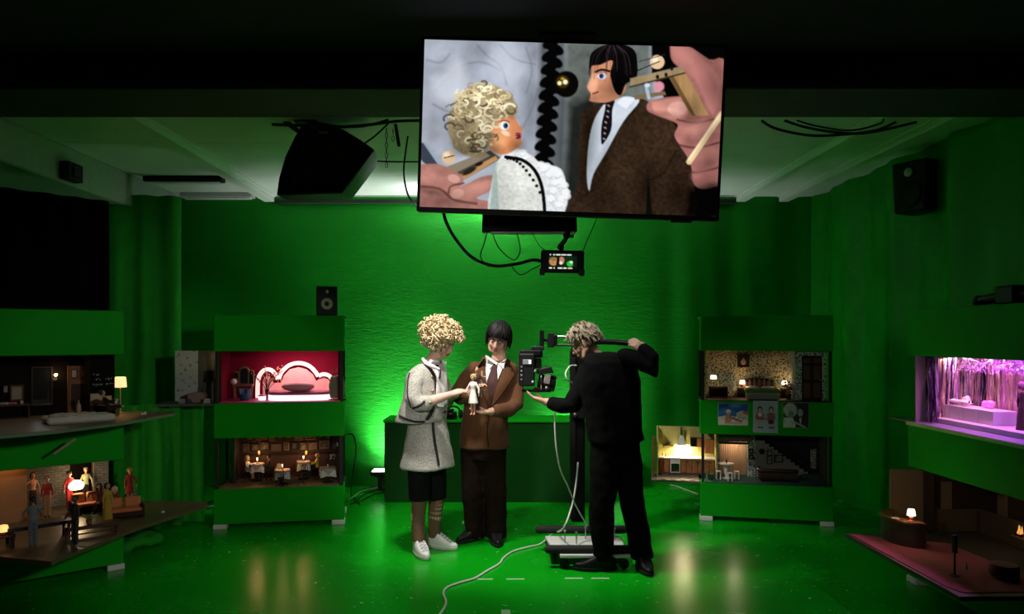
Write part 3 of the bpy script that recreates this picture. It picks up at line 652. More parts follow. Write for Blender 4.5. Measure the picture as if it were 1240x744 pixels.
cable([fl(422, 606, .01), fl(430, 602), fl(436, 597), fl(450, 593), fl(470, 590)], .007, CABLEW, 'white cable on the floor between bedroom cabinet and desk')
cable([fl(424, 612), fl(440, 606), fl(452, 600), fl(475, 594)], .006, BLACK, 'black cable on the floor beside the right foot of the bedroom cabinet')
cable([fl(424, 598), fl(436, 612), fl(434, 606), fl(445, 598), fl(468, 593)], .005, BLACK, 'tangled black cable on the floor near the left end of the desk')
cable([P(421, 526, 6.52), P(428, 528, 6.6), P(431, 545, 6.62), P(428, 570, 6.62), fl(425, 600), fl(430, 610)], .006, BLACK, 'black cable hanging down the right side of the bedroom cabinet')
cable([fl(200, 637), fl(214, 627), fl(232, 619), fl(248, 616), fl(262, 613)], .008, CABLEW, 'white cable on the floor left of the bedroom cabinet')
cable([fl(205, 625), fl(230, 618), fl(245, 612), fl(262, 606)], .006, BLACK, 'black cable on the floor left of the bedroom cabinet')
cable([fl(800, 588), fl(815, 589), fl(825, 592), fl(846, 600)], .006, CABLEW, 'white cable on the floor below the projecting kitchen set')
# ================================================================ people
SKIN = M('skin', (.52, .30, .22), .5, var=.10, scale=30, spec=.3)
SKINP = M('pale_skin', (.60, .37, .29), .5, var=.10, scale=30, spec=.3)
LIP = M('lips', (.35, .10, .09), .5)
EYEW = M('eye_white', (.6, .58, .55), .25); EYED = M('eye_dark', (.02, .02, .025), .15)
def basis(f, up=(0, 0, 1)):
    f = Vector(f).normalized(); r = f.cross(Vector(up)).normalized(); u = r.cross(f); return Matrix((-r, -f, u)).transposed()   # local -y looks along f, x to viewer's right when seen from front
def head_mb(mb, c, B, k=1.0, nose=1.0):
    def q(x, y, z): return c+B @ (Vector((x, y, z))*k)
    mb.ell(q(0, .014, .028), (.074*k, .094*k, .090*k), B); mb.ell(q(0, -.016, -.030), (.060*k, .072*k, .075*k), B)
    mb.ell(q(0, -.042, -.085), (.036*k, .038*k, .028*k), B); mb.ell(q(0, -.058, .022), (.050*k, .028*k, .030*k), B)
    for s in (-1, 1):
        mb.ell(q(s*.036, -.052, -.030), (.024*k, .026*k, .026*k), B); mb.ell(q(s*.075, .008, -.012), (.010*k, .020*k, .033*k), B)
        mb.tube([q(s*.05, .0, -.05), q(s*.040, -.04, -.085)], [.03*k, .022*k], 10, True)
    mb.tube([q(0, -.078, .020), q(0, -.092*nose, -.005), q(0, -.104*nose, -.028), q(0, -.085, -.040)], [.009*k, .011*k, .013*k, .012*k], 8, True)
    for s in (-1, 1): mb.ell(q(s*.010, -.090, -.034), (.009*k, .010*k, .008*k), B, 8, 6)
    mb.ell(q(0, -.080, -.062), (.022*k, .012*k, .010*k), B, 10, 6)
def face_parts(c, B, par, brow, k=1.0, lids=.4):
    def q(x, y, z): return c+B @ (Vector((x, y, z))*k)
    for s in (-1, 1):
        e = MB().ell(q(s*.031, -.069, .004), (.0145*k, .012*k, .0095*k), B, 12, 8).build('eye', EYEW, par, smooth=True, world=True)
        MB().ell(q(s*.031, -.0775, .002), (.0065*k, .005*k, .0065*k), B, 10, 6).build('iris', EYED, e, smooth=True, world=True)
        MB().tube([q(s*.014, -.083, .023), q(s*.032, -.084, .029), q(s*.050, -.072, .022)], [.004*k, .0048*k, .003*k], 6, True).build('eyebrow', brow, par, smooth=True, world=True)
    MB().tube([q(-.022, -.082, -.062), q(-.008, -.091, -.057), q(0, -.0905, -.059), q(.008, -.091, -.057), q(.022, -.082, -.062)], [.003*k, .0055*k, .0055*k, .0055*k, .003*k], 6, True).tube([q(-.018, -.082, -.065), q(0, -.0905, -.069), q(.018, -.082, -.065)], [.003*k, .006*k, .003*k], 6, True).build('mouth', LIP, par, smooth=True, world=True)
def hand(mb, w, fd, nrm, side=1, curl=.5, k=1.0, spread=.12):
    fd = Vector(fd).normalized(); nrm = Vector(nrm); nrm = (nrm-fd*nrm.dot(fd)).normalized(); t = fd.cross(nrm).normalized()*side; w = Vector(w)
    mb.loft([oval(w-fd*.015*k, .027*k, .020*k, nrm, 14, 2.2, fd), oval(w+fd*.03*k, .036*k, .019*k, nrm, 14, 2.4, fd), oval(w+fd*.07*k, .042*k, .016*k, nrm, 14, 2.4, fd), oval(w+fd*.096*k, .039*k, .012*k, nrm, 14, 2.4, fd)])
    for i, ln in enumerate((.072, .080, .074, .058)):
        off = .031-.0205*i; p = w+fd*(.090-.004*abs(i-1))*k+t*off*k; pts = [p-fd*.02*k, p]; d0 = (fd+t*off*spread*12).normalized()
        for j, fr in enumerate((.46, .31, .23)):
            a = curl*(.65, 1.55, 2.3)[j]; p = p+(d0*math.cos(a)+nrm*math.sin(a))*ln*fr*k; pts.append(p)
        mb.tube(pts, [.0092*k, .0092*k, .0088*k, .0078*k, .0066*k], 8, True)
    b = w+fd*.022*k+t*.026*k; p1 = b+(fd*.62+t*.62+nrm*.35).normalized()*.042*k; p2 = p1+(fd*.85+t*.1+nrm*.5).normalized()*.030*k; p3 = p2+(fd*.85-t*.1+nrm*.6).normalized()*.024*k
    mb.tube([b-fd*.01*k-t*.008*k, b, p1, p2, p3], [.013*k, .0135*k, .0115*k, .0098*k, .0075*k], 8, True)
def shoe(c, d, ln, wd, ht, mats, par, name='shoe', sole=True, laces=True):
    d = Vector(d).normalized(); s = d.cross(Vector((0, 0, 1))); c = Vector(c)
    def outline(z, g, n=28):
        out = []
        for k in range(n):
            a = 6.2832*k/n; u = math.cos(a); v = math.sin(a); hw = wd/2*(1.0 if u > -.1 else .86)*(1-.10*max(0, u)**2)+g
            out.append(c+d*(u*(ln/2+g))+s*(v*hw)+Vector((0, 0, z)))
        return out
    def ring(z0, g, n=28):
        out = []
        for k in range(n):
            a = 6.2832*k/n; u = math.cos(a); v = math.sin(a); hw = (wd/2*(1.0 if u > -.1 else .86)*(1-.10*max(0, u)**2))*g
            h = z0*(1.0 if u < -.15 else max(.38, 1-.62*min(1, (u+.15)/.9)))
            out.append(c+d*(u*ln/2*(g if u < 0 else (.5+.5*g)))+s*(v*hw)+Vector((0, 0, .02+h)))
        return out
    up = MB().loft([outline(.018, -.004), ring(ht*.35, 1.0), ring(ht*.7, .93), ring(ht*.93, .74), ring(ht, .52)]).build(name, mats[0], par, smooth=60, world=True)
    if sole: MB().loft([outline(.002, -.003), outline(.01, .003), outline(.026, .002)]).build('sole', mats[1], up, smooth=40, world=True)
    if laces:
        for k in range(4):
            u = .0+.025*k+.01; z = .02+ht*(1-.62*min(1, (u/(ln/2)+.15)/.9))+.004
            MB().tube([c+d*u+s*.024+Vector((0, 0, z-.006)), c+d*(u+.006)+Vector((0, 0, z+.003)), c+d*u-s*.024+Vector((0, 0, z-.006))], .0028, 5, True).build('lace', mats[2], up, smooth=True, world=True)
    return up
def locks(mb, c, B, rad, n, len_f, wid, seed, wob=.006, crown=(0, .02, .10), steps=7, lift=.006, flare=0.):
    rg = random.Random(seed)
    for i in range(n):
        az = 6.2832*(i+rg.random())/n; el_end = len_f(az)
        st = rg.uniform(.0, .35); pts = []; rs = []; ph = rg.random()*6.28; lw = wid*rg.uniform(.75, 1.25); lf = lift+rg.random()*.010
        for j in range(steps+1):
            t = st+(1-st)*j/steps; el = math.pi/2-(math.pi/2-el_end)*t
            d = Vector((math.cos(el)*math.sin(az), math.cos(el)*math.cos(az), math.sin(el)))
            p = Vector((d.x*(rad[0]+lf), d.y*(rad[1]+lf), d.z*(rad[2]+lf)))
            p += Vector((math.sin(ph+t*7), math.cos(ph*1.7+t*6), math.sin(ph*.6+t*5)))*wob*t
            if el < 0: p = Vector((math.sin(az)*(rad[0]+lf+flare*(-el)), math.cos(az)*(rad[1]+lf+flare*(-el)), el*.11))+Vector((math.sin(ph+t*7), math.cos(ph+t*5), 0))*wob
            pts.append(c+B @ p); rs.append(lw*(1-.65*(j/steps)**2))
        mb.tube(pts, rs, 6, True)
# ---------------------------------------------------------------- woman in tweed
YW = 5.6
def W(x, y, d=0.): return P(x, y, YW+d)
rootw = fl(524, 668, 0); woman = thing('person', 'person with curly blonde hair in a cream tweed jacket and skirt, white sneakers', 'person', rootw)
fw = Vector((.86, -.51, 0)); sw = Vector((-.51, -.86, 0))
mb = MB()
hc = W(534, 415.5); Bw = basis((.88, -.26, -.40)); head_mb(mb, hc, Bw, .98)
mb.tube([W(531, 426), W(525, 434), W(519, 443), W(517, 452)], [.050, .048, .056, .08], 14)
mb.loft([oval(W(518, 449), .11, .06, fw), oval(W(518, 462), .155, .10, fw), oval(W(516, 490), .125, .095, fw), oval(W(517, 520), .155, .115, fw), oval(W(518, 540), .14, .11, fw)])
hipn, hipf = W(512, 530, -.07), W(523, 530, .06)
ank1, ank2 = W(507, 655, -.06), W(526, 650, .12)
mb.tube([hipn, W(508, 570, -.05), W(508, 607, -.05), W(506, 625, -.04), ank1], [.085, .072, .055, .054, .038], 14, True)
mb.tube([hipf, W(527, 570, .09), W(529, 606, .10), W(527, 622, .11), ank2], [.085, .072, .055, .054, .038], 14, True)
wr1 = W(546, 478, -.17)
mb.tube([W(509, 455, -.11), W(502, 468, -.17), W(502, 487, -.225), W(525, 485, -.22), wr1], [.030, .036, .040, .040, .027], 12, True); hand(mb, wr1, W(562, 472, -.10)-wr1, (.3, .5, -.75), 1, .42)
wr2 = W(552, 479, .06)
mb.tube([W(530, 455, .11), W(539, 486, .14), wr2], [.030, .038, .027], 12, True); hand(mb, wr2, W(566, 474, .12)-wr2, (.2, -.6, -.7), -1, .45)
finish(remesh(mb, .0065, 3), 'body', SKINP, woman)
face_parts(hc, Bw, woman, M('blond_brow', (.12, .07, .03), .7), .98)
TWEED = M('cream_tweed', (.48, .46, .41), .95, spec=.1, col2=(.27, .26, .23), scale=105, cov=(.40, .66), bump=.9, bscale=160)
BRAID = M('black_braid', (.008, .008, .009), .8, bump=.5, bscale=300)
mb = MB()
mb.loft([oval(W(519, 441), .085, .062, fw), oval(W(518, 445), .125, .08, fw), oval(W(517, 449), .165, .098, fw), oval(W(516, 456), .185, .118, fw), oval(W(516, 470), .19, .135, fw), oval(W(514, 490), .195, .150, fw), oval(W(511, 506), .205, .170, fw), oval(W(510, 510), .206, .172, fw)])
mb.tube([W(508, 453, -.12), W(501, 467, -.18), W(500, 484, -.23), W(506, 490, -.24), W(515, 489, -.24)], [.052, .058, .059, .058, .057], 16, True)
mb.tube([W(530, 451, .12), W(537, 470, .16), W(541, 486, .14)], [.062, .06, .055], 14, True)
mj = remesh(mb, .009, 4, .007, 9., 3); bj = bvh_of(mj)
jk = finish(mj, 'jacket', TWEED, woman)
BLOUSE = M('white_blouse', (.70, .68, .68), .7, bump=.3, bscale=60, var=.08)
mb = MB(); patch(mb, bj, [(523,441),(531,440),(540,446),(541,462),(541,478),(540,491),(529,492),(527,478),(528,462),(526,450)], .012, 10)
bl = mb.build('blouse', BLOUSE, woman, smooth=70, world=True)
mb = MB()
for k in range(9):
    p = (522+k*2.2, 437+abs(k-4)*.5-1+k*.45); h, n = hit(bj, p[0], max(p[1], 443))
    mb.ell((h if h else W(*p))+Vector((0, -.012, (443-p[1])/160)), (.014, .012, .016), Matrix.Rotation(k, 3, 'Z'), 8, 6)
mb.tube([W(512, 435, -.03), W(516, 440, -.09), W(524, 444, -.135), W(531, 447, -.15)], [.012, .016, .016, .012], 8, True)
mb.wiggle(.004, 60); finish(remesh(mb, .004, 2), 'ruffle', BLOUSE, woman)
mb = MB(); ribbon(mb, bj, [(515,442),(520,447),(525,455),(527,465),(527.5,480),(523,497),(516,509)], .022, .010); mb.build('trim', BRAID, jk, world=True)
mb = MB(); ribbon(mb, bj, [(484,504),(492,508),(503,511),(514,511)], .016, .008); mb.build('trim', BRAID, jk, world=True)
mb = MB(); ribbon(mb, bj, [(500,494.5),(506,492.5),(512,489),(514,486)], .016, .008); mb.build('trim', BRAID, jk, world=True)
mb = MB(); ribbon(mb, bj, [(496,452),(494,465),(494,480),(498,494)], .008, .006); mb.build('trim', BRAID, jk, world=True)
mb = MB(); ribbon(mb, bj, [(526,444),(530,446),(531,452),(530,459)], .010, .024); mb.build('ribbon', BRAID, bl, world=True)
GOLD = M('gold_metal', (.55, .38, .12), .3, metal=1.)
for p in ((523,456.5),(523.5,474),(521,488)):
    h, n = hit(bj, *p)
    if h: MB().ell(h, (.011, .011, .011), None, 10, 6).build('button', GOLD, jk, smooth=True, world=True)
mb = MB(); mb.loft([oval(W(518, 496), .14, .115, fw), oval(W(518, 512), .155, .13, fw), oval(W(518, 530), .175, .15, fw), oval(W(518, 550), .20, .175, fw), oval(W(518, 564), .216, .188, fw), oval(W(518, 566), .214, .186, fw)])
ms = remesh(mb, .009, 3, .008, 7., 9); bs = bvh_of(ms); sk = finish(ms, 'skirt', TWEED, woman)
mb = MB(); ribbon(mb, bs, [(539,499),(530,499),(524,500.5)], .018, .010); ribbon(mb, bs, [(523.5,499),(524,515),(526,535),(529,552),(531,564)], .018, .008); mb.build('trim', BRAID, sk, world=True)
for p in ((528,506),(537,505)):
    h, n = hit(bs, *p)
    if h: MB().ell(h, (.013, .013, .010), None, 10, 6).build('button', GOLD, sk, smooth=True, world=True)
SHORTS = M('black_leggings', (.005, .005, .006), .85, spec=.1)
mb = MB().tube([W(511, 545, -.06), W(508, 575, -.05), W(508, 606, -.05)], [.094, .088, .076], 16).tube([W(523, 545, .06), W(527, 575, .09), W(529, 604, .10)], [.094, .088, .076], 16)
finish(remesh(mb, .009, 3, .006, 12., 2), 'shorts', SHORTS, woman)
STOCK = M('brown_stocking', (.13, .065, .035), .75, var=.3, scale=14, bump=.3, bscale=80)
for i, (kn, ak, md) in enumerate(((W(508, 604, -.05), W(507, 655, -.06), W(506.5, 625, -.045)), (W(529, 602, .10), W(526, 650, .12), W(527, 622, .11)))):
    path = smooth_path([kn, md, ak], 9); mb = MB(); n = len(path)
    mb.tube(path, [.060-.016*(j/n)+(.004 if (j % 2 and (j < 11 if i else j > 11)) else 0) for j in range(n)], 16); st = mb.build('stocking', STOCK, woman, smooth=60, world=True)
    if i:
        for q in range(8):
            z = path[2+q]; MB().tube([z+Vector((.052, -.022, 0)), z+Vector((.030, -.058, .004)), z+Vector((.0, -.062, .002))], .0035, 5, True).build('lacing', M('tan_lace', (.33, .2, .12), .7), st, smooth=True, world=True)
SHW = M('white_leather', (.68, .67, .65), .45, var=.06); SHS = M('white_sole', (.55, .54, .52), .6)
for c, d, dx in ((ank1, (.45, -.9, 0), .05), (ank2, (.90, -.38, 0), .06)):
    dd = Vector(d).normalized(); shoe(Vector((c.x, c.y, 0))+dd*dx, d, .275, .098, .098, (SHW, SHS, M('grey_lace', (.35, .35, .36), .7)), woman, 'sneaker')
# wig: tight curls
WIG = M('blonde_curls', (.74, .60, .36), .65, col2=(.26, .18, .085), scale=34, cov=(.36, .62))  # second, darker tone paints shade between the curls
rg = random.Random(11); mb = MB(); wc = W(535.5, 409.5)
mb.ell(wc+Bw @ Vector((0, .02, .02)), (.115, .125, .10), Bw)
for i in range(560):
    z = 1-2*(i+.5)/560; a = i*2.39996; r = math.sqrt(1-z*z); d = Vector((r*math.cos(a), r*math.sin(a), z))
    if d.y < -.38 and d.z < .10: continue
    if d.z < -.88: continue
    p = wc+Bw @ Vector((d.x*.138, d.y*.158+.014, d.z*.126+.016))+Vector((rg.uniform(-1, 1), rg.uniform(-1, 1), rg.uniform(-1, 1)))*.019
    ax = Vector((rg.uniform(-1, 1), rg.uniform(-1, 1), rg.uniform(-1, 1))).normalized(); u = ax.orthogonal().normalized(); v = ax.cross(u); rr = rg.uniform(.011, .022); turns = rg.uniform(1.1, 1.7)
    pts = [p+(u*math.cos(q*.7)+v*math.sin(q*.7))*rr*(1-.035*q)+ax*q*.0022 for q in range(int(turns*9))]
    mb.tube(pts, rg.uniform(.0038, .0058), 5)
hr = mb.build('curly_wig', WIG, woman, smooth=True, world=True)
# ---------------------------------------------------------------- man in brown suit
YM = 5.92
def Q(x, y, d=0.): return P(x, y, YM+d)
man = thing('person', 'person in a brown suit with tie and black bowl cut hair holding a doll', 'person', fl(586, 653, 0))
mb = MB(); hm = Q(603.5, 410, -.04); Bm = basis((-.22, -.86, -.40), (.20, 0, 1)); head_mb(mb, hm, Bm, 1.02)
mb.tube([Q(605, 420, .0), Q(604, 432, .0), Q(603, 442, .03)], [.058, .058, .075], 14)
fm = Vector((-.25, -.97, 0)); ax = Vector((.13, 0, 1))
mb.loft([oval(Q(600, 446, .02), .13, .07, fm), oval(Q(596, 460), .175, .11, fm), oval(Q(589, 490), .15, .10, fm), oval(Q(585, 525), .165, .11, fm), oval(Q(584, 545), .15, .11, fm)])
for (h, k, a) in ((Q(573, 540, .02), Q(572, 600, -.01), Q(577, 650, .03)), (Q(596, 540, .0), Q(599, 600, -.06), Q(600, 651, -.02))): mb.tube([h, k, a], [.088, .058, .04], 14, True)
wl = Q(570, 478, -.28); mb.tube([Q(576, 449, .01), Q(556, 477, -.06), wl], [.030, .040, .030], 12, True); hand(mb, wl, (.45, -.25, .55), (.6, -.5, -.2), 1, .55)
wr = Q(594, 499, -.28); mb.tube([Q(618, 452, .01), Q(624, 490, -.09), wr], [.030, .042, .030], 12, True); hand(mb, wr, (-1, -.35, .0), (-.1, -.1, 1), 1, .30, 1.0)
finish(remesh(mb, .0065, 3), 'body', SKIN, man); DARKB = M('dark_brow', (.015, .01, .008), .7); face_parts(hm, Bm, man, DARKB, 1.02)
SUIT = M('brown_suit_cloth', (.092, .039, .016), .85, spec=.15, var=.18, scale=60, bump=.25, bscale=320, sheen=.05)
SUITD = M('brown_suit_trousers', (.011, .006, .004), .9, spec=.06, var=.18, scale=60, bump=.25, bscale=320)
mb = MB()
mb.loft([oval(Q(603, 436, .02), .085, .065, fm), oval(Q(601, 438, .02), .13, .08, fm), oval(Q(599, 443, .02), .185, .10, fm), oval(Q(597, 450, .02), .205, .115, fm), oval(Q(595, 464), .205, .135, fm), oval(Q(590, 488), .185, .13, fm), oval(Q(587, 510), .185, .135, fm), oval(Q(586, 535), .20, .145, fm), oval(Q(586, 542), .20, .145, fm)])
mb.tube([Q(575, 446, .01), Q(566, 457, .0), Q(555, 476, -.06), Q(557, 481, -.13), Q(566, 479, -.25)], [.054, .062, .062, .058, .052], 16, True)
mb.tube([Q(619, 449, .01), Q(624, 467, -.02), Q(625, 490, -.09), Q(616, 497, -.17), Q(602, 498, -.25)], [.056, .064, .064, .060, .054], 16, True)
mj = remesh(mb, .009, 4, .009, 7., 21); bm_ = bvh_of(mj); jk = finish(mj, 'jacket', SUIT, man)
SHIRT = M('white_shirt', (.70, .68, .66), .7, bump=.15, bscale=50, var=.06)
mb = MB(); patch(mb, bm_, [(590,431),(604,441),(613,436),(608,448),(602,462),(597,478),(594,488),(591,478),(588,462),(587,446)], .012, 12, smooth=False); mb.build('shirt', SHIRT, man, smooth=70, world=True)
mb = MB(); patch(mb, bm_, [(598,439),(603,441),(602,448),(603,465),(597,480),(594,490),(589,480),(590,462),(595,447)], .020, 10, smooth=False); mb.build('tie', M('brown_tie', (.050, .020, .018), .7, spec=.2, var=.3, scale=90), man, smooth=70, world=True)
mb = MB(); patch(mb, bm_, [(588,430),(592,432),(599,441),(594,447),(589,442)], .026, 6, smooth=False); patch(mb, bm_, [(613,434),(615,437),(610,448),(604,442)], .026, 6, smooth=False); mb.build('collar', SHIRT, man, smooth=60, world=True)
mb = MB(); patch(mb, bm_, [(585,432),(588,431),(588,446),(589,462),(592,478),(594,492),(588,484),(582,466),(579,452),(582,447),(579,443)], .026, 8, smooth=False); mb.build('lapel', SUIT, jk, smooth=70, world=True)
mb = MB(); patch(mb, bm_, [(614,434),(618,437),(618,450),(622,453),(612,470),(602,484),(595,492),(598,478),(604,462),(609,448)], .026, 8, smooth=False); mb.build('lapel', SUIT, jk, smooth=70, world=True)
for p in ((591, 500), (590, 512)):
    h, n = hit(bm_, *p)
    if h: MB().ell(h, (.009, .009, .009), None, 10, 6).build('button', DARKB, jk, smooth=True, world=True)
mb = MB(); ribbon(mb, bm_, [(594,491),(592,505),(590,525),(592,541)], .006, .006); mb.build('front_edge', SUITD, jk, world=True)
mb = MB()
mb.loft([oval(Q(585, 520), .165, .115, fm), oval(Q(585, 542), .18, .125, fm), oval(Q(585, 556), .17, .12, fm)])
mb.tube([Q(573, 545, .02), Q(572, 600, .0), Q(574, 630, .02), Q(576, 648, .03)], [.105, .088, .082, .084], 16).tube([Q(597, 545, .0), Q(600, 600, -.05), Q(600, 630, -.03), Q(600, 650, -.02)], [.105, .088, .082, .084], 16)
finish(remesh(mb, .009, 4, .010, 8., 5), 'trousers', SUITD, man)
SHB = M('black_leather', (.005, .005, .005), .5, spec=.2)
for c, d in ((Q(576, 650, .03), (-.72, -.7, 0)), (Q(600, 651, -.02), (.12, -1, 0))): shoe(Vector((c.x, c.y, 0))+Vector(d).normalized()*.055, d, .29, .10, .095, (SHB, RUBBER, RUBBER), man, 'shoe', laces=False)
HAIRB = M('black_hair', (.006, .005, .005), .6, var=.4, scale=40, spec=.2)
mb = MB(); mb.ell(hm+Bm @ Vector((0, .022, .035)), (.083, .098, .094), Bm)
def bowl(az):
    f = abs((az+math.pi) % (2*math.pi)-math.pi)   # 0 at the back (+y), pi at the front
    return .26 if f > 2.0 else (-.50 if f > 1.6 else -.85)
locks(mb, hm+Bm @ Vector((0, .008, .022)), Bm, (.080, .100, .096), 150, bowl, .013, 5, .004)
mb.build('bowl_cut_hair', HAIRB, man, smooth=True, world=True)
# ---------------------------------------------------------------- cameraman in black
YC = 5.2
def K(x, y, d=0.): return P(x, y, YC+d)
cmn = thing('person', 'person in black clothes with grey blond hair and glasses steering the camera', 'person', fl(738, 690, 0))
mb = MB(); hk = K(708, 415, .03); Bk = basis((-.84, .22, -.50)); head_mb(mb, hk, Bk, 1.0)
mb.tube([K(714, 423, .03), K(722, 434, .0), K(730, 446, .0)], [.055, .058, .075], 14)
fk = Vector((-.62, .78, 0))
mb.loft([oval(K(735, 440), .14, .07, fk), oval(K(738, 462), .185, .11, fk), oval(K(743, 500), .16, .11, fk), oval(K(746, 545), .165, .12, fk), oval(K(746, 560), .15, .11, fk)])
for h, k, a in ((K(733, 550, -.05), K(728, 612, -.06), K(731, 668, -.03)), (K(759, 550, .05), K(766, 612, .03), K(777, 672, .02))): mb.tube([h, k, a], [.092, .062, .042], 14, True)
w1 = K(661, 487, .10); mb.tube([K(711, 452, .05), K(692, 491, .02), w1], [.035, .043, .030], 12, True); hand(mb, w1, (-1, .25, .32), (.1, .15, 1), 1, .35)
w2 = K(782, 428, -.12); mb.tube([K(760, 438, -.07), K(792, 446, -.165), w2], [.035, .043, .030], 12, True); hand(mb, w2, (-.75, .1, .75), (-.35, .8, -.2), -1, .6)
finish(remesh(mb, .0065, 3), 'body', SKIN, cmn); face_parts(hk, Bk, cmn, M('grey_brow', (.10, .08, .05), .7))
BKW = M('black_sweater_wool', (.0030, .0030, .0033), .9, spec=.08, bump=.2, bscale=200); BKT = M('black_trouser_cloth', (.0026, .0026, .0028), .9, spec=.08, bump=.15, bscale=160)
mb = MB()
mb.loft([oval(K(729, 427), .085, .065, fk), oval(K(735, 430, .0), .17, .085, fk), oval(K(738, 439), .22, .12, fk), oval(K(740, 462), .24, .155, fk), oval(K(742, 490), .225, .165, fk), oval(K(744, 520), .215, .155, fk), oval(K(746, 534), .215, .155, fk)])
mb.tube([K(712, 447, .05), K(704, 468, .04), K(692, 491, .02), K(680, 492, .05), K(670, 489, .08)], [.062, .068, .064, .057, .050], 16, True)
mb.tube([K(758, 432, -.06), K(778, 438, -.12), K(794, 447, -.17), K(789, 436, -.15), K(780, 425, -.12)], [.066, .068, .064, .060, .052], 16, True)
finish(remesh(mb, .009, 4, .009, 8., 31), 'sweater', BKW, cmn)
mb = MB(); mb.loft([oval(K(745, 525), .185, .13, fk), oval(K(746, 550), .195, .14, fk), oval(K(746, 562), .17, .12, fk)])
mb.tube([K(734, 552, -.05), K(728, 612, -.06), K(729, 640, -.04), K(731, 672, -.03)], [.110, .088, .082, .078], 16).tube([K(758, 552, .05), K(766, 612, .03), K(772, 640, .02), K(778, 676, .02)], [.110, .086, .080, .076], 16)
finish(remesh(mb, .009, 4, .012, 8., 6), 'trousers', BKT, cmn)
for c, d in ((K(731, 672, -.03), (-.93, .02, 0)), (K(777, 675, .02), (.10, -1, 0))): shoe(Vector((c.x, c.y, 0))+Vector(d).normalized()*.06, d, .30, .105, .10, (SHB, RUBBER, RUBBER), cmn, 'shoe', laces=False)
HAIRG = M('grey_blond_hair', (.36, .29, .19), .6, col2=(.14, .11, .075), scale=50, cov=(.3, .7))
mb = MB(); mb.ell(hk+Bk @ Vector((0, .026, .04)), (.080, .094, .086), Bk)
def crop_(az):
    f = abs((az+math.pi) % (2*math.pi)-math.pi); return .55 if f > 2.4 else (.12 if f > 1.35 else -.55)
locks(mb, hk+Bk @ Vector((0, .01, .024)), Bk, (.080, .100, .098), 170, crop_, .0095, 8, .013, lift=.004)
rg = random.Random(3)
for i in range(130):
    az = rg.random()*6.28; el = rg.uniform(.25, 1.5); d = Vector((math.cos(el)*math.sin(az), math.cos(el)*math.cos(az), math.sin(el))); p = Vector((d.x*.083, d.y*.103+.01, d.z*.100+.024)); tn = Vector((rg.uniform(-1, 1), rg.uniform(-1, 1), rg.uniform(-.3, .6)))
    mb.tube([hk+Bk @ p, hk+Bk @ (p+d*.012+tn*.014), hk+Bk @ (p+d*.014+tn*.034)], [.007, .006, .002], 5, True)
mb.build('short_hair', HAIRG, cmn, smooth=True, world=True)
g = MB(); gl = None
for s in (-1, 1):
    ring = [hk+Bk @ Vector((s*.033+.023*math.cos(q*.5236), -.096, .002+.019*math.sin(q*.5236))) for q in range(13)]; g.tube(ring, .0022, 6); g.tube([hk+Bk @ Vector((s*.056, -.095, .006)), hk+Bk @ Vector((s*.078, -.02, .010)), hk+Bk @ Vector((s*.080, .02, .0))], .0022, 6)
g.tube([hk+Bk @ Vector((-.010, -.097, .006)), hk+Bk @ Vector((.010, -.097, .006))], .0022, 6); g.build('glasses', BLACK, cmn, smooth=True, world=True)
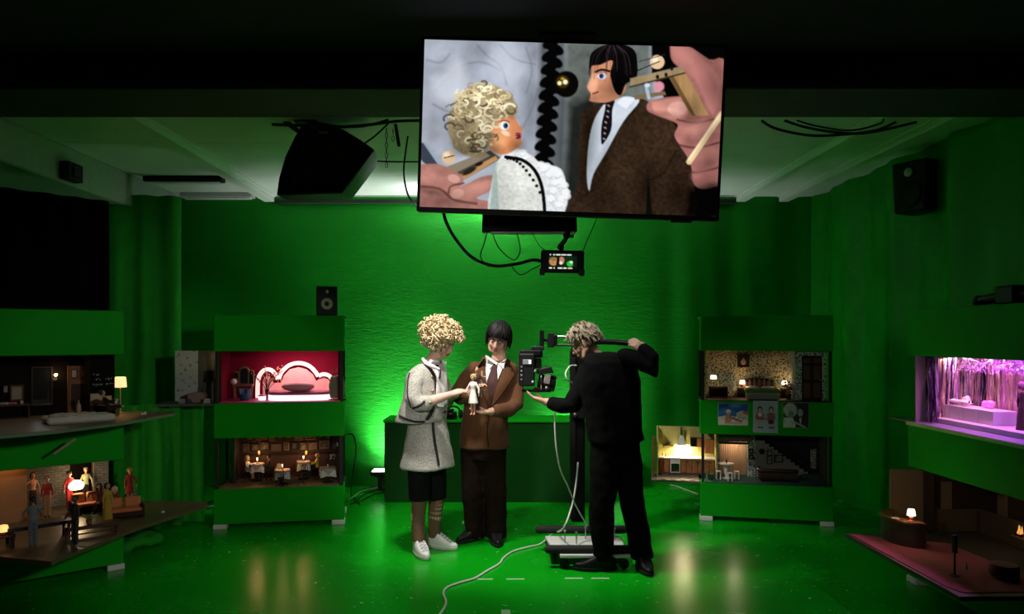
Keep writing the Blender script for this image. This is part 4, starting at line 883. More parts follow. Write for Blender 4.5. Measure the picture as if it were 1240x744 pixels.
# ================================================================ doll builder (unit height 1, scaled)
def doll(loc, rotz, h, label, skin, hairc, top, bottom, hair='bob', pose='stand', dress=False, arms=(.15, .15), fwd=(.1, .1), seat=.0, group=None, shoes='1a1414', name='doll', pitch=0, cat='doll'):
    t = thing(name, label, cat, loc, rotz, group)
    if pitch: t.rotation_euler = (pitch, 0, rotz)
    mb = MB(); gb = MB(); bt = MB(); sh = MB()
    sit = pose == 'sit'
    hz = seat/h+.07 if sit else .52
    def S(x, y, z): return Vector((x*h, y*h, z*h))
    sh_z = hz+.285; nz = sh_z+.04; hcz = nz+.085
    mb.ell(S(0, -.006, hcz), (.048*h, .056*h, .068*h)); mb.ell(S(0, -.022, hcz-.03), (.034*h, .036*h, .036*h)); mb.ell(S(0, -.066, hcz-.006), (.008*h, .012*h, .012*h), None, 8, 6)
    mb.tube([S(0, 0, nz-.03), S(0, -.004, hcz-.03)], .024*h, 8)
    mb.loft([oval(S(0, 0, hz-.03), .062*h, .045*h, (0, -1, 0), 14), oval(S(0, 0, hz+.04), .066*h, .046*h, (0, -1, 0), 14), oval(S(0, 0, hz+.12), .05*h, .036*h, (0, -1, 0), 14), oval(S(0, -.006, hz+.21), .068*h, .05*h, (0, -1, 0), 14), oval(S(0, 0, sh_z), .072*h, .034*h, (0, -1, 0), 14), oval(S(0, 0, nz-.01), .03*h, .026*h, (0, -1, 0), 14)])
    for i, s in enumerate((-1, 1)):
        a = arms[i]; f = fwd[i]; e = Vector((s*(.085+.16*math.sin(a)), -.16*math.sin(f)*.6, sh_z-.015-.155*math.cos(a)*math.cos(f))); w = e+Vector((s*.02*math.sin(a), -.15*math.sin(f*1.5), -.14*math.cos(f*1.5)))
        mb.tube([S(s*.075, 0, sh_z-.012), e*h, w*h, (w+(w-e)*.3)*h], [.023*h, .018*h, .013*h, .010*h], 8, True)
        if top: gb.tube([S(s*.070, 0, sh_z-.012), e*h, (e+(w-e)*.75)*h], [.029*h, .026*h, .023*h], 10, True)
        if sit: kn = S(s*.04, -.22, hz-.01); an = S(s*.035, -.23, hz-.26 if hz > .3 else .03); ft = an+S(0, -.07, -.02)
        else: kn = S(s*.042, -.012, .275); an = S(s*.036, .0, .045); ft = S(s*.042, -.06, .018)
        hp = S(s*.035, 0, hz-.01)
        mb.tube([hp, kn, an], [.042*h, .029*h, .017*h], 8, True)
        sh.tube([an, (an+ft)/2, ft], [.021*h, .022*h, .016*h], 8, True)
        if bottom and not dress: bt.tube([hp, kn, an+(kn-an)*.05], [.050*h, .040*h, .034*h], 10, True)
    ms = remesh(mb, .0075*h, 1); me_t = chain_matrix(t); ms.transform(me_t); finish(ms, 'body', M('doll_skin_'+skin, skin, .45), t)
    if top:
        gb.loft([oval(S(0, 0, hz+.02), .075*h, .055*h, (0, -1, 0), 14), oval(S(0, 0, hz+.12), .060*h, .046*h, (0, -1, 0), 14), oval(S(0, -.006, hz+.21), .077*h, .058*h, (0, -1, 0), 14), oval(S(0, 0, sh_z), .078*h, .042*h, (0, -1, 0), 14), oval(S(0, 0, nz-.015), .034*h, .030*h, (0, -1, 0), 14)])
        mt = remesh(gb, .009*h, 1); mt.transform(me_t); finish(mt, 'top', M('doll_cloth_'+top, top, .8, bump=.3, bscale=300), t)
    if dress:
        z1 = .06 if dress == 'long' else hz-.22
        if sit: bt.loft([oval(S(0, 0, hz+.06), .07*h, .055*h, (0, -1, 0), 16), oval(S(0, -.06, hz+.045), .085*h, .11*h, (0, -1, 0), 16), oval(S(0, -.11, hz-.03), .10*h, .15*h, (0, -1, 0), 16)])
        else: bt.loft([oval(S(0, 0, hz+.10), .057*h, .044*h, (0, -1, 0), 16), oval(S(0, 0, hz), .082*h, .066*h, (0, -1, 0), 16), oval(S(0, 0, z1), .125*h, .11*h, (0, -1, 0), 16), oval(S(0, 0, z1-.01), .12*h, .105*h, (0, -1, 0), 16)])
    elif bottom: bt.loft([oval(S(0, 0, hz-.04), .07*h, .054*h, (0, -1, 0), 14), oval(S(0, 0, hz+.06), .069*h, .051*h, (0, -1, 0), 14)])
    if bottom:
        mt = remesh(bt, .009*h, 1); mt.transform(me_t); finish(mt, 'skirt' if dress else 'trousers', M('doll_cloth_'+bottom, bottom, .8, bump=.3, bscale=300), t)
    sh.build('shoes', M('doll_shoe_'+shoes, shoes, .5), t, smooth=True)
    hb = MB(); hm = M('doll_hair_'+hairc, hairc, .6, var=.35, scale=80); cc = S(0, .010, hcz+.014)
    hb.ell(cc, (.054*h, .057*h, .062*h))
    rg = random.Random(len(label)*7)
    if hair == 'curly':
        for i in range(46):
            z = 1-1.7*(i+.5)/46; a = i*2.4; r = math.sqrt(max(0, 1-z*z)); 
            if r*math.sin(a) < -.45 and z < .25: continue
            hb.ell(cc+S(r*math.cos(a)*.062, r*math.sin(a)*.062, z*.066), .021*h, None, 7, 5)
    elif hair == 'long':
        for i in range(16):
            a = -.55+i/15*4.24; x, y = math.cos(a), math.sin(a); hb.tube([cc+S(x*.03, y*.03, .055), cc+S(x*.056, y*.058, .02), cc+S(x*.062, y*.064, -.06), cc+S(x*.060, y*.06, -.16-.02*rg.random())], [.016*h, .018*h, .018*h, .008*h], 6, True)
    elif hair == 'bob':
        for i in range(14):
            a = -.5+i/13*4.14; x, y = math.cos(a), math.sin(a); hb.tube([cc+S(x*.03, y*.03, .052), cc+S(x*.055, y*.058, .015), cc+S(x*.058, y*.06, -.065)], [.016*h, .018*h, .013*h], 6, True)
    else: hb.loft([oval(S(0, .006, hcz-.005), .052*h, .056*h, (0, -1, 0), 12), oval(S(0, .012, hcz+.05), .050*h, .054*h, (0, -1, 0), 12)])
    hb.build('hair', hm, t, smooth=True)
    return t
# ================================================================ the two hand-held puppets
pw = P(573, 503, 5.92-.40)
wd_ = M('light_wood', (.45, .31, .17), .6, var=.2, scale=30)
d1 = doll(pw, R(-25), .30, 'small blonde puppet in a white dress held up between the two actors', 'c89070', 'b8a070', 'd8d4cc', 'd8d4cc', 'curly', dress='short', name='puppet', cat='puppet', arms=(.5, .5), shoes='c89070')
MB().tube([(-.02, .04, .20), (.06, .05, .215)], .005, 8, True).tube([(.0, .04, .12), (.0, .045, .24)], .004, 8, True).build('control_bar', wd_, d1, smooth=True)
p2 = P(577, 497, 5.92-.30)
d2 = doll(p2, R(15), .33, 'small black haired puppet in a dark suit held behind the blonde puppet', 'c08868', '120c0a', '3a2a22', '241a16', 'short', name='puppet', cat='puppet', arms=(.2, .6))
MB().tube([(.045, .03, .10), (.05, .03, .29)], .006, 8, True).tube([(.02, .035, .25), (.08, .035, .25)], .005, 8, True).build('control_bar', wd_, d2, smooth=True)
# items lying on the desk behind the actors
t = thing('headphones', 'black headphones lying on the desk between the two actors', 'headphones', Vector((P(549, 500, 7.42).x, 7.42, .807)), R(20))
MB().tube([Vector((.075*math.cos(a*.3927), 0, .045+.075*math.sin(a*.3927))) for a in range(9)], [.009]*9, 8, True).build('band', BLACK, t, smooth=True)
for s in (-1, 1): MB().lathe([(.02, 0), (.04, .004), (.042, .03), (.02, .036)], (s*.075-.018, 0, .042), 16, Matrix.Rotation(R(90), 3, 'Y')).build('ear_cup', BLACK, t, smooth=True)
t = thing('small_camera', 'small black compact camera on the desk beside the tweed skirt', 'camera', Vector((P(546, 503, 7.36).x, 7.34, .807)))
MB().span((-.06, -.03, 0), (.06, .03, .075)).span((-.03, -.025, .075), (.03, .025, .10)).build('body', BLACK, t, bevel=.006); MB().lathe([(.03, 0), (.032, .03), (.024, .035)], (0, -.03, .036), 18, Matrix.Rotation(R(90), 3, 'X')).build('lens', BLACKM, t, smooth=True)
# ================================================================ film camera on its dolly
cd = thing('camera_dolly', 'black column dolly with white platform and casters carrying the film camera', 'camera dolly', fl(706, 655, 0))
o = cd.location.copy()
def D(px, py, Y): return P(px, py, Y)-o
Yc = 5.50; bx = D(706, 640, Yc).x
MB().span((bx-.055, -.07+.0, .16), (bx+.055, .07, 1.52)).build('column', BLACKM, cd, bevel=.012)
MB().span((bx-.062, -.085, .20), (bx-.02, -.07, 1.46)).build('guide_rail', BLACK, cd, bevel=.004)
MB().span((bx-.05, -.11, .98), (bx+.05, -.068, 1.12)).build('carriage', BLACK, cd, bevel=.008)
for z in (1.015, 1.08): MB().ell((bx-.028, -.115, z), .014).build('clamp_knob', STEEL, cd, smooth=True)
for k, (x0, x1, Y, z) in enumerate(((648, 760, 5.62, .165), (659, 776, 5.22, .13))):
    xa, xb = (x0-VX)/F*Y-o.x, (x1-VX)/F*Y-o.x
    MB().tube([(xa+.03, Y-o.y, z), (xb-.03, Y-o.y, z)], .030, 12, True).build('outrigger', RUBBER, cd, smooth=True)
pl = [(660, 5.58), (752, 5.58), (757, 5.28), (668, 5.28)]
MB().prismz([((x-VX)/F*Y-o.x, Y-o.y) for x, Y in pl], .105, .128).build('platform', WHITE, cd, bevel=.004)
xa, xb = (678-VX)/F*5.18-o.x, (763-VX)/F*5.18-o.x
MB().span((xa, 5.16-o.y, .085), (xb, 5.20-o.y, .106)).build('edge_strip', WHITE, cd, bevel=.003)
MB().span(((660-VX)/F*5.58-o.x, 5.28-o.y, .09), ((757-VX)/F*5.28-o.x, 5.56-o.y, .105)).build('frame', BLACKM, cd, bevel=.004)
for px, Y in ((680, 5.2), (752, 5.2), (668, 5.52), (745, 5.52)):
    x = (px-VX)/F*Y-o.x; y = Y-o.y
    c = MB().span((x-.02, y-.02, .05), (x+.02, y+.02, .10)).build('caster', BLACKM, cd, bevel=.003)
    MB().lathe([(.02, -.014), (.036, -.012), (.037, 0), (.036, .012), (.02, .014)], (x+.02, y, .0375), 18, Matrix.Rotation(R(90), 3, 'X')).build('wheel', RUBBER, c, smooth=True)
for px, Y in ((684, 5.40), (698, 5.36), (744, 5.45), (709, 5.50)):
    x = (px-VX)/F*Y-o.x; MB().tube([(x, Y-o.y, .127), (x, Y-o.y, .215)], .005, 8).ell((x, Y-o.y, .215), .010, None, 8, 6).build('bolt', STEEL, cd, smooth=True)
# camera head and boom
Yk = 5.42
mb = MB().tube([D(712, 440, 5.5), D(712, 413, 5.5)], .03, 10); mb.build('post', BLACKM, cd, smooth=True)
for py in (407.5, 418): MB().tube([D(667, py, Yk), D(716, py+.5, 5.48)], .008, 8).build('rod', STEEL, cd, smooth=True)
MB().tube([D(713, 415, 5.48), D(727, 413.5, 5.40), D(745, 414.5, 5.28), D(772, 417, 5.14)], [.028, .024, .020, .018], 10, True).build('pan_handle', BLACKM, cd, smooth=True)
MB().box(D(667, 412, Yk), (.045, .06, .105)).build('rod_clamp', BLACK, cd, bevel=.006); MB().box(D(667, 412, Yk)+Vector((.03, -.035, 0)), (.03, .02, .07)).build('clamp_lever', BLACKM, cd, bevel=.004)
MB().box(D(656, 411, Yk), (.032, .05, .13)).box(D(661, 412, Yk), (.05, .03, .025)).build('tilt_arm', BLACKM, cd, bevel=.005)
MB().box(D(651, 422, Yk), (.09, .07, .03)).box(D(652, 428.5, Yk), (.06, .07, .06)).build('tilt_bracket', BLACK, cd, bevel=.006)
cam_t = thing('film_camera', 'black film camera body hanging under the dolly arm facing the puppets', 'film camera', P(645, 474, Yk)); o2 = cam_t.location
def E(px, py, dy=0.): return P(px, py, Yk+dy)-o2
mb = MB(); a = E(628, 467); b = E(647, 428); mb.span((a.x, -.09, a.z), (b.x, .09, b.z)); mb.build('body', BLACK, cam_t, bevel=.010)
mb = MB(); a = E(629, 431); b = E(655, 424); mb.span((a.x, -.07, a.z), (b.x, .07, b.z)); mb.build('top_handle', BLACKM, cam_t, bevel=.008)
a = E(633, 438); MB().box(a+Vector((.02, -.093, .0)), (.045, .01, .035)).build('side_display', M('grey_display', (.25, .27, .28), .3), cam_t, bevel=.002)
MB().box(E(641, 438)+Vector((0, -.094, 0)), (.02, .01, .03)).build('tally_light', M('pale_lamp', (.9, .9, .85), .4, emit=.6), cam_t, bevel=.002)
for y in (444, 449, 454, 459): MB().box(E(631, y)+Vector((0, -.094, 0)), (.014, .01, .012)).build('side_button', STEEL, cam_t, bevel=.002)
MB().box(E(651, 440), (.05, .08, .07)).build('viewfinder_block', BLACK, cam_t, bevel=.006)
MB().lathe([(.045, -.02), (.052, 0), (.052, .05), (.060, .055), (.060, .10), (.054, .105), (.05, .10)], E(655, 462), 24, Matrix.Rotation(R(100), 3, 'Y')).build('lens', BLACKM, cam_t, smooth=40)
MB().tube([E(655, 462)+Vector((.034*0, .075*math.cos(q*.5236), .075*math.sin(q*.5236))) for q in range(13)], .007, 6).build('focus_ring', STEEL, cam_t, smooth=True)
MB().prism([(E(650, 453).x, E(650, 453).z), (E(670, 451).x, E(670, 451).z), (E(667, 445).x, E(667, 445).z), (E(668, 443.5).x, E(668, 443.5).z), (E(652, 447).x, E(652, 447).z)], -.07, .05).build('matte_flag', BLACK, cam_t, bevel=.004)
a = E(662, 459); MB().box(a+Vector((0, -.06, 0)), (.045, .012, .065), Matrix.Rotation(R(10), 3, 'Y')).build('side_monitor', M('warm_display', (.45, .36, .34), .3, col2=(.12, .10, .10), scale=40), cam_t, bevel=.003)
MB().tube([E(652, 473)+Vector((-.12, -.02, -.004)), E(652, 473)+Vector((.09, -.02, -.004))], .009, 8).tube([E(652, 473)+Vector((-.12, .04, -.004)), E(652, 473)+Vector((.09, .04, -.004))], .009, 8).box(E(655, 472), (.10, .10, .03)).build('rod_support', BLACKM, cam_t, bevel=.004)
for (x, y, dx) in ((648, 449, .0), (645, 462, .0), (658, 469, .02)): MB().lathe([(.014, 0), (.014, .02), (.008, .022)], E(x, y)+Vector((dx, -.09, 0)), 12, Matrix.Rotation(R(90), 3, 'X')).build('knob', STEEL, cam_t, smooth=True)
cable([P(698, 443, 5.45), P(690, 444, 5.4), P(685, 453, 5.36), P(688, 461, 5.36), P(694, 464, 5.4)], .006, CABLEW, 'pale cable loop beside the face of the cameraman')
# ================================================================ diorama cabinets
T0, T1, T2, T3, T4, T5 = .04, .335, .765, 1.06, 1.50, 1.805
class Unit:
    def __init__(s, a, b):                       # world x,y of the left and right end of the front face
        a = Vector((*a, 0)); b = Vector((*b, 0)); s.c = (a+b)/2; s.ang = math.atan2(b.y-a.y, b.x-a.x); s.hw = (b-a).length/2
        s.m = Matrix.Translation(s.c) @ Matrix.Rotation(s.ang, 4, 'Z'); s.i = s.m.inverted()
    def w(s, x, y, z): return s.m @ Vector((x, y, z))
    def ray(s, px, py, d):                       # where the sight line through a photo point meets the depth d inside the cabinet
        e = s.i @ EYEV; q = s.i @ P(px, py, 5); t = (d-e.y)/(q.y-e.y); return e+(q-e)*t
    def floor(s, px, py, z):
        e = EYEV; q = P(px, py, 5); t = (z-e.z)/(q.z-e.z); return e+(q-e)*t
    def lfloor(s, px, py, z): return s.i @ s.floor(px, py, z)
POST = M('black_post', (.005, .005, .005), .7)
def cabinet(u, label, fd=(.18, .18, .18), deep=.50, front=True):
    t = thing('diorama_cabinet', label, 'cabinet', u.c, u.ang, 'green diorama cabinets'); h = u.hw
    for (za, zb), d in zip(((T0, T1), (T2, T3), (T4, T5)), fd): MB().span((-h, 0, za), (h, d, zb)).build('fascia', GREEN, t, bevel=.004)
    for x in (-h+.022, h-.022):
        for y in ((.024, deep-.02) if front else (deep-.02,)):
            for za, zb in ((T1, T2), (T3, T4)): MB().span((x-.012, y-.012, za), (x+.012, y+.012, zb)).build('post', POST, t, bevel=.002)
    for z in (T1, T3): MB().span((-h, .185, z-.03), (h, deep, z-.012)).build('shelf', POST, t, bevel=.002)
    MB().span((-h, .185, T5-.02), (h, deep, T5)).build('top_board', GREEN, t, bevel=.002)
    for z in (T2, T4): MB().span((-h+.03, .185, z+.004), (h-.03, deep, z+.016)).build('ceiling_board', POST, t)
    for x in (-h+.05, h-.05):
        for y in (.04, deep-.05): MB().span((x-.055, y-.05, 0), (x+.055, y+.05, T0)).build('foot', WHITE, t, bevel=.004)
    return t
U1 = Unit((-2.405, 6.25), (-1.345, 6.43)); U2 = Unit((1.775, 6.57), (2.85, 6.34)); U3 = Unit((-3.48, 4.50), (-2.63, 5.2)); U4 = Unit((2.72, 4.95), (2.74, 3.84))
cabinet(U1, 'green cabinet holding the pink bedroom above and the restaurant below')
cabinet(U2, 'green cabinet holding the leopard bedroom above and the staircase room below')
cabinet(U3, 'green cabinet at far left with the dark studio above and doll lounge below', deep=.82, front=False)
cabinet(U4, 'green cabinet at far right with the tinsel stage above and hotel lobby below', front=False)
class Set:                                        # one miniature room: local frame of its cabinet
    def __init__(s, u, name, label): s.u = u; s.t = thing(name, label, 'diorama', u.c, u.ang)
    def part(s, n, a, b, mat, bevel=.0): return MB().span(a, b).build(n, mat, s.t, bevel=bevel)
def place(u, name, label, cat, x, y, z, rot=0, group=None): return thing(name, label, cat, u.w(x, y, z), u.ang+rot, group)
def spots_mat(key, base, spot, scale=55, th=(.30, .36), base2=None):
    if key in MATS: return MATS[key]
    m = M(key, base, .7, var=.08); nt = m.node_tree; N = nt.nodes; L = nt.links; b = N['Principled BSDF']
    tc = N['Texture Coordinate']; vo = N.new('ShaderNodeTexVoronoi'); vo.inputs['Scale'].default_value = scale; vo.inputs['Randomness'].default_value = .9
    no = N.new('ShaderNodeTexNoise'); no.inputs['Scale'].default_value = scale*1.3; L.new(tc.outputs['Object'], no.inputs['Vector'])
    ad = N.new('ShaderNodeMix'); ad.data_type = 'RGBA'; ad.inputs[0].default_value = .012; L.new(tc.outputs['Object'], ad.inputs[6]); L.new(no.outputs['Color'], ad.inputs[7]); L.new(ad.outputs[2], vo.inputs['Vector'])
    mr = N.new('ShaderNodeMapRange'); mr.inputs[1].default_value = th[0]; mr.inputs[2].default_value = th[1]; L.new(vo.outputs['Distance'], mr.inputs[0])
    mx = N.new('ShaderNodeMix'); mx.data_type = 'RGBA'; mx.inputs[6].default_value = (*lin(spot), 1); L.new(mr.outputs[0], mx.inputs[0])
    src = b.inputs['Base Color'].links[0].from_socket; L.new(src, mx.inputs[7]); L.new(mx.outputs[2], b.inputs['Base Color']); return m
def brick_mat(key, c1, c2, mortar, w=.05, h=.02, ms=.12):
    if key in MATS: return MATS[key]
    m = M(key, c1, .8); nt = m.node_tree; b = nt.nodes['Principled BSDF']; tc = nt.nodes['Texture Coordinate']; br = nt.nodes.new('ShaderNodeTexBrick')
    mp = nt.nodes.new('ShaderNodeMapping'); mp.inputs['Rotation'].default_value = (R(90), 0, 0); nt.links.new(tc.outputs['Object'], mp.inputs[0]); nt.links.new(mp.outputs[0], br.inputs['Vector'])
    br.inputs['Color1'].default_value = (*lin(c1), 1); br.inputs['Color2'].default_value = (*lin(c2), 1); br.inputs['Mortar'].default_value = (*lin(mortar), 1); br.inputs['Scale'].default_value = 1; br.inputs['Brick Width'].default_value = w; br.inputs['Row Height'].default_value = h; br.inputs['Mortar Size'].default_value = h*ms
    nt.links.new(br.outputs[0], b.inputs['Base Color']); return m
def check_mat(key, c1, c2, scale):
    if key in MATS: return MATS[key]
    m = M(key, c1, .8); nt = m.node_tree; b = nt.nodes['Principled BSDF']; tc = nt.nodes['Texture Coordinate']; ck = nt.nodes.new('ShaderNodeTexChecker'); ck.inputs['Scale'].default_value = scale
    ck.inputs['Color1'].default_value = (*lin(c1), 1); ck.inputs['Color2'].default_value = (*lin(c2), 1); nt.links.new(tc.outputs['Object'], ck.inputs['Vector']); nt.links.new(ck.outputs[0], b.inputs['Base Color']); return m
WOODD = M('dark_wood', (.030, .014, .008), .6, spec=.15, var=.4, scale=14); WOODM = M('brown_wood', (.15, .066, .026), .6, spec=.15, var=.35, scale=16); WOODL = M('pale_wood', (.36, .25, .14), .55, var=.25, scale=18)
WARM = (1., .62, .30)
def glow(key, col, e): return M(key, col, .5, emit=e, var=.05)
def pt(loc, en, col=WARM, r=.012, name='miniature_lamp_light'): return lamp(name, 'POINT', loc, en, col, r)
def table_lamp(u, x, y, z, h, label, en=.25, sh=(.4, .45, .38), e=6, basem=None, col=WARM, cat='lamp', group=None):
    t = place(u, 'table_lamp', label, cat, x, y, z, 0, group); r = h*sh[0]
    MB().lathe([(.16*h, 0), (.17*h, .02*h), (.05*h, .06*h), (.04*h, .2*h), (.09*h, .3*h), (.035*h, .4*h), (.025*h, .5*h)], (0, 0, 0), 14).build('base', basem or WOODD, t, smooth=True)
    MB().tube([(0, 0, .45*h), (0, 0, .96*h)], .02*h, 8).build('stem', basem or WOODD, t, smooth=True)
    s = MB(); n = 18; z0, z1 = h*(1-sh[2]), h; s.lathe([(r, z0), (r*.86, z1), (r*.83, z1), (r*.97, z0)], (0, 0, 0), n); s.f = [f for f in s.f if len(f) == 4]; s.build('shade', glow('lamp_shade_%d' % e, (1., .80, .50), e), t, smooth=True, recalc=False)
    pt(u.w(x, y, z+h*(1-sh[2]*.5)), en, col); return t
def frame_thing(u, x, y, z, w_, h_, label, fm, pm, group=None, name='picture_frame', depth=.012, border=.12):
    t = place(u, name, label, 'picture', x, y, z, 0, group); b = border*min(w_, h_)
    mb = MB()
    for a, c in (((-w_/2, -depth, 0), (w_/2, 0, b)), ((-w_/2, -depth, h_-b), (w_/2, 0, h_)), ((-w_/2, -depth, b), (-w_/2+b, 0, h_-b)), ((w_/2-b, -depth, b), (w_/2, 0, h_-b))): mb.span(a, c)
    mb.build('frame', fm, t); MB().span((-w_/2+b, -depth*.5, b), (w_/2-b, 0, h_-b)).build('picture', pm, t); return t
def pxbox(u, x0, y0, x1, y1, d):                  # local x0,z0,x1,z1 at depth d from photo corners
    a = u.ray(x0, y1, d); b = u.ray(x1, y0, d); return a.x, a.z, b.x, b.z
def band(mb, path, wd, y0, y1):
    path = [Vector((p[0], 0, p[1])) for p in path]; secs = []
    for i, p in enumerate(path):
        t = (path[min(i+1, len(path)-1)]-path[max(i-1, 0)]).normalized(); n = Vector((-t.z, 0, t.x))*wd/2
        secs.append([p+n+Vector((0, y0, 0)), p-n+Vector((0, y0, 0)), p-n+Vector((0, y1, 0)), p+n+Vector((0, y1, 0))])
    return mb.loft(secs)
# ---------------------------------------------------------------- studio monitor on the bedroom cabinet
a = U1.ray(395.5, 381, .16)
t = place(U1, 'studio_monitor', 'black studio monitor speaker with pale cone on top of the bedroom cabinet', 'loudspeaker', a.x, .19, T5, R(4))
MB().span((-.09, -.10, 0), (.09, .10, .26)).build('cabinet', BLACK, t, bevel=.008)
MB().lathe([(.05, -.004), (.05, .006), (.044, .008), (.022, .0), (.012, .004)], (0, -.10, .105), 24, Matrix.Rotation(R(90), 3, 'X')).build('woofer', M('pale_cone', (.45, .46, .30), .6), t, smooth=True)
MB().lathe([(.02, .002), (.019, .012), (.006, .016)], (0, -.10, .105), 16, Matrix.Rotation(R(90), 3, 'X')).build('dust_cap', BLACK, t, smooth=True)
MB().lathe([(.016, -.004), (.016, .005), (.010, .009)], (0, -.10, .212), 16, Matrix.Rotation(R(90), 3, 'X')).build('tweeter', STEEL, t, smooth=True)
# ================================================================ U1 upper: pink bedroom
CRIM = M('crimson_wall', (.12, .002, .016), .8, spec=.1, var=.1); MAG = M('magenta_floor', (.30, .03, .12), .5)
u = U1; s = Set(u, 'pink_bedroom_set', 'miniature crimson bedroom set with a glowing cloud shaped headboard'); h = u.hw
s.part('back_wall', (-h+.04, .46, T3), (h-.04, .475, T4), CRIM); s.part('side_wall', (-h+.04, .05, T3), (-h+.052, .46, T4), CRIM); s.part('side_wall', (h-.052, .05, T3), (h-.04, .46, T4), CRIM); s.part('floor', (-h+.04, .0, T3), (h-.04, .475, T3+.006), MAG)
def u1p(pts, d): return [(q.x, q.z) for q in (u.ray(x, y, d) for x, y in pts)]
PINKB = glow('glowing_pink_band', (1., .62, .58), 1.0); PINKP = M('pink_panel', (.80, .45, .42), .6); WPINK = glow('glowing_bed_base', (1., .72, .86), 1.6)
hb = thing('headboard', 'glowing pink cloud shaped headboard with three arches behind the round bed', 'headboard', u.c, u.ang)
for pts in ([(312,482),(312.3,466),(313.5,457),(318,450),(324,447.5),(330,449.5),(334.5,455),(336.5,459.5)], [(337.5,459),(341,451),(348,444),(355,440.8),(361.5,439.8),(369,441),(376,444.5),(381.5,450),(385.5,456)], [(386,455.5),(391,453.5),(397,454.5),(402,459),(404,466),(404,482)]):
    band(MB(), [(p.x, p.y) for p in smooth_path([Vector((a, b, 0)) for a, b in u1p(pts, .425)], 5)], .034, .41, .44).build('arch_band', PINKB, hb, smooth=40)
for pts in ([(318,482),(318,462),(320,456),(324,453.5),(328,455.5),(331,461),(331,464),(340,464),(344,455),(351,447.5),(361.5,445),(371,447.5),(379,454),(383,462),(386,459.5),(392,457.5),(398,460),(401,468),(401,482)],):
    MB().prism(u1p(pts, .44), .432, .452).build('padded_panel', PINKP, hb, bevel=.003)
MB().prism(u1p([(314.5,482),(314.6,465),(317,454.5),(324,450.5),(331,454.5),(333,462.5),(331,462.5),(329,457),(324,454),(319.5,457.5),(317.5,466),(317.5,482)], .435), .425, .434).build('inner_arch', CRIM, hb)
lamp('bedroom_led', 'AREA', u.w(.16, .22, T4-.03), 3.6, (1., .50, .52), .55, u.w(.16, .36, T3), size_y=.05)
x0, z0, x1, z1 = pxbox(u, 323, 478.5, 400, 485, .14)
bed = place(u, 'round_bed', 'round mauve bed on a glowing white base below the cloud headboard', 'bed', (x0+x1)/2, .26, T3+.006); hw_ = (x1-x0)/2
def rr(w_, d_, n=28): return [(w_*math.copysign(abs(math.cos(6.2832*k/n))**.6, math.cos(6.2832*k/n)), d_*math.copysign(abs(math.sin(6.2832*k/n))**.7, math.sin(6.2832*k/n))) for k in range(n)]
MB().prismz(rr(hw_*1.0, .15), 0, .046).build('base', WPINK, bed, smooth=40); MB().prismz(rr(hw_*1.02, .155), .046, .075).build('mattress', M('mauve_satin', (.34, .10, .16), .4), bed, smooth=40, bevel=.008)
MAUVE = M('mauve_pillow', (.60, .28, .32), .55)
for (px0, px1, d, yy, hh, lb) in ((341, 381, .16, 479, .045, 'long mauve bolster pillow lying across the front of the round bed'), (350, 364, .27, 472, .035, 'small left pillow behind the bolster on the round bed'), (365, 380, .27, 472, .035, 'small right pillow behind the bolster on the round bed')):
    a, b = u.ray(px0, yy, d).x, u.ray(px1, yy, d).x; single(MB().ell((0, 0, hh), ((b-a)/2, .05, hh), None, 20, 10), 'pillow', MAUVE, lb, 'pillow', u.w((a+b)/2, d, T3+.081), 'pillows on the round bed', smooth=True).rotation_euler = (0, 0, u.ang)
q = u.ray(317, 480, .20); t = place(u, 'drum_stool', 'small glowing white drum stool left of the round bed', 'stool', q.x, .22, T3+.006); MB().lathe([(.03, 0), (.032, .01), (.032, .034)], (0, 0, 0), 20).build('body', WPINK, t, smooth=30); MB().lathe([(.033, .034), (.033, .044), (.025, .046)], (0, 0, 0), 20).build('cushion', MAUVE, t, smooth=30)
q = u.ray(323, 477, .24); t = place(u, 'twig_vase', 'brown vase of blossoming twigs standing beside the round bed', 'vase', q.x, .26, T3+.006)
MB().lathe([(.014, 0), (.016, .01), (.014, .05), (.020, .088), (.016, .088)], (0, 0, 0), 14).build('vase', WOODD, t, smooth=True)
rg = random.Random(2); tw = MB(); fl_ = MB()
for k in range(13):
    a = rg.uniform(-1, 1); b = rg.uniform(-.5, .5); ln = rg.uniform(.12, .24); p0 = Vector((0, 0, .07)); p1 = p0+Vector((a*.05, b*.04, ln*.5)); p2 = p1+Vector((a*.10+.02, b*.05, ln*.45)); tw.tube(smooth_path([p0, p1, p2], 4), [.0025]*8+[.001], 5)
    for j in range(6): fl_.ell(p1+(p2-p1)*rg.random()+Vector((rg.uniform(-.012, .012), 0, rg.uniform(-.012, .012))), .0055, None, 6, 4)
tw.build('twigs', WOODD, t); tag(fl_.build('blossoms', M('cream_blossom', (.5, .35, .22), .7), t), kind='stuff')
GOLDD = M('dull_gold', (.22, .15, .06), .4, metal=.7); MIR = M('mirror_glass', (.10, .11, .12), .06, metal=.9)
q0, q1 = u.ray(281, 465, .30), u.ray(306, 465, .30); t = place(u, 'vanity_table', 'gold vanity table with three arched mirrors in the pink bedroom', 'vanity', (q0.x+q1.x)/2, .33, T3+.006); hw_ = (q1.x-q0.x)/2
MB().span((-hw_, -.04, .118), (hw_, .05, .13)).build('tabletop', GOLDD, t, bevel=.002)
for sx in (-1, 1):
    for sy in (-.03, .04): MB().tube([(sx*(hw_-.012), sy, .118), (sx*(hw_-.02), sy, .0)], [.006, .003], 6).build('leg', GOLDD, t)
def arch(cx, w_, h_, z, n=10): return [(cx-w_/2, z), (cx+w_/2, z)]+[(cx+w_/2*math.cos(3.1416*k/n), z+h_-w_/2+w_/2*math.sin(3.1416*k/n)) for k in range(n+1)]
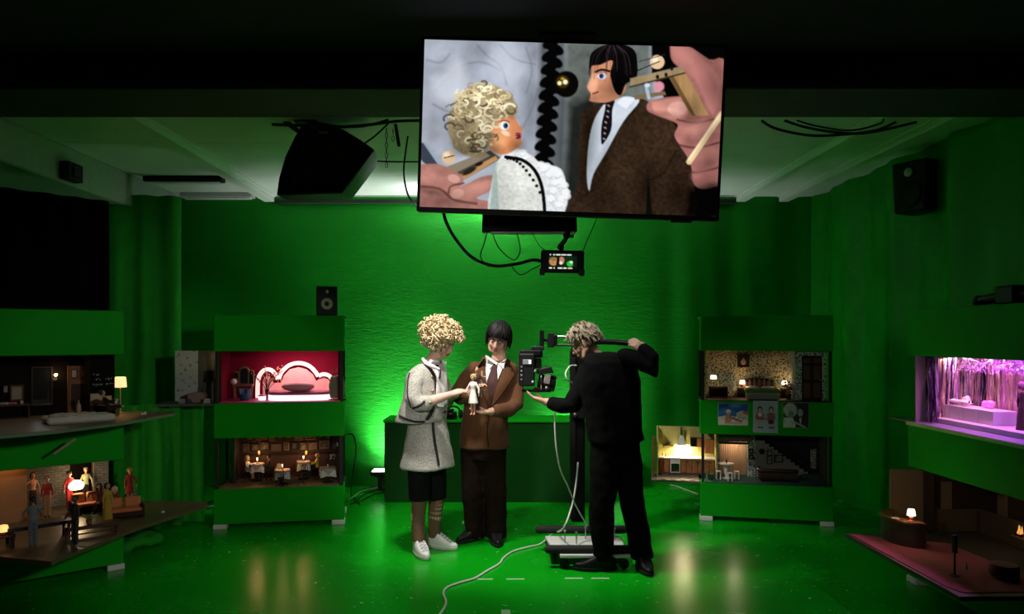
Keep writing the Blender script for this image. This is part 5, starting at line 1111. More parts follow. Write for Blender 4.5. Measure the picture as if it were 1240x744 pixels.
for cx, w_, h_ in ((.006, .088, .165), (-.062, .045, .12), (.068, .042, .13)):
    m_ = MB().prism(arch(cx, w_, h_, .13), .03, .045).build('mirror_frame', GOLDD, t, bevel=.003); MB().prism(arch(cx, w_*.74, h_*.82, .14), .025, .03).build('mirror', MIR, m_)
q = u.ray(280, 460, .27); single(MB().lathe([(.004, 0), (.018, .004), (.029, .022), (.029, .034), (.018, .052), (.004, .056)], (0, 0, 0), 18), 'globe_lamp', M('pale_globe', (.5, .42, .38), .4), 'small white globe lamp on the left end of the vanity table', 'lamp', u.w((q0.x+.012), .31, T3+.136), smooth=True)
q = u.ray(296, 478, .2); t = place(u, 'tub_chair', 'round blue tub chair in front of the gold vanity table', 'chair', q.x, .21, T3+.006)
MB().lathe([(.03, 0), (.036, .004), (.05, .045), (.052, .06), (.03, .062)], (0, 0, 0), 20).build('seat', M('blue_velvet', (.012, .07, .13), .7), t, smooth=True)
MB().loft([[Vector((r_*math.sin(a), -r_*math.cos(a), z)) for r_, z in ((.050, .05), (.058, .10), (.050, .10), (.044, .05))] for a in [(.5+k*.28) for k in range(19)]]).build('backrest', MATS['blue_velvet'], t, smooth=True)
q = u.ray(404, 483, .14); t = place(u, 'coat_rack', 'slim coat rack with a grey green coat at right end of pink bedroom', 'coat rack', q.x, .15, T3+.006)
MB().tube([(0, 0, 0), (0, 0, .265)], .005, 8).build('pole', GOLDD, t, smooth=True); MB().lathe([(.045, 0), (.045, .006), (.01, .012)], (0, 0, 0), 16).build('base', GOLDD, t, smooth=True)
for k in range(4): MB().tube([(0, 0, .24), (.03*math.cos(k*1.57), .03*math.sin(k*1.57), .255), (.036*math.cos(k*1.57), .036*math.sin(k*1.57), .27)], .003, 6).build('hook', GOLDD, t)
COAT = M('grey_green_coat', (.20, .20, .14), .85, bump=.3, bscale=100)
mb = MB(); mb.loft([oval((.03, -.03, .215), .018, .014, (0, -1, 0)), oval((.03, -.03, .205), .045, .022, (0, -1, 0)), oval((.03, -.03, .13), .052, .028, (0, -1, 0)), oval((.03, -.03, .02), .060, .032, (0, -1, 0))]); mb.tube([(-.012, -.03, .195), (-.024, -.035, .12), (-.022, -.04, .06)], [.016, .017, .017], 10, True); mb.tube([(.072, -.03, .195), (.084, -.035, .12), (.082, -.04, .05)], [.016, .017, .017], 10, True)
ct = place(u, 'coat', 'grey green coat hanging on the slim coat rack', 'coat', q.x, .15, T3+.006); me = remesh(mb, .006, 1, .004, 30.); me.transform(chain_matrix(ct)); finish(me, 'coat', COAT, ct)
# ---------------------------------------------------------------- bathroom wing left of the bedroom
wg = Set(u, 'bathroom_set', 'pale marbled bathroom set wing sticking out left of the pink bedroom')
MARB = spots_mat('grey_marble_paper', (.42, .44, .39), (.12, .13, .11), 26, (.14, .40)); xl = u.ray(212, 425, .30).x
wg.part('back_wall', (xl, .30, T3), (xl+.19, .315, T4), MARB); MB().prismz([(xl+.19, .30), (-h-.01, .20), (-h-.01, .215), (xl+.19, .315)], T3, T4).build('side_wall', M('dim_tile', (.13, .13, .10), .5, bump=.2), wg.t)
wg.part('floor', (xl-.09, -.02, T3-.016), (-h-.005, .315, T3), M('grey_board', (.06, .07, .06), .7))
q = u.ray(237, 484, .1); t = place(u, 'bathtub', 'small pink square bathtub in the marbled bathroom wing', 'bathtub', q.x, .16, T3)
MB().span((-.07, -.06, 0), (.07, .06, .078)).build('tub', M('dusty_pink', (.30, .17, .14), .5), t, bevel=.006); MB().span((-.055, -.045, .078), (.055, .045, .083)).build('water', M('foam', (.32, .31, .29), .6, bump=1., bscale=80), t, bevel=.003); MB().tube([(.05, .05, .078), (.05, .05, .12), (.035, .03, .12)], .004, 6).build('tap', GOLDD, t)
q = u.ray(251, 470, .2); frame_thing(u, -h-.075, .225, T3+.17, .07, .10, 'small brown framed mirror above the pink bathtub', WOODD, MIR)
pt(u.w(-h-.06, .12, T4-.05), .10, (1., .7, .35))
for k, (px, w_, lb) in enumerate(((220, .05, 'pale folded towel pile at the left edge of the bathroom floor'), (229, .04, 'dark toiletry box on the bathroom floor left of the tub'), (250, .06, 'white folded cloth on the bathroom floor right of the tub'))):
    q = u.ray(px, 487, .02); mb = MB()
    for j in range(3): mb.box((0, 0, .008+.013*j), (w_*(1-.1*j), .05, .012), Matrix.Rotation(.1*j+k*.2, 3, 'Z'))
    single(mb, 'towel_pile' if k != 1 else 'toiletry_box', M('towel_%d' % k, ((.28, .28, .26), (.05, .05, .045), (.36, .35, .33))[k], .8), lb, 'towel' if k != 1 else 'box', u.w(q.x, .03, T3), bevel=.003)
# ================================================================ U1 lower: restaurant
s = Set(u, 'restaurant_set', 'dark miniature restaurant set with candle lit tables and framed pictures')
RW = M('dark_red_wood', (.045, .012, .007), .55, var=.4, scale=10); PLK = M('floor_plank', (.17, .12, .06), .55, var=.3, scale=9)
s.part('back_wall', (-h+.12, .46, T1), (h-.04, .475, T2), M('dark_brown_wall', (.018, .010, .007), .8)); s.part('side_wall', (h-.052, .1, T1), (h-.04, .46, T2), MATS['dark_brown_wall'])
s.part('wainscot', (-h+.12, .45, T1), (h-.04, .462, T1+.21), RW); s.part('dado_rail', (-h+.12, .442, T1+.205), (h-.04, .462, T1+.22), WOODD)
s.part('side_wall', (-h+.12, .2, T1), (-h+.132, .46, T2), MATS['dark_brown_wall'])
for k in range(16):
    xa = -h+.04+k*(2*h-.08)/16; MB().span((xa+.001, .0 if k else .01, T1), (xa+(2*h-.08)/16-.001, .45, T1+.006)).build('plank', PLK, s.t)
PICS = [M('picture_%d' % k, c, .6, col2=c2, scale=40, cov=(.4, .6)) for k, (c, c2) in enumerate((((.10, .06, .035), (.02, .015, .01)), ((.06, .055, .045), (.012, .012, .012)), ((.12, .09, .05), (.03, .012, .008)), ((.045, .05, .05), (.10, .07, .05))))]
k = 0; ORD = ('first', 'second', 'third', 'fourth', 'fifth', 'sixth', 'seventh', 'eighth', 'ninth', 'tenth', 'eleventh', 'twelfth', 'thirteenth', 'fourteenth')
for row, (za, hh) in enumerate(((T1+.245, .075), (T1+.335, .065))):
    x = -h+.16+(.03 if row else 0); kk = 0
    while x < h-.12:
        w_ = (.055, .075, .05, .065, .09)[(k*3+row) % 5]; fm = (GOLDD, WOODD, POST, WOODM)[k % 4]
        frame_thing(u, x+w_/2, .458, za+.006*(k % 3), w_, hh-.01*(k % 2), '%s small framed picture from the left in the %s row on the restaurant wall' % (ORD[kk], ('lower', 'upper')[row]), fm, PICS[k % 4], 'framed pictures on the restaurant wall'); x += w_+.018; k += 1; kk += 1
CHK = check_mat('red_white_check', (.55, .50, .46), (.16, .05, .045), 110.); CLOTHW = M('white_tablecloth', (.60, .58, .55), .8)
def diner_table(px, py, d, w_, label, lit, lb_c):
    q = u.ray(px, py, d); z = T1+.006; hgt = q.z-z
    t = place(u, 'diner_table', label, 'table', q.x, d, z, R(8), 'restaurant tables')
    MB().tube([(0, 0, 0), (0, 0, hgt-.008)], .010, 8).build('leg', POST, t, smooth=True); MB().lathe([(.05, 0), (.05, .006), (.012, .014)], (0, 0, 0), 14).build('base', POST, t, smooth=True); MB().span((-w_/2, -w_/2, hgt-.012), (w_/2, w_/2, hgt)).build('tabletop', WOODD, t)
    n = 32; secs = []
    for (g, dz, wav) in ((.0, .002, 0), (.9, .002, 0), (1.02, .0, 0), (1.06, -.03, .03), (1.12, -.06, .07), (1.10, -.061, .07), (1.0, -.003, 0)):
        qq = []
        for k in range(n):
            a = 6.2832*(k+.5)/n; c_, s_ = math.cos(a), math.sin(a); sc = 1/max(abs(c_), abs(s_)); r_ = w_/2*(g*sc*(1+wav*math.cos(4*a*2)))
            cor = (sc-1)/.414; qq.append(Vector((c_*max(r_, .001), s_*max(r_, .001), hgt+dz-(.018*cor if dz < -.01 else 0))))
        secs.append(qq)
    tc = place(u, 'tablecloth', 'white tablecloth with checked overlay on the '+lb_c, 'tablecloth', q.x, d, z, R(8), 'restaurant tablecloths')
    MB().loft(secs, cap=False).build('undercloth', CLOTHW, tc, smooth=60)
    g = w_/2*1.09; ov = MB(); P4 = [(0, -1), (1, 0), (0, 1), (-1, 0)]
    ov.prismz([(x*w_*.5, y*w_*.5) for x, y in ((-1, -1), (1, -1), (1, 1), (-1, 1))], hgt+.003, hgt+.0045)
    for k in range(4):
        c_, s_ = P4[k]; tx, ty = -s_, c_; e = w_/2*1.03; e2 = w_/2*1.14
        A = Vector((c_*e+tx*w_*.46, s_*e+ty*w_*.46, hgt+.003)); B_ = Vector((c_*e-tx*w_*.46, s_*e-ty*w_*.46, hgt+.003)); T_ = Vector((c_*e2, s_*e2, hgt-.052)); nn = Vector((c_, s_, 0))*.004
        ov.add([A, B_, T_, A+nn, B_+nn, T_+nn*1.5], [(0, 1, 2), (5, 4, 3), (0, 3, 4, 1), (1, 4, 5, 2), (2, 5, 3, 0)])
    ov.build('checked_overlay', CHK, tc)
    zc = z+hgt+.0048; cn = place(u, 'candle', ('lit' if lit else 'unlit')+' white candle standing on the '+lb_c, 'candle', q.x, d, zc, 0, 'restaurant candles')
    MB().lathe([(.010, 0), (.010, .004), (.006, .005)], (0, 0, 0), 12).build('holder', GOLDD, cn, smooth=30); MB().lathe([(.006, .004), (.006, .028), (.002, .029)], (0, 0, 0), 12).build('wax', M('candle_wax', (.7, .62, .5), .5), cn, smooth=30)
    if lit:
        MB().lathe([(.001, .029), (.0035, .034), (.003, .040), (.0008, .048)], (0, 0, 0), 10).build('flame', glow('candle_flame', (1., .60, .22), 45), cn, smooth=True); pt(u.w(q.x, d, zc+.06), .45, (1., .50, .20), .006, 'candle_light')
    return q.x, d, z
TB = [diner_table(311.5, 562, .30, .105, 'small square dining table beside the doll in white', True, 'leftmost restaurant table'), diner_table(342, 569.5, .12, .115, 'small square dining table in the front centre of restaurant', True, 'front centre restaurant table'), diner_table(367.5, 559.5, .32, .105, 'small square dining table at the back beside the doll in yellow', True, 'back right restaurant table'), diner_table(397, 567, .14, .125, 'small square dining table at the right front of the restaurant', False, 'rightmost restaurant table')]
def diner_chair(x, y, z, rot, label, u=U1):
    t = place(u, 'bentwood_chair', label, 'chair', x, y, z, rot, 'restaurant chairs')
    MB().lathe([(.026, .070), (.028, .073), (.026, .077)], (0, 0, 0), 16).build('seat', POST, t, smooth=30)
    for a in range(4): MB().tube([(.02*math.cos(.785+a*1.57), .02*math.sin(.785+a*1.57), .07), (.026*math.cos(.785+a*1.57), .026*math.sin(.785+a*1.57), 0)], .003, 6).build('leg', POST, t)
    MB().tube(smooth_path([(-.024, .018, .073), (-.024, .026, .13), (0, .028, .155), (.024, .026, .13), (.024, .018, .073)], 4), .003, 6).tube([(-.008, .022, .075), (-.006, .027, .15)], .0022, 6).tube([(.008, .022, .075), (.006, .027, .15)], .0022, 6).build('backrest', POST, t); return t
z = T1+.006
for (k, dx, dy, r_, lb) in ((0, -.085, .02, -90, 'black bentwood chair left of the leftmost restaurant table'), (0, .10, .0, 90, 'black bentwood chair right of the leftmost restaurant table'), (1, .0, -.09, 180, 'black bentwood chair in front of the front centre restaurant table'), (2, .02, -.10, 180, 'black bentwood chair in front of the back right restaurant table'), (2, .12, .01, 90, 'black bentwood chair beside the doll in yellow'), (1, -.04, .085, 0, 'black bentwood chair under the grey coat in the restaurant')): diner_chair(TB[k][0]+dx, TB[k][1]+dy, z, R(r_), lb)
GD = 'dolls in the restaurant'
def udoll(u, x, y, z, rot, *a, **k): return doll(u.w(x, y, z), u.ang+rot, *a, **k)
udoll(u, TB[0][0]-.085, TB[0][1]-.0, z, R(60), .27, 'seated blonde doll in a white dress at the leftmost restaurant table', 'b88868', 'b09870', 'cfc8c0', 'b8a8a0', 'long', 'sit', 'short', fwd=(.7, .7), seat=.078, group=GD)
udoll(u, TB[0][0]+.10, TB[0][1], z, R(-70), .27, 'seated dark suited doll between the two left restaurant tables', 'a87858', '14100e', '14100f', '100d0c', 'short', 'sit', fwd=(.9, .9), seat=.078, group=GD)
udoll(u, TB[2][0]+.12, TB[2][1]+.01, z, R(-80), .275, 'seated blonde doll in a yellow top in the restaurant', 'c89878', 'a88850', 'b8a83c', '1c1814', 'bob', 'sit', fwd=(.9, .9), seat=.078, group=GD)
cc = place(u, 'draped_coat', 'grey coat draped over the chair behind the front centre table', 'coat', TB[1][0]-.04, TB[1][1]+.10, z); mb = MB(); mb.loft([oval((0, 0, .165), .014, .012, (0, -1, 0)), oval((0, 0, .13), .032, .02, (0, -1, 0)), oval((0, 0, .07), .04, .03, (0, -1, 0)), oval((0, 0, .045), .042, .032, (0, -1, 0))]); me = remesh(mb, .005, 1, .004, 40.); me.transform(chain_matrix(cc)); finish(me, 'coat', M('grey_coat', (.19, .17, .13), .9), cc)
for px, lb in ((314, 'small brass wall sconce glowing above the leftmost restaurant table'), (371, 'small brass wall sconce glowing above the back right restaurant table')):
    q = u.ray(px, 550, .44); t = place(u, 'wall_sconce', lb, 'lamp', q.x, .44, q.z, 0, 'restaurant wall sconces'); MB().lathe([(.004, -.02), (.012, -.008), (.010, 0)], (0, -.01, 0), 12).build('holder', GOLDD, t, smooth=True); MB().lathe([(.009, .0), (.012, .016), (.006, .03)], (0, -.012, 0), 12).build('shade', glow('sconce_glass', (1., .45, .12), .25), t, smooth=True); pt(u.w(q.x, .41, q.z+.04), .10, (1., .5, .18))
for px, py, lb in ((411, 539, 'white flower spray high in the right corner of the restaurant'), (404, 553, 'white flower stem in a thin vase behind the rightmost restaurant table')):
    d = .30; q = u.ray(px, py, d); t = place(u, 'flower_vase', lb, 'vase', q.x, d, z, 0, 'restaurant flowers'); hz_ = q.z-z
    MB().lathe([(.012, 0), (.018, .02), (.007, .07), (.010, .08)], (0, 0, 0), 12).build('vase', POST, t, smooth=True); MB().tube([(0, 0, .06), (.004, 0, hz_*.6), (0, 0, hz_)], .0015, 5).build('stem', POST, t); f_ = MB(); rg = random.Random(px)
    for k in range(11): f_.ell((rg.uniform(-.03, .03), rg.uniform(-.015, .015), hz_+rg.uniform(-.02, .02)), (.009, .006, .007), None, 7, 5)
    tag(f_.build('petals', M('white_petal', (.45, .45, .42), .7), t, smooth=True), kind='stuff')
# ================================================================ U2 upper: leopard bedroom
u = U2; h = u.hw
LEO = spots_mat('leopard_paper', (.42, .38, .25), (.02, .018, .014), 62, (.36, .46)); LEOC = spots_mat('cool_leopard_paper', (.44, .49, .42), (.02, .022, .02), 62, (.36, .46))
s = Set(u, 'leopard_bedroom_set', 'miniature bedroom set with leopard spotted walls and a green bed')
s.part('back_wall', (-h+.04, .46, T3), (h-.04, .475, T4), LEO); s.part('side_wall', (-h+.04, .08, T3), (-h+.05, .46, T4), LEO); s.part('floor', (-h+.04, .0, T3), (h-.04, .475, T3+.006), WOODD)
x0, z0, x1, z1 = pxbox(u, 963, 425, 1005, 483, .10)
dx0, dz0, dx1, dz1 = pxbox(u, 971, 431, 995.5, 483, .10)
mb = MB()
for a, b in (((x0, .10, T3+.006), (dx0, .115, z1)), ((dx1, .10, T3+.006), (min(x1, h-.04), .115, z1)), ((dx0, .10, dz1), (dx1, .115, z1))): mb.span(a, b)
mb.build('door_wall', LEOC, s.t); s.part('return_wall', (x0, .115, T3+.006), (x0+.012, .46, z1), LEOC)
xl0, zl0, xl1, zl1 = pxbox(u, 873, 452, 891.5, 480, .44); s.part('lower_panel', (u.ray(857, 452, .44).x, .445, T3+.006), (xl1, .46, zl1), LEOC)
dr = place(u, 'panel_door', 'dark brown six panel door in the leopard spotted wall', 'door', (dx0+dx1)/2, .105, T3+.006); w_ = dx1-dx0; hh = dz1-T3-.006
MB().span((-w_/2, 0, 0), (w_/2, .010, hh)).build('slab', WOODD, dr)
DRP = M('door_panel_wood', (.075, .032, .016), .5, var=.3, scale=30)
for cx in (-.25, .25):
    for za, zb in ((.06, .40), (.46, .78), (.83, .94)): MB().span((cx*w_-.18*w_, -.006, za*hh), (cx*w_+.18*w_, 0, zb*hh)).build('panel', DRP, dr, bevel=.003)
MB().ell((w_*.40, -.012, .46*hh), .008).build('knob', GOLD, dr, smooth=True)
q0, q1 = u.ray(859, 480, .26), u.ray(881.5, 469, .26); t = place(u, 'dresser', 'low dark wood dresser at left of the leopard bedroom', 'dresser', (q0.x+q1.x)/2, .30, T3+.006); hw_ = (q1.x-q0.x)/2; zz = q1.z-T3-.006
MB().span((-hw_, -.04, .01), (hw_, .06, zz)).build('body', WOODD, t, bevel=.003)
for k in range(2):
    d_ = MB().span((-hw_+.006+k*hw_, -.046, .018), (k*hw_-.006, -.04, zz-.012)).build('drawer', WOODD, t, bevel=.002); MB().ell((-hw_/2+k*hw_, -.05, zz*.55), .005, None, 8, 6).build('knob', GOLDD, d_)
for sx in (-1, 1): MB().span((sx*(hw_-.015)-.008, -.03, 0), (sx*(hw_-.015)+.008, .05, .01)).build('foot', WOODD, t)
q = u.ray(864, 470, .28); table_lamp(u, q.x, .28, T3+.006+zz, u.ray(864, 455, .28).z-T3-.006-zz, 'tall table lamp with white shade on the dark dresser', .30, (.28, .4, .30), 5)
x0, z0, x1, z1 = pxbox(u, 893, 430, 907.5, 445, .455)
t = frame_thing(u, (x0+x1)/2, .458, z0, x1-x0, z1-z0, 'small dark square picture with a pale figure above the green bed', POST, POST, border=.08); mb = MB(); mb.ell(((x1-x0)*.0, -.007, (z1-z0)*.42), (.024, .003, .026), None, 14, 8); mb.ell((0, -.007, (z1-z0)*.64), (.010, .003, .014), None, 10, 6); mb.build('painted_figure', M('pale_figure', (.55, .30, .20), .6, var=.4, scale=60), t, smooth=True)
q0, q1 = u.ray(904, 480, .12), u.ray(946, 480, .12); bxc = (q0.x+q1.x)/2; hw_ = (q1.x-q0.x)/2
t = place(u, 'double_bed', 'double bed with green quilt and scalloped brown headboard', 'bed', bxc, .27, T3+.006)
MB().span((-hw_*.92, -.13, .0), (hw_*.92, .15, .045)).build('valance', M('pale_green_cloth', (.24, .30, .20), .8, bump=.3), t, bevel=.004); MB().span((-hw_*.95, -.135, .045), (hw_*.95, .15, .075)).build('mattress', CLOTHW, t, bevel=.008)
MB().span((-hw_, -.14, .05), (hw_, .09, .088)).build('quilt', M('green_quilt', (.10, .20, .035), .8, bump=.4, bscale=60, var=.3), t, bevel=.010)
hbp = []; n = 7
for k in range(n*6+1):
    x = -hw_*.95+1.9*hw_*k/(n*6); hbp.append((x, .135+.035*math.cos(x/hw_*1.45)+.010*abs(math.sin(3.1416*k/6))))
MB().prism([(-hw_*.95, .03)]+hbp[::1]+[(hw_*.95, .03)], .14, .165).build('headboard', WOODD, t)
HBV = M('brown_velvet', (.20, .095, .065), .6, var=.3, scale=40)
for k in range(n):
    x = -hw_*.84+1.68*hw_*k/(n-1); zt = .125+.030*math.cos(x/hw_*1.4); MB().ell((x, .14, (zt+.075)/2+.01), (hw_*.13, .014, (zt-.06)/2), None, 12, 8).build('padded_channel', HBV, t, smooth=True)
for k, sx in enumerate((-1, 1)): single(MB().ell((0, 0, .014), (hw_*.42, .035, .016), None, 16, 8), 'pillow', CLOTHW, ('left', 'right')[k]+' white pillow on the green double bed', 'pillow', u.w(bxc+sx*hw_*.46, .375, T3+.082), 'pillows on the double bed', smooth=True)
for k, (px, lpx) in enumerate(((898.5, 899), (951, 950))):
    q = u.ray(px, 480, .36); sx = -1 if k == 0 else 1; x = q.x; t = place(u, 'nightstand', ('left', 'right')[k]+' dark wooden nightstand beside the green double bed', 'nightstand', x, .38, T3+.006, 0, 'nightstands'); zz = .085
    MB().span((-.034, -.035, .008), (.034, .045, zz)).build('body', WOODD, t, bevel=.003); d_ = MB().span((-.028, -.040, .03), (.028, -.035, .07)).build('drawer', WOODM, t, bevel=.002); MB().ell((0, -.043, .05), .004, None, 8, 6).build('knob', GOLDD, d_)
    for a in (-.026, .026): MB().span((a-.005, -.03, 0), (a+.005, .04, .008)).build('foot', WOODD, t)
    table_lamp(u, u.ray(lpx, 462, .37).x, .375, T3+.006+zz, .068, ('left', 'right')[k]+' glowing white bedside lamp beside the scalloped headboard', .38, (.34, .4, .48), 5, group='bedside lamps')
q = u.ray(957, 480, .26); t = place(u, 'potted_plant', 'dark leafy plant with pink flowers beside the right nightstand', 'plant', q.x-.02, .24, T3+.006); MB().lathe([(.018, 0), (.024, .03), (.026, .05), (.02, .05)], (0, 0, 0), 14).build('pot', WOODD, t, smooth=True)
lv = MB(); fb = MB(); rg = random.Random(8)
for k in range(40):
    a = rg.random()*6.28; e = rg.uniform(.2, 1.4); r_ = rg.uniform(.04, .10); p = Vector((math.cos(a)*math.cos(e)*r_*.5, math.sin(a)*math.cos(e)*r_*.5, .05+math.sin(e)*r_*1.2)); lv.ell(p, (.012, .004, .007), Matrix.Rotation(a, 3, 'Z'), 6, 4)
    if k % 2: fb.ell(p+Vector((.004, -.01, .004)), .0065, None, 6, 4)
tag(lv.build('leaves', M('dark_leaf', (.03, .05, .025), .6), t), kind='stuff'); tag(fb.build('flowers', M('pink_flower', (.45, .22, .20), .7), t), kind='stuff')
# ---------------------------------------------------------------- three photographs on the middle fascia
def print_thing(c, x0, y0, x1, y1, label, emit=0):
    a, b, c1, d1 = pxbox(u, x0, y0, x1, y1, 0.); t = place(u, 'photo_print', label, 'photograph', (a+c1)/2, -.001, b, 0, 'photographs pinned on the green fascia'); MB().span((-(c1-a)/2, -.001, 0), ((c1-a)/2, .001, d1-b)).build('paper', WHITE, t); c.build('image', (c1-a)*.985, (d1-b)*.985, M_attr('photo_ink'), t, -.002, (d1-b)*.007)
c = Canvas(76, 54, lambda x, y: (x*76, y*54), 9); nn = c.noise(9); c.blend(np.ones_like(c.X), '1d5fae', .6+.5*nn)
c.poly([(0,0),(76,0),(76,12),(40,16),(0,22)], '123f8c', 8, False); c.disc(44, 6, 14, 5, '4f9be0', 6, op=.7); c.disc(20, 20, 16, 8, '3f8cd8', 8, op=.6)
c.poly([(0,34),(20,30),(50,33),(76,28),(76,54),(0,54)], 'e2d4c4', 2, False, tex=.75+.4*nn); c.poly([(46,24),(60,18),(76,22),(76,36),(48,38)], 'd8cfc0', 2, False, tex=.6+.6*nn); c.poly([(58,22),(76,16),(76,30)], 'c0392e', 2, False, op=.8)
c.disc(26, 20, 6, 5, 'ead9b8', 2); c.disc(26, 25, 3.5, 4, 'd89a78', 1.5); c.poly([(20,30),(30,29),(34,42),(28,48),(18,50),(17,40)], 'c8806a', 2, tex=.7+.5*nn); c.line([(30,34),(46,40),(58,44)], 4, '8a4a3a', 1.5); c.line([(20,48),(36,49),(60,47)], 3, 'd09a80', 1.5)
for k in range(16): c.disc(36+k*2.4, 38+4*math.sin(k*2.1), 2, 1.6, ('7a3a30', 'f0e8e0', '3a5a7a', 'b07050')[k % 4], 1.2)
print_thing(c, 869.5, 489, 906, 515, 'colour beach photograph with blue sky, leftmost of the three on the green fascia')
c = Canvas(62, 76, lambda x, y: (x*62, y*76), 10); nn = c.noise(8); c.blend(np.ones_like(c.X), 'a9b3c4', .92+.14*nn)
for x, d_, hr_ in ((17, 'a8584e', '1c1410'), (45, '9a5a58', '4a3020')):
    c.disc(x, 20, 6.5, 7.5, hr_, 1.5); c.disc(x, 22, 4.2, 5, 'd8a890', 1.5); c.poly([(x-7,28),(x+7,28),(x+9,46),(x-9,46)], d_, 1.5, False, tex=.65+.6*nn); c.line([(x-8,30),(x-11,42)], 3, d_, 1.5); c.line([(x+8,30),(x+10,42)], 3, d_, 1.5)
    for s_ in (-3.5, 3.5): c.line([(x+s_, 46), (x+s_, 62)], 3, 'd0a088', 1.5); c.disc(x+s_+1, 64, 3.6, 2.2, '241c1c' if x > 30 else '7c2a24', 1.2)
c.disc(17, 33, 5, 5, 'e8e0dc', 2); c.disc(45, 50, 8, 6, '2a2430', 2); c.disc(31, 38, 6, 6, 'b89088', 2, op=.8); c.line([(26,44),(36,44)], 2, '6a4a48', 1)
print_thing(c, 912, 486, 942, 524, 'pale photograph of two children, centre of the three on the green fascia')
c = Canvas(64, 60, lambda x, y: (x*64, y*60), 12); nn = c.noise(6); c.blend(np.ones_like(c.X), '1a1a1c', .6+.8*nn)
c.disc(18, 18, 17, 17, 'c4c4c4', 3, tex=.55+.7*c.noise(4)); c.disc(20, 28, 7, 9, '8a8a8a', 2); c.poly([(2,36),(24,36),(34,60),(0,60)], 'd6d6d6', 2, False, tex=.6+.6*nn); c.disc(46, 20, 11, 15, '08080a', 2); c.disc(43, 24, 6.5, 9, 'a8a8a8', 2); c.poly([(34,40),(62,30),(64,60),(30,60)], '16161a', 2, False); c.poly([(40,38),(46,36),(44,54)], 'c8c8c8', 1.5, False); c.line([(28,46),(40,52),(54,58)], 4, 'b0b0b0', 2)
for x in (17, 23): c.disc(x, 26, 1.4, 1.2, '101010', 1)
for x in (41, 46): c.disc(x, 22, 1.3, 1.1, '101010', 1)
print_thing(c, 948, 488, 979.5, 518, 'black and white photograph of a couple, rightmost of the three on the green fascia')
# ================================================================ U2 lower: kitchen wing, dining corner, staircase room
s = Set(u, 'staircase_room_set', 'miniature living room set with white brick stairs, dining corner and curtain')
TEAL = M('teal_carpet', (.006, .045, .035), .9); BRK = brick_mat('white_brick_paper', (.42, .41, .36), (.34, .33, .29), (.10, .10, .09), .034, .014, .16)
s.part('floor', (-h+.04, 0, T1), (h-.04, .475, T1+.006), TEAL); s.part('back_wall', (-h+.33, .46, T1), (h-.04, .475, T2), M('dark_room_wall', (.012, .011, .010), .8)); s.part('side_wall', (h-.052, .05, T1), (h-.04, .46, T2), MATS['dark_room_wall'])
z = T1+.006
# stair: white brick flank with real steps
q0 = u.ray(921, 535, .36); q1 = u.ray(978, 576, .36); st = thing('staircase', 'white brick staircase descending to the right with dark balusters', 'staircase', u.c, u.ang); n = 11
xs = [q0.x+(q1.x-q0.x)*k/n for k in range(n+1)]; zs = [q0.z+(z+.02-q0.z)*k/n for k in range(n+1)]; poly = [(u.ray(913, 560, .36).x, z)]
poly.append((poly[0][0], q0.z+.012))
for k in range(n): poly += [(xs[k], zs[k]+.012), (xs[k+1], zs[k]+.012)]
poly.append((xs[-1], z)); MB().prism(poly, .35, .40).build('flank', BRK, st)
for k in range(n): MB().span((xs[k], .345, zs[k]+.012), (xs[k+1]+.006, .455, zs[k]+.018)).build('tread', TEAL if k > 7 else WOODD, st)
for k in range(1, n): MB().tube([((xs[k]+xs[k+1])/2, .43, zs[k]+.018), ((xs[k]+xs[k+1])/2, .43, zs[k]+.115)], .0032, 6).build('baluster', WOODD, st)
MB().tube([(xs[1], .43, zs[1]+.125), (xs[-1], .43, zs[-1]+.13)], .006, 8).build('handrail', WOODD, st)
for k in range(3): MB().span((u.ray(966, 580, .2).x+.03*k, .10+.06*k, z+.014*k), (h-.054, .40, z+.014*(k+1))).build('bottom_step', TEAL, st, bevel=.002)
x0, z0, x1, z1 = pxbox(u, 982, 545, 998, 568, .44); s.part('leopard_panel', (x0, .452, z0), (x1, .46, z1), LEOC)
# sofa
q0, q1 = u.ray(921, 585, .10), u.ray(965, 585, .10); sf = place(u, 'leather_sofa', 'dark brown leather sofa below the white brick stairs', 'sofa', (q0.x+q1.x)/2, .15, z); hw_ = (q1.x-q0.x)/2; LTH = M('brown_leather', (.030, .014, .008), .45, var=.4, scale=30)
MB().span((-hw_, -.03, .015), (hw_, .07, .055)).build('base', LTH, sf, bevel=.006)
MB().tube([(-hw_, -.035, .10), (hw_, -.035, .10)], .02, 12, True).span((-hw_, -.045, .04), (hw_, -.02, .10)).build('backrest', LTH, sf, smooth=50)
for sx in (-1, 1): MB().tube([(sx*(hw_-.008), -.03, .085), (sx*(hw_-.008), .075, .075)], .020, 12, True).span((sx*(hw_-.008)-.018, -.03, .02), (sx*(hw_-.008)+.018, .07, .08)).build('armrest', LTH, sf, smooth=50)
for k in range(2): MB().span((-hw_+.03+k*(hw_-.03), -.015, .055), (k*(hw_-.03)-.003, .07, .075)).build('seat_cushion', LTH, sf, bevel=.006)
for sx in (-1, 1):
    for yy in (-.025, .06): MB().span((sx*(hw_-.02)-.006, yy-.006, 0), (sx*(hw_-.02)+.006, yy+.006, .015)).build('foot', POST, sf)
q = u.ray(919, 566, .25); t = place(u, 'side_table', 'tiny white side table with a black telephone left of the sofa', 'table', q.x, .25, z); zz = q.z-z-.01
MB().lathe([(.022, zz-.006), (.022, zz)], (0, 0, 0), 16).build('tabletop', CLOTHW, t); MB().tube([(0, 0, 0), (0, 0, zz-.005)], .004, 8).build('leg', POST, t); MB().lathe([(.016, 0), (.014, .004)], (0, 0, 0), 14).build('base', POST, t)
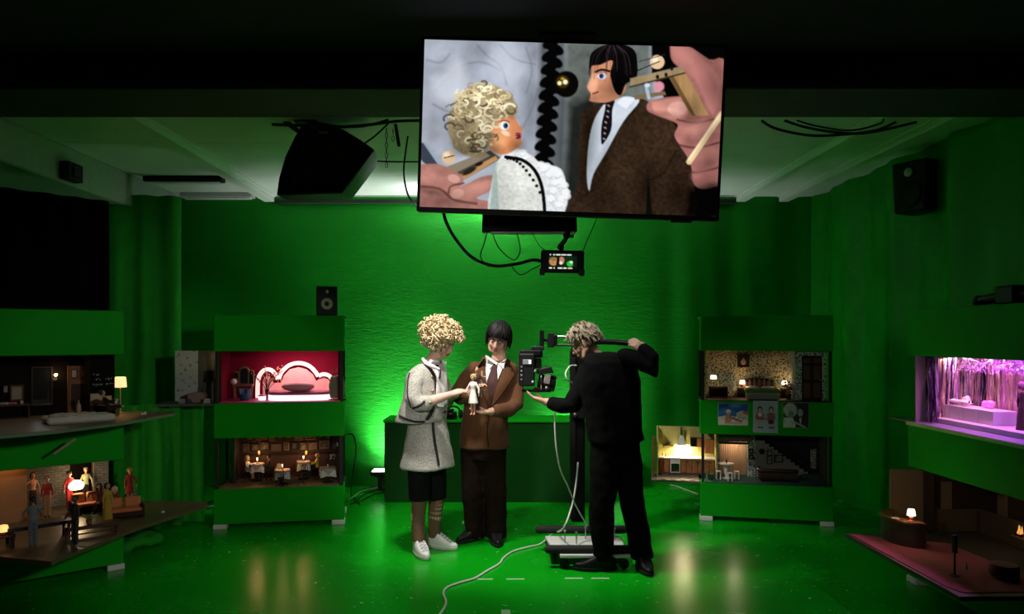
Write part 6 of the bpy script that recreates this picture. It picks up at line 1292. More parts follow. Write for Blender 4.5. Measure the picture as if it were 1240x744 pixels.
single(MB().ell((0, 0, .006), (.012, .009, .007)).tube([(-.013, 0, .015), (.013, 0, .015)], .004, 6, True), 'telephone', POST, 'tiny black telephone on the white side table', 'telephone', u.w(q.x, .25, z+zz), smooth=True)
# pictures on the brick
q = u.ray(922.5, 547, .345); t = place(u, 'oval_mirror', 'small black oval mirror on the white brick wall', 'mirror', q.x, .348, q.z-.034); MB().lathe([(.026, 0), (.026, .008), (.022, .010)], (0, 0, .034), 20, Matrix.Rotation(R(90), 3, 'X')).build('frame', POST, t); MB().lathe([(.020, .0), (.020, .0105)], (0, 0, .034), 20, Matrix.Rotation(R(90), 3, 'X')).build('glass', MIR, t)
for k, (x0_, y0_, x1_, y1_, lb) in enumerate(((928.5, 545, 935, 552, 'upper small framed print right of the oval mirror'), (928.5, 552.5, 935, 562, 'lower small framed print right of the oval mirror'), (937, 551, 948, 560, 'wide framed black and white print on the white brick wall'))):
    a, b, c1, d1 = pxbox(u, x0_, y0_, x1_, y1_, .345); frame_thing(u, (a+c1)/2, .349, b, c1-a, d1-b, lb, POST, M('grey_print_%d' % k, (.35, .35, .33), .6, col2=(.06, .06, .06), scale=70, cov=(.42, .58)), 'prints on the white brick wall')
# leopard column with two prints
x0, z0, x1, z1 = pxbox(u, 905.5, 533, 914.5, 579, .34); s.part('leopard_column', (x0, .34, z), (x1, .46, T2), LEOC)
for k, (y0_, y1_, lb) in enumerate(((543.5, 549.5, 'upper tiny black framed print on the leopard column'), (550.5, 556.5, 'lower tiny black framed print on the leopard column'))):
    a, b, c1, d1 = pxbox(u, 906.5, y0_, 912.5, y1_, .335); frame_thing(u, (a+c1)/2, .339, b, c1-a, d1-b, lb, POST, M('grey_print_0'), 'prints on the leopard column', border=.25)
# dining corner: curtain, canopy, table, stools
x0, z0, x1, z1 = pxbox(u, 871, 534, 905.5, 578, .42)
def pleats(u, x0, x1, y, z0, z1, mat, label, n=16, amp=.008, name='curtain', group=None):
    t = place(u, name, label, 'curtain', (x0+x1)/2, y, z0, 0, group); mb = MB(); sec = []
    for k in range(n*4+1):
        xx = (x0-x1)/2+(x1-x0)*k/(n*4); yy = amp*math.sin(k*1.5708); sec.append([Vector((xx, yy-.002, 0)), Vector((xx, yy+.002, 0)), Vector((xx, yy*.7+.002, z1-z0)), Vector((xx, yy*.7-.002, z1-z0))])
    mb.loft(sec).build('cloth', mat, t, smooth=50); MB().tube([((x0-x1)/2-.01, 0, z1-z0), ((x1-x0)/2+.01, 0, z1-z0)], .004, 6).build('rail', POST, t); return t
pleats(u, x0, x1, .425, z, z1, M('peach_curtain', (.62, .42, .28), .8), 'peach pleated curtain lit behind the white dining table')
s.part('bay_wall', (x0-.03, .45, T1+.006), (x1+.01, .46, T2), M('pale_wall', (.5, .46, .38), .8)); s.part('bay_return', (x0-.035, .22, T1+.006), (x0-.02, .46, T2), LEOC)
cp = thing('canopy', 'dark patterned canopy roof above the peach curtain', 'canopy', u.c, u.ang); a0, a1 = u.ray(868, 535, .24), u.ray(909, 535, .24); MB().prism([(a0.x, a0.z), (a1.x, a1.z), (a1.x-.03, T2-.002), (a0.x+.01, T2-.002)], .22, .40).build('roof', spots_mat('roof_pattern', (.16, .10, .06), (.02, .012, .008), 80, (.25, .4)), cp); MB().span((a0.x+.01, .225, a0.z-.018), (a1.x-.01, .24, a0.z)).build('beam', WOODD, cp)
pt(u.w((x0+x1)/2, .34, T2-.10), 1.3, (1., .80, .54), .02); 
q = u.ray(879.5, 561, .20); t = place(u, 'dining_table', 'round white dining table in front of the peach curtain', 'table', q.x, .20, z); zz = q.z-z; WT = M('white_enamel', (.70, .66, .60), .4, var=.05)
MB().lathe([(.062, zz-.010), (.066, zz-.008), (.066, zz), (.06, zz+.001)], (0, 0, 0), 26).build('tabletop', WT, t, smooth=30); MB().tube([(0, 0, zz-.01), (0, 0, .02)], [.030, .012], 12).build('pedestal', WT, t, smooth=True); MB().lathe([(.035, 0), (.035, .008), (.014, .02)], (0, 0, 0), 18).build('foot', WT, t, smooth=True)
single(MB().lathe([(.006, 0), (.007, .02), (.003, .026), (.003, .036), (.001, .037)], (0, 0, 0), 10), 'bottle', POST, 'tiny dark bottle on the round white dining table', 'bottle', u.w(q.x+.002, .20, z+zz+.001), smooth=True)
for k, (px, d, r_, lb) in enumerate(((870, .16, 90, 'white stool at the left of the round dining table'), (884, .09, 180, 'white stool in front of the round dining table'), (892, .18, -90, 'white stool at the right of the round dining table'))):
    x = u.ray(px, 580, d).x; t = place(u, 'stool', lb, 'stool', x, d, z, R(r_), 'white dining stools'); MB().span((-.022, -.022, .066), (.022, .022, .074)).build('seat', WT, t, bevel=.003)
    for sx in (-1, 1):
        for sy in (-1, 1): MB().span((sx*.017-.004, sy*.017-.004, 0), (sx*.017+.004, sy*.017+.004, .066)).build('leg', WT, t)
# kitchen wing
kx0 = u.ray(797, 582, .26).x; kx1 = u.ray(868, 582, .26).x
kt = Set(u, 'kitchen_set', 'bright yellow tiled kitchen set wing sticking out left of the staircase room')
TILE = brick_mat('yellow_tile', (.55, .50, .16), (.50, .45, .14), (.38, .36, .14), .022, .022, .06)
zt = u.ray(797, 516, .42).z
kt.part('back_wall', (kx0, .42, T1), (kx1, .435, zt), TILE); kt.part('side_wall', (kx0-.014, .20, T1), (kx0, .435, zt), TILE); kt.part('floor', (kx0-.06, .02, T1-.014), (-h-.002, .435, T1), M('wing_board', (.10, .09, .07), .7)); kt.part('wood_panel', (kx0-.055, .16, T1), (kx0-.03, .30, u.ray(790, 530, .2).z), WOODM); kt.part('return_wall', (kx1-.012, .20, T1+.006), (kx1, .42, zt-.03), TILE)
FT = [M('floor_tile_a', (.34, .27, .20), .4), M('floor_tile_b', (.12, .09, .07), .4)]; w_ = (-h-.004-(kx0-.014))/9
for i in range(9):
    for j in range(6): MB().span((kx0-.014+i*w_+.001, .03+j*.064, T1), (kx0-.014+(i+1)*w_-.001, .03+(j+1)*.064-.002, T1+.005)).build('tile', FT[(i+j) % 2], kt.t)
zk = T1+.006; ct = u.ray(830, 555, .28).z
t = place(u, 'worktop', 'long white kitchen worktop running along the yellow tiled wall', 'worktop', (kx0+kx1-.012)/2, .35, ct-.012); MB().span((-(kx1-kx0-.014)/2, -.075, 0), ((kx1-kx0-.014)/2, .068, .012)).build('slab', WT, t, bevel=.002); MB().tube([(-.12, .03, .012), (-.12, .03, .05), (-.12, -.0, .052)], .004, 8).build('tap', STEEL, t, smooth=True)
KW = M('kitchen_wood', (.30, .12, .045), .4, var=.3, scale=25); nb = 5; wk = (kx1-kx0-.018)/nb; ov_i = 1
lbk = ['leftmost brown kitchen base cabinet beside the oven', '', 'brown kitchen base cabinet right of the oven', 'brown kitchen base cabinet behind the black post', 'rightmost brown kitchen base cabinet near the dining corner']
for k in range(nb):
    xc = kx0+.003+wk*(k+.5); hh = ct-.012-zk
    if k == ov_i:
        t = place(u, 'oven', 'steel framed oven with dark glass door in the kitchen', 'oven', xc, .35, zk); MB().span((-wk/2+.002, -.065, .015), (wk/2-.002, .065, hh-.001)).build('body', STEEL, t, bevel=.002); d_ = MB().span((-wk/2+.006, -.071, .02), (wk/2-.006, -.065, hh-.028)).build('door', WT, t, bevel=.002); MB().span((-wk/2+.014, -.073, .03), (wk/2-.014, -.071, hh-.042)).build('glass', MIR, d_); MB().span((-wk/2+.006, -.070, hh-.024), (wk/2-.006, -.065, hh-.004)).build('control_panel', WT, t)
        for j in range(4): MB().lathe([(.004, 0), (.003, .005)], (-wk/2+.018+j*.018, -.07, hh-.014), 8, Matrix.Rotation(R(90), 3, 'X')).build('knob', POST, t)
    else:
        t = place(u, 'base_cabinet', lbk[k], 'cabinet', xc, .35, zk, 0, 'kitchen base cabinets'); MB().span((-wk/2+.001, -.06, .015), (wk/2-.001, .065, hh-.001)).build('body', KW, t); 
        for j in (0, 1):
            d_ = MB().span((-wk/2+.004+j*wk/2-.001*j, -.067, .02), (-.002+j*wk/2, -.06, hh-.006)).build('door', KW, t, bevel=.003)
        MB().span((-.022, -.074, hh-.022), (.022, -.067, hh-.016)).build('handle', STEEL, t, bevel=.001)
    MB().span((-wk/2+.004, -.045, 0), (wk/2-.004, .05, .015)).build('plinth', STEEL, t)
a, b, c1, d1 = pxbox(u, 820, 524, 830.5, 539, .36); t = place(u, 'range_hood', 'white pyramid range hood hanging above the oven', 'range hood', (a+c1)/2, .37, b); w_ = (c1-a)/2; zh = d1-b
MB().loft([[Vector((x*w_, y*.045, 0)) for x, y in ((-1, -1), (1, -1), (1, 1), (-1, 1))], [Vector((x*w_, y*.045, .012)) for x, y in ((-1, -1), (1, -1), (1, 1), (-1, 1))], [Vector((x*.012, y*.012, zh*.75)) for x, y in ((-1, -1), (1, -1), (1, 1), (-1, 1))]]).build('canopy', WT, t); MB().span((-.010, -.010, zh*.75), (.010, .010, zt-b)).build('duct', STEEL, t)
MB().span((-.03, -.03, -.004), (.03, .03, 0)).build('lamp_panel', glow('warm_panel', (1., .85, .6), 10), t); lamp('hood_light', 'AREA', u.w((a+c1)/2, .36, b-.008), 2.0, (1., .82, .52), .08, u.w((a+c1)/2, .38, zk))
lamp('worktop_light', 'AREA', u.w(kx0+.30, .38, ct+.10), 2.6, (1., .84, .55), .16, u.w(kx0+.30, .41, zk), size_y=.03)
for (x0_, y0_, x1_, y1_, lb) in ((836, 531, 851, 541.5, 'dark glass fronted wall cabinet right of the range hood'), (853, 533, 865, 549, 'brown slatted wall cabinet beside the dining corner')):
    a, b, c1, d1 = pxbox(u, x0_, y0_, x1_, y1_, .36); t = place(u, 'wall_cabinet', lb, 'cabinet', (a+c1)/2, .39, b, 0, 'kitchen wall cabinets'); w_ = c1-a; MB().span((-w_/2, -.025, 0), (w_/2, .03, d1-b)).build('body', KW if x0_ > 840 else WOODD, t)
    for j in (0, 1): MB().span((-w_/2+.003+j*w_/2, -.031, .004), (-.002+j*w_/2, -.025, d1-b-.004)).build('door', KW if j or x0_ > 840 else MIR, t, bevel=.002)
a = u.ray(809, 540, .38); t = place(u, 'wall_shelf', 'short dark shelf with jars on the yellow tiled wall', 'shelf', a.x, .40, a.z); MB().span((-.05, -.025, 0), (.05, .02, .006)).build('board', WOODD, t)
for sx in (-1, 1): MB().span((sx*.04-.003, -.01, -.02), (sx*.04+.003, .02, 0)).build('bracket', WOODD, t)
for k in range(4): single(MB().lathe([(.008, 0), (.009, .004), (.009, .016), (.006, .020), (.006, .024)], (0, 0, 0), 12), 'jar', (WT, GOLDD, M('orange_glaze', (.5, .22, .05), .4), WT)[k], ('first', 'second', 'third', 'fourth')[k]+' tiny jar from the left on the kitchen wall shelf', 'jar', u.w(a.x-.036+.024*k, .395, a.z+.006), 'jars on the kitchen shelf', smooth=True)
for k, px in enumerate((802, 806, 810)): 
    q = u.ray(px, 553, .33); single(MB().lathe([(.006, 0), (.007, .02), (.003, .026), (.003, .034)], (0, 0, 0), 10), 'bottle', (GOLDD, MATS['orange_glaze'], STEEL)[k], ('first', 'second', 'third')[k]+' tiny bottle from the left at the end of the kitchen worktop', 'bottle', u.w(q.x, .36, ct), 'bottles on the kitchen worktop', smooth=True)
q = u.ray(860, 580, .06); t = place(u, 'green_basket', 'pale green basket on the floor below the slatted wall cabinet', 'basket', q.x, .12, z); MB().lathe([(.026, 0), (.032, .05), (.030, .05), (.024, .004)], (0, 0, 0), 14).build('basket', M('pale_green', (.10, .22, .11), .6), t, smooth=40); MB().tube(smooth_path([(-.03, 0, .05), (-.022, 0, .085), (.022, 0, .085), (.03, 0, .05)], 4), .003, 6).build('handle', M('pale_green'), t)
# ================================================================ U3 upper: dark studio
u = U3; h = u.hw
s = Set(u, 'dark_studio_set', 'dark miniature studio set with a wooden door, lit lamp and mattress')
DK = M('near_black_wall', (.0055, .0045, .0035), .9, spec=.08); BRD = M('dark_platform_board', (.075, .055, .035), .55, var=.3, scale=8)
s.part('back_wall', (-h+.04, .485, T3), (h-.01, .50, T4), DK); s.part('side_wall', (-h+.04, .05, T3), (-h+.052, .485, T4), DK); s.part('partition', (u.ray(109, 460, .26).x, .26, T3), (h-.002, .272, T4), DK); s.part('partition_side', (u.ray(109, 460, .26).x, .272, T3), (u.ray(109, 460, .26).x+.012, .485, T4), DK); lamp('added_studio_fill', 'AREA', u.w(-.05, .20, T4-.02), .30, (1., .80, .58), .5, u.w(-.02, .14, T3), size_y=.05)  # area light here is an added, unseen fill for the dark mattress
pl = [u.lfloor(x, y, T3) for x, y in ((212, 500.5), (150, 512), (70, 522), (-30, 531))]
poly = [(p.x, p.y) for p in pl]+[(-h+.04, .50), (h-.01, .50), (pl[0].x+.02, pl[0].y+.10)]
MB().prismz(poly, T3-.014, T3+.004).build('floor', BRD, s.t); MB().prismz([(poly[0][0], poly[0][1]-.006), (poly[0][0], poly[0][1]), poly[1], poly[2], poly[3], (poly[3][0], poly[3][1]-.006), (poly[2][0], poly[2][1]-.006), (poly[1][0], poly[1][1]-.006)], T3-.016, T3+.002).build('edge_strip', M('edge_tape', (.10, .16, .09), .5), s.t)
z = T3+.004
def uf(px, py, zz): p = u.lfloor(px, py, zz); return p.x, p.y
a, b, c1, d1 = pxbox(u, 83, 443, 107, 500, .47); t = place(u, 'studio_door', 'brown wooden door with two small panes in the dark studio', 'door', (a+c1)/2, .475, z); w_ = c1-a; hh = d1-z
MB().span((-w_/2, 0, 0), (w_/2, .010, hh)).build('slab', WOODM, t); mb = MB()
for xx in (-w_/2-.006, w_/2+.001): MB().span((xx, -.006, 0), (xx+.005, .010, hh+.005)).build('jamb', WOODM, t)
for xx in (-.22, .22): MB().span((xx*w_-.15*w_, -.006, hh*.74), (xx*w_+.15*w_, 0, hh*.93)).build('pane_frame', WOODD, t, bevel=.001); MB().span((xx*w_-.11*w_, -.008, hh*.76), (xx*w_+.11*w_, -.004, hh*.91)).build('pane', M('dim_amber_glass', (.18, .09, .045), .3), t)
MB().span((-w_*.36, -.004, hh*.08), (w_*.36, 0, hh*.62)).build('lower_panel', WOODD, t, bevel=.002)
q = u.ray(68, 456, .44); t = place(u, 'wall_sconce', 'single bright wall sconce between the mirror and wooden door', 'lamp', q.x, .485, q.z-.02); MB().lathe([(.012, -.006), (.012, 0)], (0, -.002, 0), 12, Matrix.Rotation(R(90), 3, 'X')).build('backplate', GOLDD, t); MB().tube([(0, -.004, 0), (0, -.03, .004), (0, -.03, .02)], .003, 6).build('arm', GOLDD, t); MB().ell((0, -.03, .03), .010).build('bulb', glow('bright_bulb', (1., .62, .25), 40), t, smooth=True); pt(u.w(q.x, .42, q.z+.03), .10)
# black board with chalk writing
a, b, c1, d1 = pxbox(u, 110, 449, 139, 471, .256); t = place(u, 'chalk_board', 'black wall board with white handwritten lines beside the studio door', 'board', (a+c1)/2, .258, b); w_ = c1-a; hh = d1-b; MB().span((-w_/2, -.002, 0), (w_/2, .002, hh)).build('board', M('black_board', (.004, .005, .004), .9, spec=.1), t); rg = random.Random(5)
for row, (za, x0, x1, n) in enumerate(((.72, -.42, -.12, 3), (.44, -.30, -.06, 3), (.46, .10, .40, 4), (.14, -.42, .0, 6), (.16, .12, .46, 6))):
    for k in range(n):
        xx = (x0+(x1-x0)*k/n)*w_; lw = (x1-x0)/n*w_*.8; pts = [Vector((xx+lw*rg.random(), -.003, (za+.14*rg.random())*hh)) for _ in range(4)]; MB().tube(pts, .0022, 4).build('chalk_stroke', M('chalk', (.42, .42, .40), .9), t)
q = u.ray(145.5, 500, .30); x, y = uf(145.5, 500.5, z)
t = place(u, 'table_lamp', 'lit cream drum shade lamp on a slim brass stem beside the studio desk', 'lamp', x, y, z); hl = P(145, 457, 5).z*0+u.ray(145.5, 457, y).z-z
MB().lathe([(.034, 0), (.034, .006), (.008, .012)], (0, 0, 0), 18).build('base', GOLD, t, smooth=True); MB().tube([(0, 0, .01), (0, 0, hl*.9)], .006, 10).build('stem', GOLD, t, smooth=True); m_ = MB().lathe([(.045, hl*.72), (.039, hl), (.037, hl), (.043, hl*.72)], (0, 0, 0), 22); m_.f = [f for f in m_.f if len(f) == 4]; m_.build('shade', glow('cream_shade', (1., .62, .28), 1.3), t, smooth=True, recalc=False); pt(u.w(x, y, z+hl*.84), .75, (1., .66, .33), .02)
# desk with papers, small framed canvases
x, y = u.ray(127, 497, .18).x, .18; t = place(u, 'studio_desk', 'low brown desk under the chalk writing in the dark studio', 'desk', x, y, z); MB().span((-.085, -.04, .07), (.085, .06, .08)).build('desktop', WOODM, t, bevel=.002)
for sx in (-1, 1):
    for sy in (-.03, .05): MB().span((sx*.078-.005, sy-.005, 0), (sx*.078+.005, sy+.005, .07)).build('leg', WOODM, t)
for k, (dx, w_, hh, r_, lb) in enumerate(((-.045, .075, .075, -6, 'leaning cream canvas at left on the studio desk'), (.03, .05, .055, 8, 'small leaning sketch on the right of the studio desk'))):
    o = single(MB().span((-w_/2, -.004, 0), (w_/2, .004, hh)), 'canvas', M('cream_canvas', (.52, .40, .26), .8, col2=(.40, .26, .15), scale=30), lb, 'canvas', u.w(x+dx, .222, z+.08), 'canvases on the studio desk', bevel=.001); o.rotation_euler = (R(-8), 0, u.ang+R(r_))
for k, (dx, dy, c_, lb) in enumerate(((-.055, .0, '3a2418', 'brown fur ball on the left of the studio desk'), (.0, -.01, '6a4a30', 'brown clay head on the middle of the studio desk'))): single(MB().ell((0, 0, .02), (.028-.008*k, .022, .02)).wiggle(.004, 90), 'sculpture', M('brown_lump_%d' % k, c_, .9), lb, 'sculpture', u.w(x+dx, .165, z+.08), smooth=True)
single(MB().lathe([(.006, 0), (.014, .035), (.012, .035), (.005, .002)], (0, 0, 0), 12), 'paper_cup', CLOTHW, 'white conical cup at the right end of the studio desk', 'cup', u.w(x+.068, .165, z+.08), smooth=True)
# mattress with rumpled sheet, lying doll
c0 = [u.lfloor(x, y, z) for x, y in ((50, 516), (77, 519), (137, 510), (120, 503))]
cx = sum(p.x for p in c0)/4; cy = sum(p.y for p in c0)/4; t = place(u, 'mattress', 'white mattress on the studio floor', 'mattress', cx, cy+.05, z, R(4)); MB().span((-.20, -.09, 0), (.20, .10, .045)).build('mattress', M('white_ticking', (.48, .46, .38), .85, bump=.2, bscale=50), t, bevel=.012)
mb = MB()
for k in range(9): mb.ell((-.14+.025*k, -.02+.03*math.sin(k*2), .05), (.05, .045, .012), Matrix.Rotation(k, 3, 'Z'), 10, 6)
sh = place(u, 'sheet', 'rumpled pale sheet lying on the studio mattress', 'sheet', cx, cy+.05, z, R(4)); me = remesh(mb, .006, 1, .006, 30.); me.transform(chain_matrix(sh)); finish(me, 'sheet', M('pale_sheet', (.42, .37, .28), .9), sh)
dl = doll(u.w(cx+.19, cy+.05, z+.052), u.ang+R(80), .29, 'reclining doll in black clothes leaning back on the studio mattress', 'b88868', '120e0c', '0e0c0c', '0e0c0c', 'short', 'sit', fwd=(.9, .6), arms=(.5, .2), seat=.0, shoes='b0a090'); dl.rotation_euler = (R(-22), 0, u.ang+R(80))
q = u.ray(92, 505, .2); single(MB().lathe([(.010, 0), (.016, .02), (.012, .055), (.004, .07), (.005, .085)], (0, 0, 0), 12), 'wooden_sculpture', M('tan_wood', (.35, .24, .14), .6), 'pale carved wooden leg standing on the studio mattress', 'sculpture', u.w(cx+.0, cy+.06, z+.056), smooth=True)
# left end clutter
a, b, c1, d1 = pxbox(u, 4, 465, 30, 486, .40); 
for k, (x0_, y0_, x1_, y1_, lb) in enumerate(((4, 467, 10, 476, 'small dim leaning picture at the far left of the studio'), (12, 466, 29, 486, 'large dim leaning canvas at the far left of the studio'))):
    a, b, c1, d1 = pxbox(u, x0_, y0_, x1_, y1_, .40); frame_thing(u, (a+c1)/2, .41, b, c1-a, d1-b, lb, WOODD, M('dim_canvas_%d' % k, (.22, .19, .13), .8, col2=(.08, .07, .05), scale=25), 'leaning studio pictures')
zb = u.ray(15, 490, .36).z; t = place(u, 'low_bench', 'low dark bench with clutter at the left end of the studio', 'bench', u.ray(16, 490, .36).x, .38, z); MB().span((-.10, -.05, zb-z-.012), (.10, .06, zb-z)).build('top', WOODD, t)
for sx in (-1, 1): MB().span((sx*.09-.006, -.04, 0), (sx*.09+.006, .05, zb-z-.012)).build('leg', WOODD, t)
for k, (dx, c_, lb) in enumerate(((-.05, '8a8678', 'pale folded cloth on the low studio bench'), (.0, '9a4a4a', 'red folded cloth on the low studio bench'), (.05, '8a8a7a', 'pale paint jar on the low studio bench'))): single(MB().box((0, 0, .008), (.04, .03, .016)).wiggle(.003, 60) if k < 2 else MB().lathe([(.010, 0), (.011, .02), (.008, .022)], (0, 0, 0), 12), 'cloth' if k < 2 else 'jar', M('bench_item_%d' % k, c_, .8), lb, 'cloth' if k < 2 else 'jar', u.w(u.ray(16, 490, .36).x+dx, .37, zb))
a, b, c1, d1 = pxbox(u, 38, 444, 64, 492, .47); frame_thing(u, (a+c1)/2, .48, b, c1-a, d1-b, 'tall dim mirror with dark frame left of the wall sconce', WOODD, MIR, border=.06)
x, y = uf(174, 502.5, z); single(MB().box((0, 0, .006), (.03, .02, .012)).ell((.012, 0, .014), .006, None, 8, 6).wiggle(.003, 80), 'crumpled_paper', CLOTHW, 'crumpled white paper on the right tip of the studio platform', 'paper', u.w(x, y, z))
# angled wooden prop under the platform
single(MB().tube([P(65, 550, 4.75), P(91, 532, 4.85)], .008, 6), 'prop_stick', WOODL, 'thin slanted wooden stick leaning under the studio platform', 'stick')
# ================================================================ U3 lower: doll lounge
s = Set(u, 'doll_lounge_set', 'miniature lounge set crowded with dolls below the dark studio')
STN = brick_mat('grey_stone_paper', (.17, .15, .12), (.11, .10, .08), (.05, .045, .04), .05, .02, .12)
pl = [u.lfloor(x, y, T1) for x, y in ((252, 612), (165, 640), (108, 663), (62, 681), (-30, 672))]
poly = [(p.x, p.y) for p in pl]+[(-h+.04, .81), (h-.01, .81), (pl[0].x+.03, pl[0].y+.12)]
MB().prismz(poly, T1-.02, T1+.003).build('floor', M('lounge_floor', (.085, .060, .035), .4, var=.3, scale=10), s.t); z = T1+.003
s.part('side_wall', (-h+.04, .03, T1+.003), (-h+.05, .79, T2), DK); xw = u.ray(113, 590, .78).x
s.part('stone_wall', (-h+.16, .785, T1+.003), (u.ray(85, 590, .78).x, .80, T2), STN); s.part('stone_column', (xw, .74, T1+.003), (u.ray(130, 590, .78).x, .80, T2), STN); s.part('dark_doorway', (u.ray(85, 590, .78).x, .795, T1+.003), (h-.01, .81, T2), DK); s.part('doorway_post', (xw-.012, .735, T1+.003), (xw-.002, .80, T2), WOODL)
s.part('orange_wall', (-h+.06, .42, T1+.003), (u.ray(33, 600, .42).x, .43, T2), M('orange_wood', (.40, .17, .05), .6)); s.part('wood_cornice', (-h+.04, .17, T2-.014), (h-.15, .20, T2-.001), WOODL)
def udf(px, py, rot, *a, **k): p = u.floor(px, py, z); return doll(p, u.ang+R(rot), *a, **k)
GL = 'dolls in the lounge'; HD = .295
udf(40, 663, 175, .31, 'doll in a blue grey suit seen from behind at the black table', 'a07858', '0c0a09', '667074', '5a6468', 'short', arms=(.35, .5), fwd=(.5, .5), group=GL)
udf(40, 622, 10, HD, 'brown haired doll in a small bikini at far left of the lounge', 'b87850', '3a2416', None, '2a1a14', 'bob', arms=(.9, .3), group=GL)
udf(57, 627, 0, HD, 'doll in a red shirt and bare legs beside the stone wall', 'b07850', '1a0e0a', 'a83020', 'a87850', 'short', arms=(.2, .2), group=GL)
udf(84, 618, 15, .29, 'doll in a crimson tracksuit standing beside the dome lamp', 'c89070', '2a1a12', 'a01828', '981424', 'short', arms=(.3, .3), group=GL)
udf(104, 612, 5, .29, 'blond doll in a pale green shirt behind the dome lamp', 'd0a080', 'c8a060', 'a8a87c', '14140f', 'short', arms=(.3, .4), group=GL)
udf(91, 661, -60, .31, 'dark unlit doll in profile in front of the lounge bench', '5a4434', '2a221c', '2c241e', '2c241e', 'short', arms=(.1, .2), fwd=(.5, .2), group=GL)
udf(130, 636, 20, .285, 'doll in a long yellow dress in front of the orange sofa', 'b88058', '3a2418', 'a88828', 'a88828', 'bob', dress='long', group=GL)
udf(139, 624, 10, .28, 'blonde doll in a dark red top seated on the orange sofa', 'd0a080', 'c8b080', '6a1a1c', '4a1416', 'bob', 'sit', fwd=(.4, .7), seat=.05, group=GL)
udf(120, 620, -30, .28, 'dark haired doll with raised arm seated left of the orange sofa', 'b07850', '180e0a', '5a1c18', '3a1410', 'long', 'sit', arms=(1.4, .2), seat=.05, group=GL)
udf(157, 610, -10, .27, 'curly blonde doll in a red dress at the right end of the lounge', 'c08860', 'a07840', '8a1420', '8a1420', 'curly', dress='short', arms=(.2, .5), group=GL)
# furniture
ORG = M('orange_upholstery', (.52, .17, .055), .75, bump=.2, bscale=80)
def sofa(px, py, rot, w_, label):
    p = u.floor(px, py, z); t = thing('orange_sofa', label, 'sofa', p, u.ang+R(rot), 'orange sofas'); MB().span((-w_/2, -.05, .012), (w_/2, .07, .045)).build('base', WOODD, t, bevel=.004); MB().span((-w_/2+.006, -.055, .045), (w_/2-.006, .05, .068)).build('seat_cushion', ORG, t, bevel=.008)
    for k in range(2): MB().box((-w_/4+k*w_/2, .055, .098), (w_/2-.012, .028, .075), Matrix.Rotation(R(-12), 3, 'X')).build('back_cushion', ORG, t, bevel=.010)
    for sx in (-1, 1): MB().span((sx*w_/2-.010, -.05, .0), (sx*w_/2+.010, .075, .085)).build('armrest', WOODD, t, bevel=.005)
    return t
sofa(150, 627, -8, .24, 'orange cushioned sofa at the right of the lounge'); sofa(106, 620, 4, .20, 'orange cushioned sofa below the dome lamp')
p = u.floor(98, 617, z); t = thing('dome_lamp', 'glowing white dome lamp on a dark stand in the lounge', 'lamp', p+u.m.to_3x3() @ Vector((-.03, .03, 0)), u.ang); hz_ = .17; MB().lathe([(.03, 0), (.03, .006), (.006, .012), (.006, hz_-.03), (.03, hz_-.02)], (0, 0, 0), 16).build('stand', WOODD, t, smooth=True); MB().lathe([(.045, hz_-.02), (.056, hz_), (.050, hz_+.025), (.028, hz_+.042), (.004, hz_+.046)], (0, 0, 0), 22).build('shade', glow('dome_glass', (1., .82, .52), 7), t, smooth=True)
pt(t.location+Vector((0, 0, hz_+.07)), .9, (1., .68, .36), .03); pt(t.location+u.m.to_3x3() @ Vector((0, -.08, hz_)), .9, (1., .68, .36), .03); lamp('lounge_led', 'AREA', u.w(-.05, .40, T2-.02), .35, (1., .58, .28), .5, u.w(-.02, .36, T1), size_y=.10)
p = u.floor(55, 655, z); t = thing('black_table', 'long black table in front of the standing dolls', 'table', p+u.m.to_3x3() @ Vector((-.02, .02, 0)), u.ang+R(3)); MB().span((-.19, -.08, .095), (.16, .08, .118)).build('tabletop', BLACK, t, bevel=.004)
for x in (-.17, .14):
    for y in (-.065, .065): MB().span((x-.008, y-.008, 0), (x+.008, y+.008, .095)).build('leg', BLACK, t)
p = u.floor(112, 648, z); t = thing('lounge_bench', 'dark red lacquered bench in the middle of the lounge', 'bench', p, u.ang+R(-2)); LAC = M('dark_red_lacquer', (.055, .014, .010), .35); MB().span((-.16, -.045, .05), (.16, .045, .075)).build('top', LAC, t, bevel=.003); MB().span((-.15, -.035, .018), (.15, .035, .028)).build('shelf', LAC, t, bevel=.002)
for x in (-.145, .145): MB().span((x-.008, -.04, 0), (x+.008, .04, .05)).build('side', LAC, t)
p = p+u.m.to_3x3() @ Vector((-.02, .0, .075)); t = thing('potted_plant', 'spiky green plant in a pot on the lounge bench', 'plant', p, u.ang); MB().lathe([(.014, 0), (.02, .03), (.016, .03)], (0, 0, 0), 12).build('pot', WOODM, t, smooth=True); rg = random.Random(3)
for k in range(11): a = k*2.4; e = rg.uniform(.4, 1.1); d_ = Vector((math.cos(a)*math.cos(e), math.sin(a)*math.cos(e), math.sin(e))); MB().tube([Vector((0, 0, .028)), Vector((0, 0, .03))+d_*.03, Vector((0, 0, .03))+d_*.065-Vector((0, 0, .012))], [.004, .005, .001], 5).build('leaf', M('yellow_green_leaf', (.22, .24, .06), .6), t)
p = u.floor(164, 602, z); t = thing('handbag', 'green handbag beside the doll in the red dress', 'handbag', p, u.ang); MB().ell((0, 0, .022), (.035, .016, .022)).build('bag', M('dark_green_bag', (.015, .10, .05), .5), t, smooth=True); MB().tube(smooth_path([(-.022, 0, .035), (-.01, 0, .065), (.01, 0, .065), (.022, 0, .035)], 4), .002, 6).build('strap', MATS['dark_green_bag'], t)
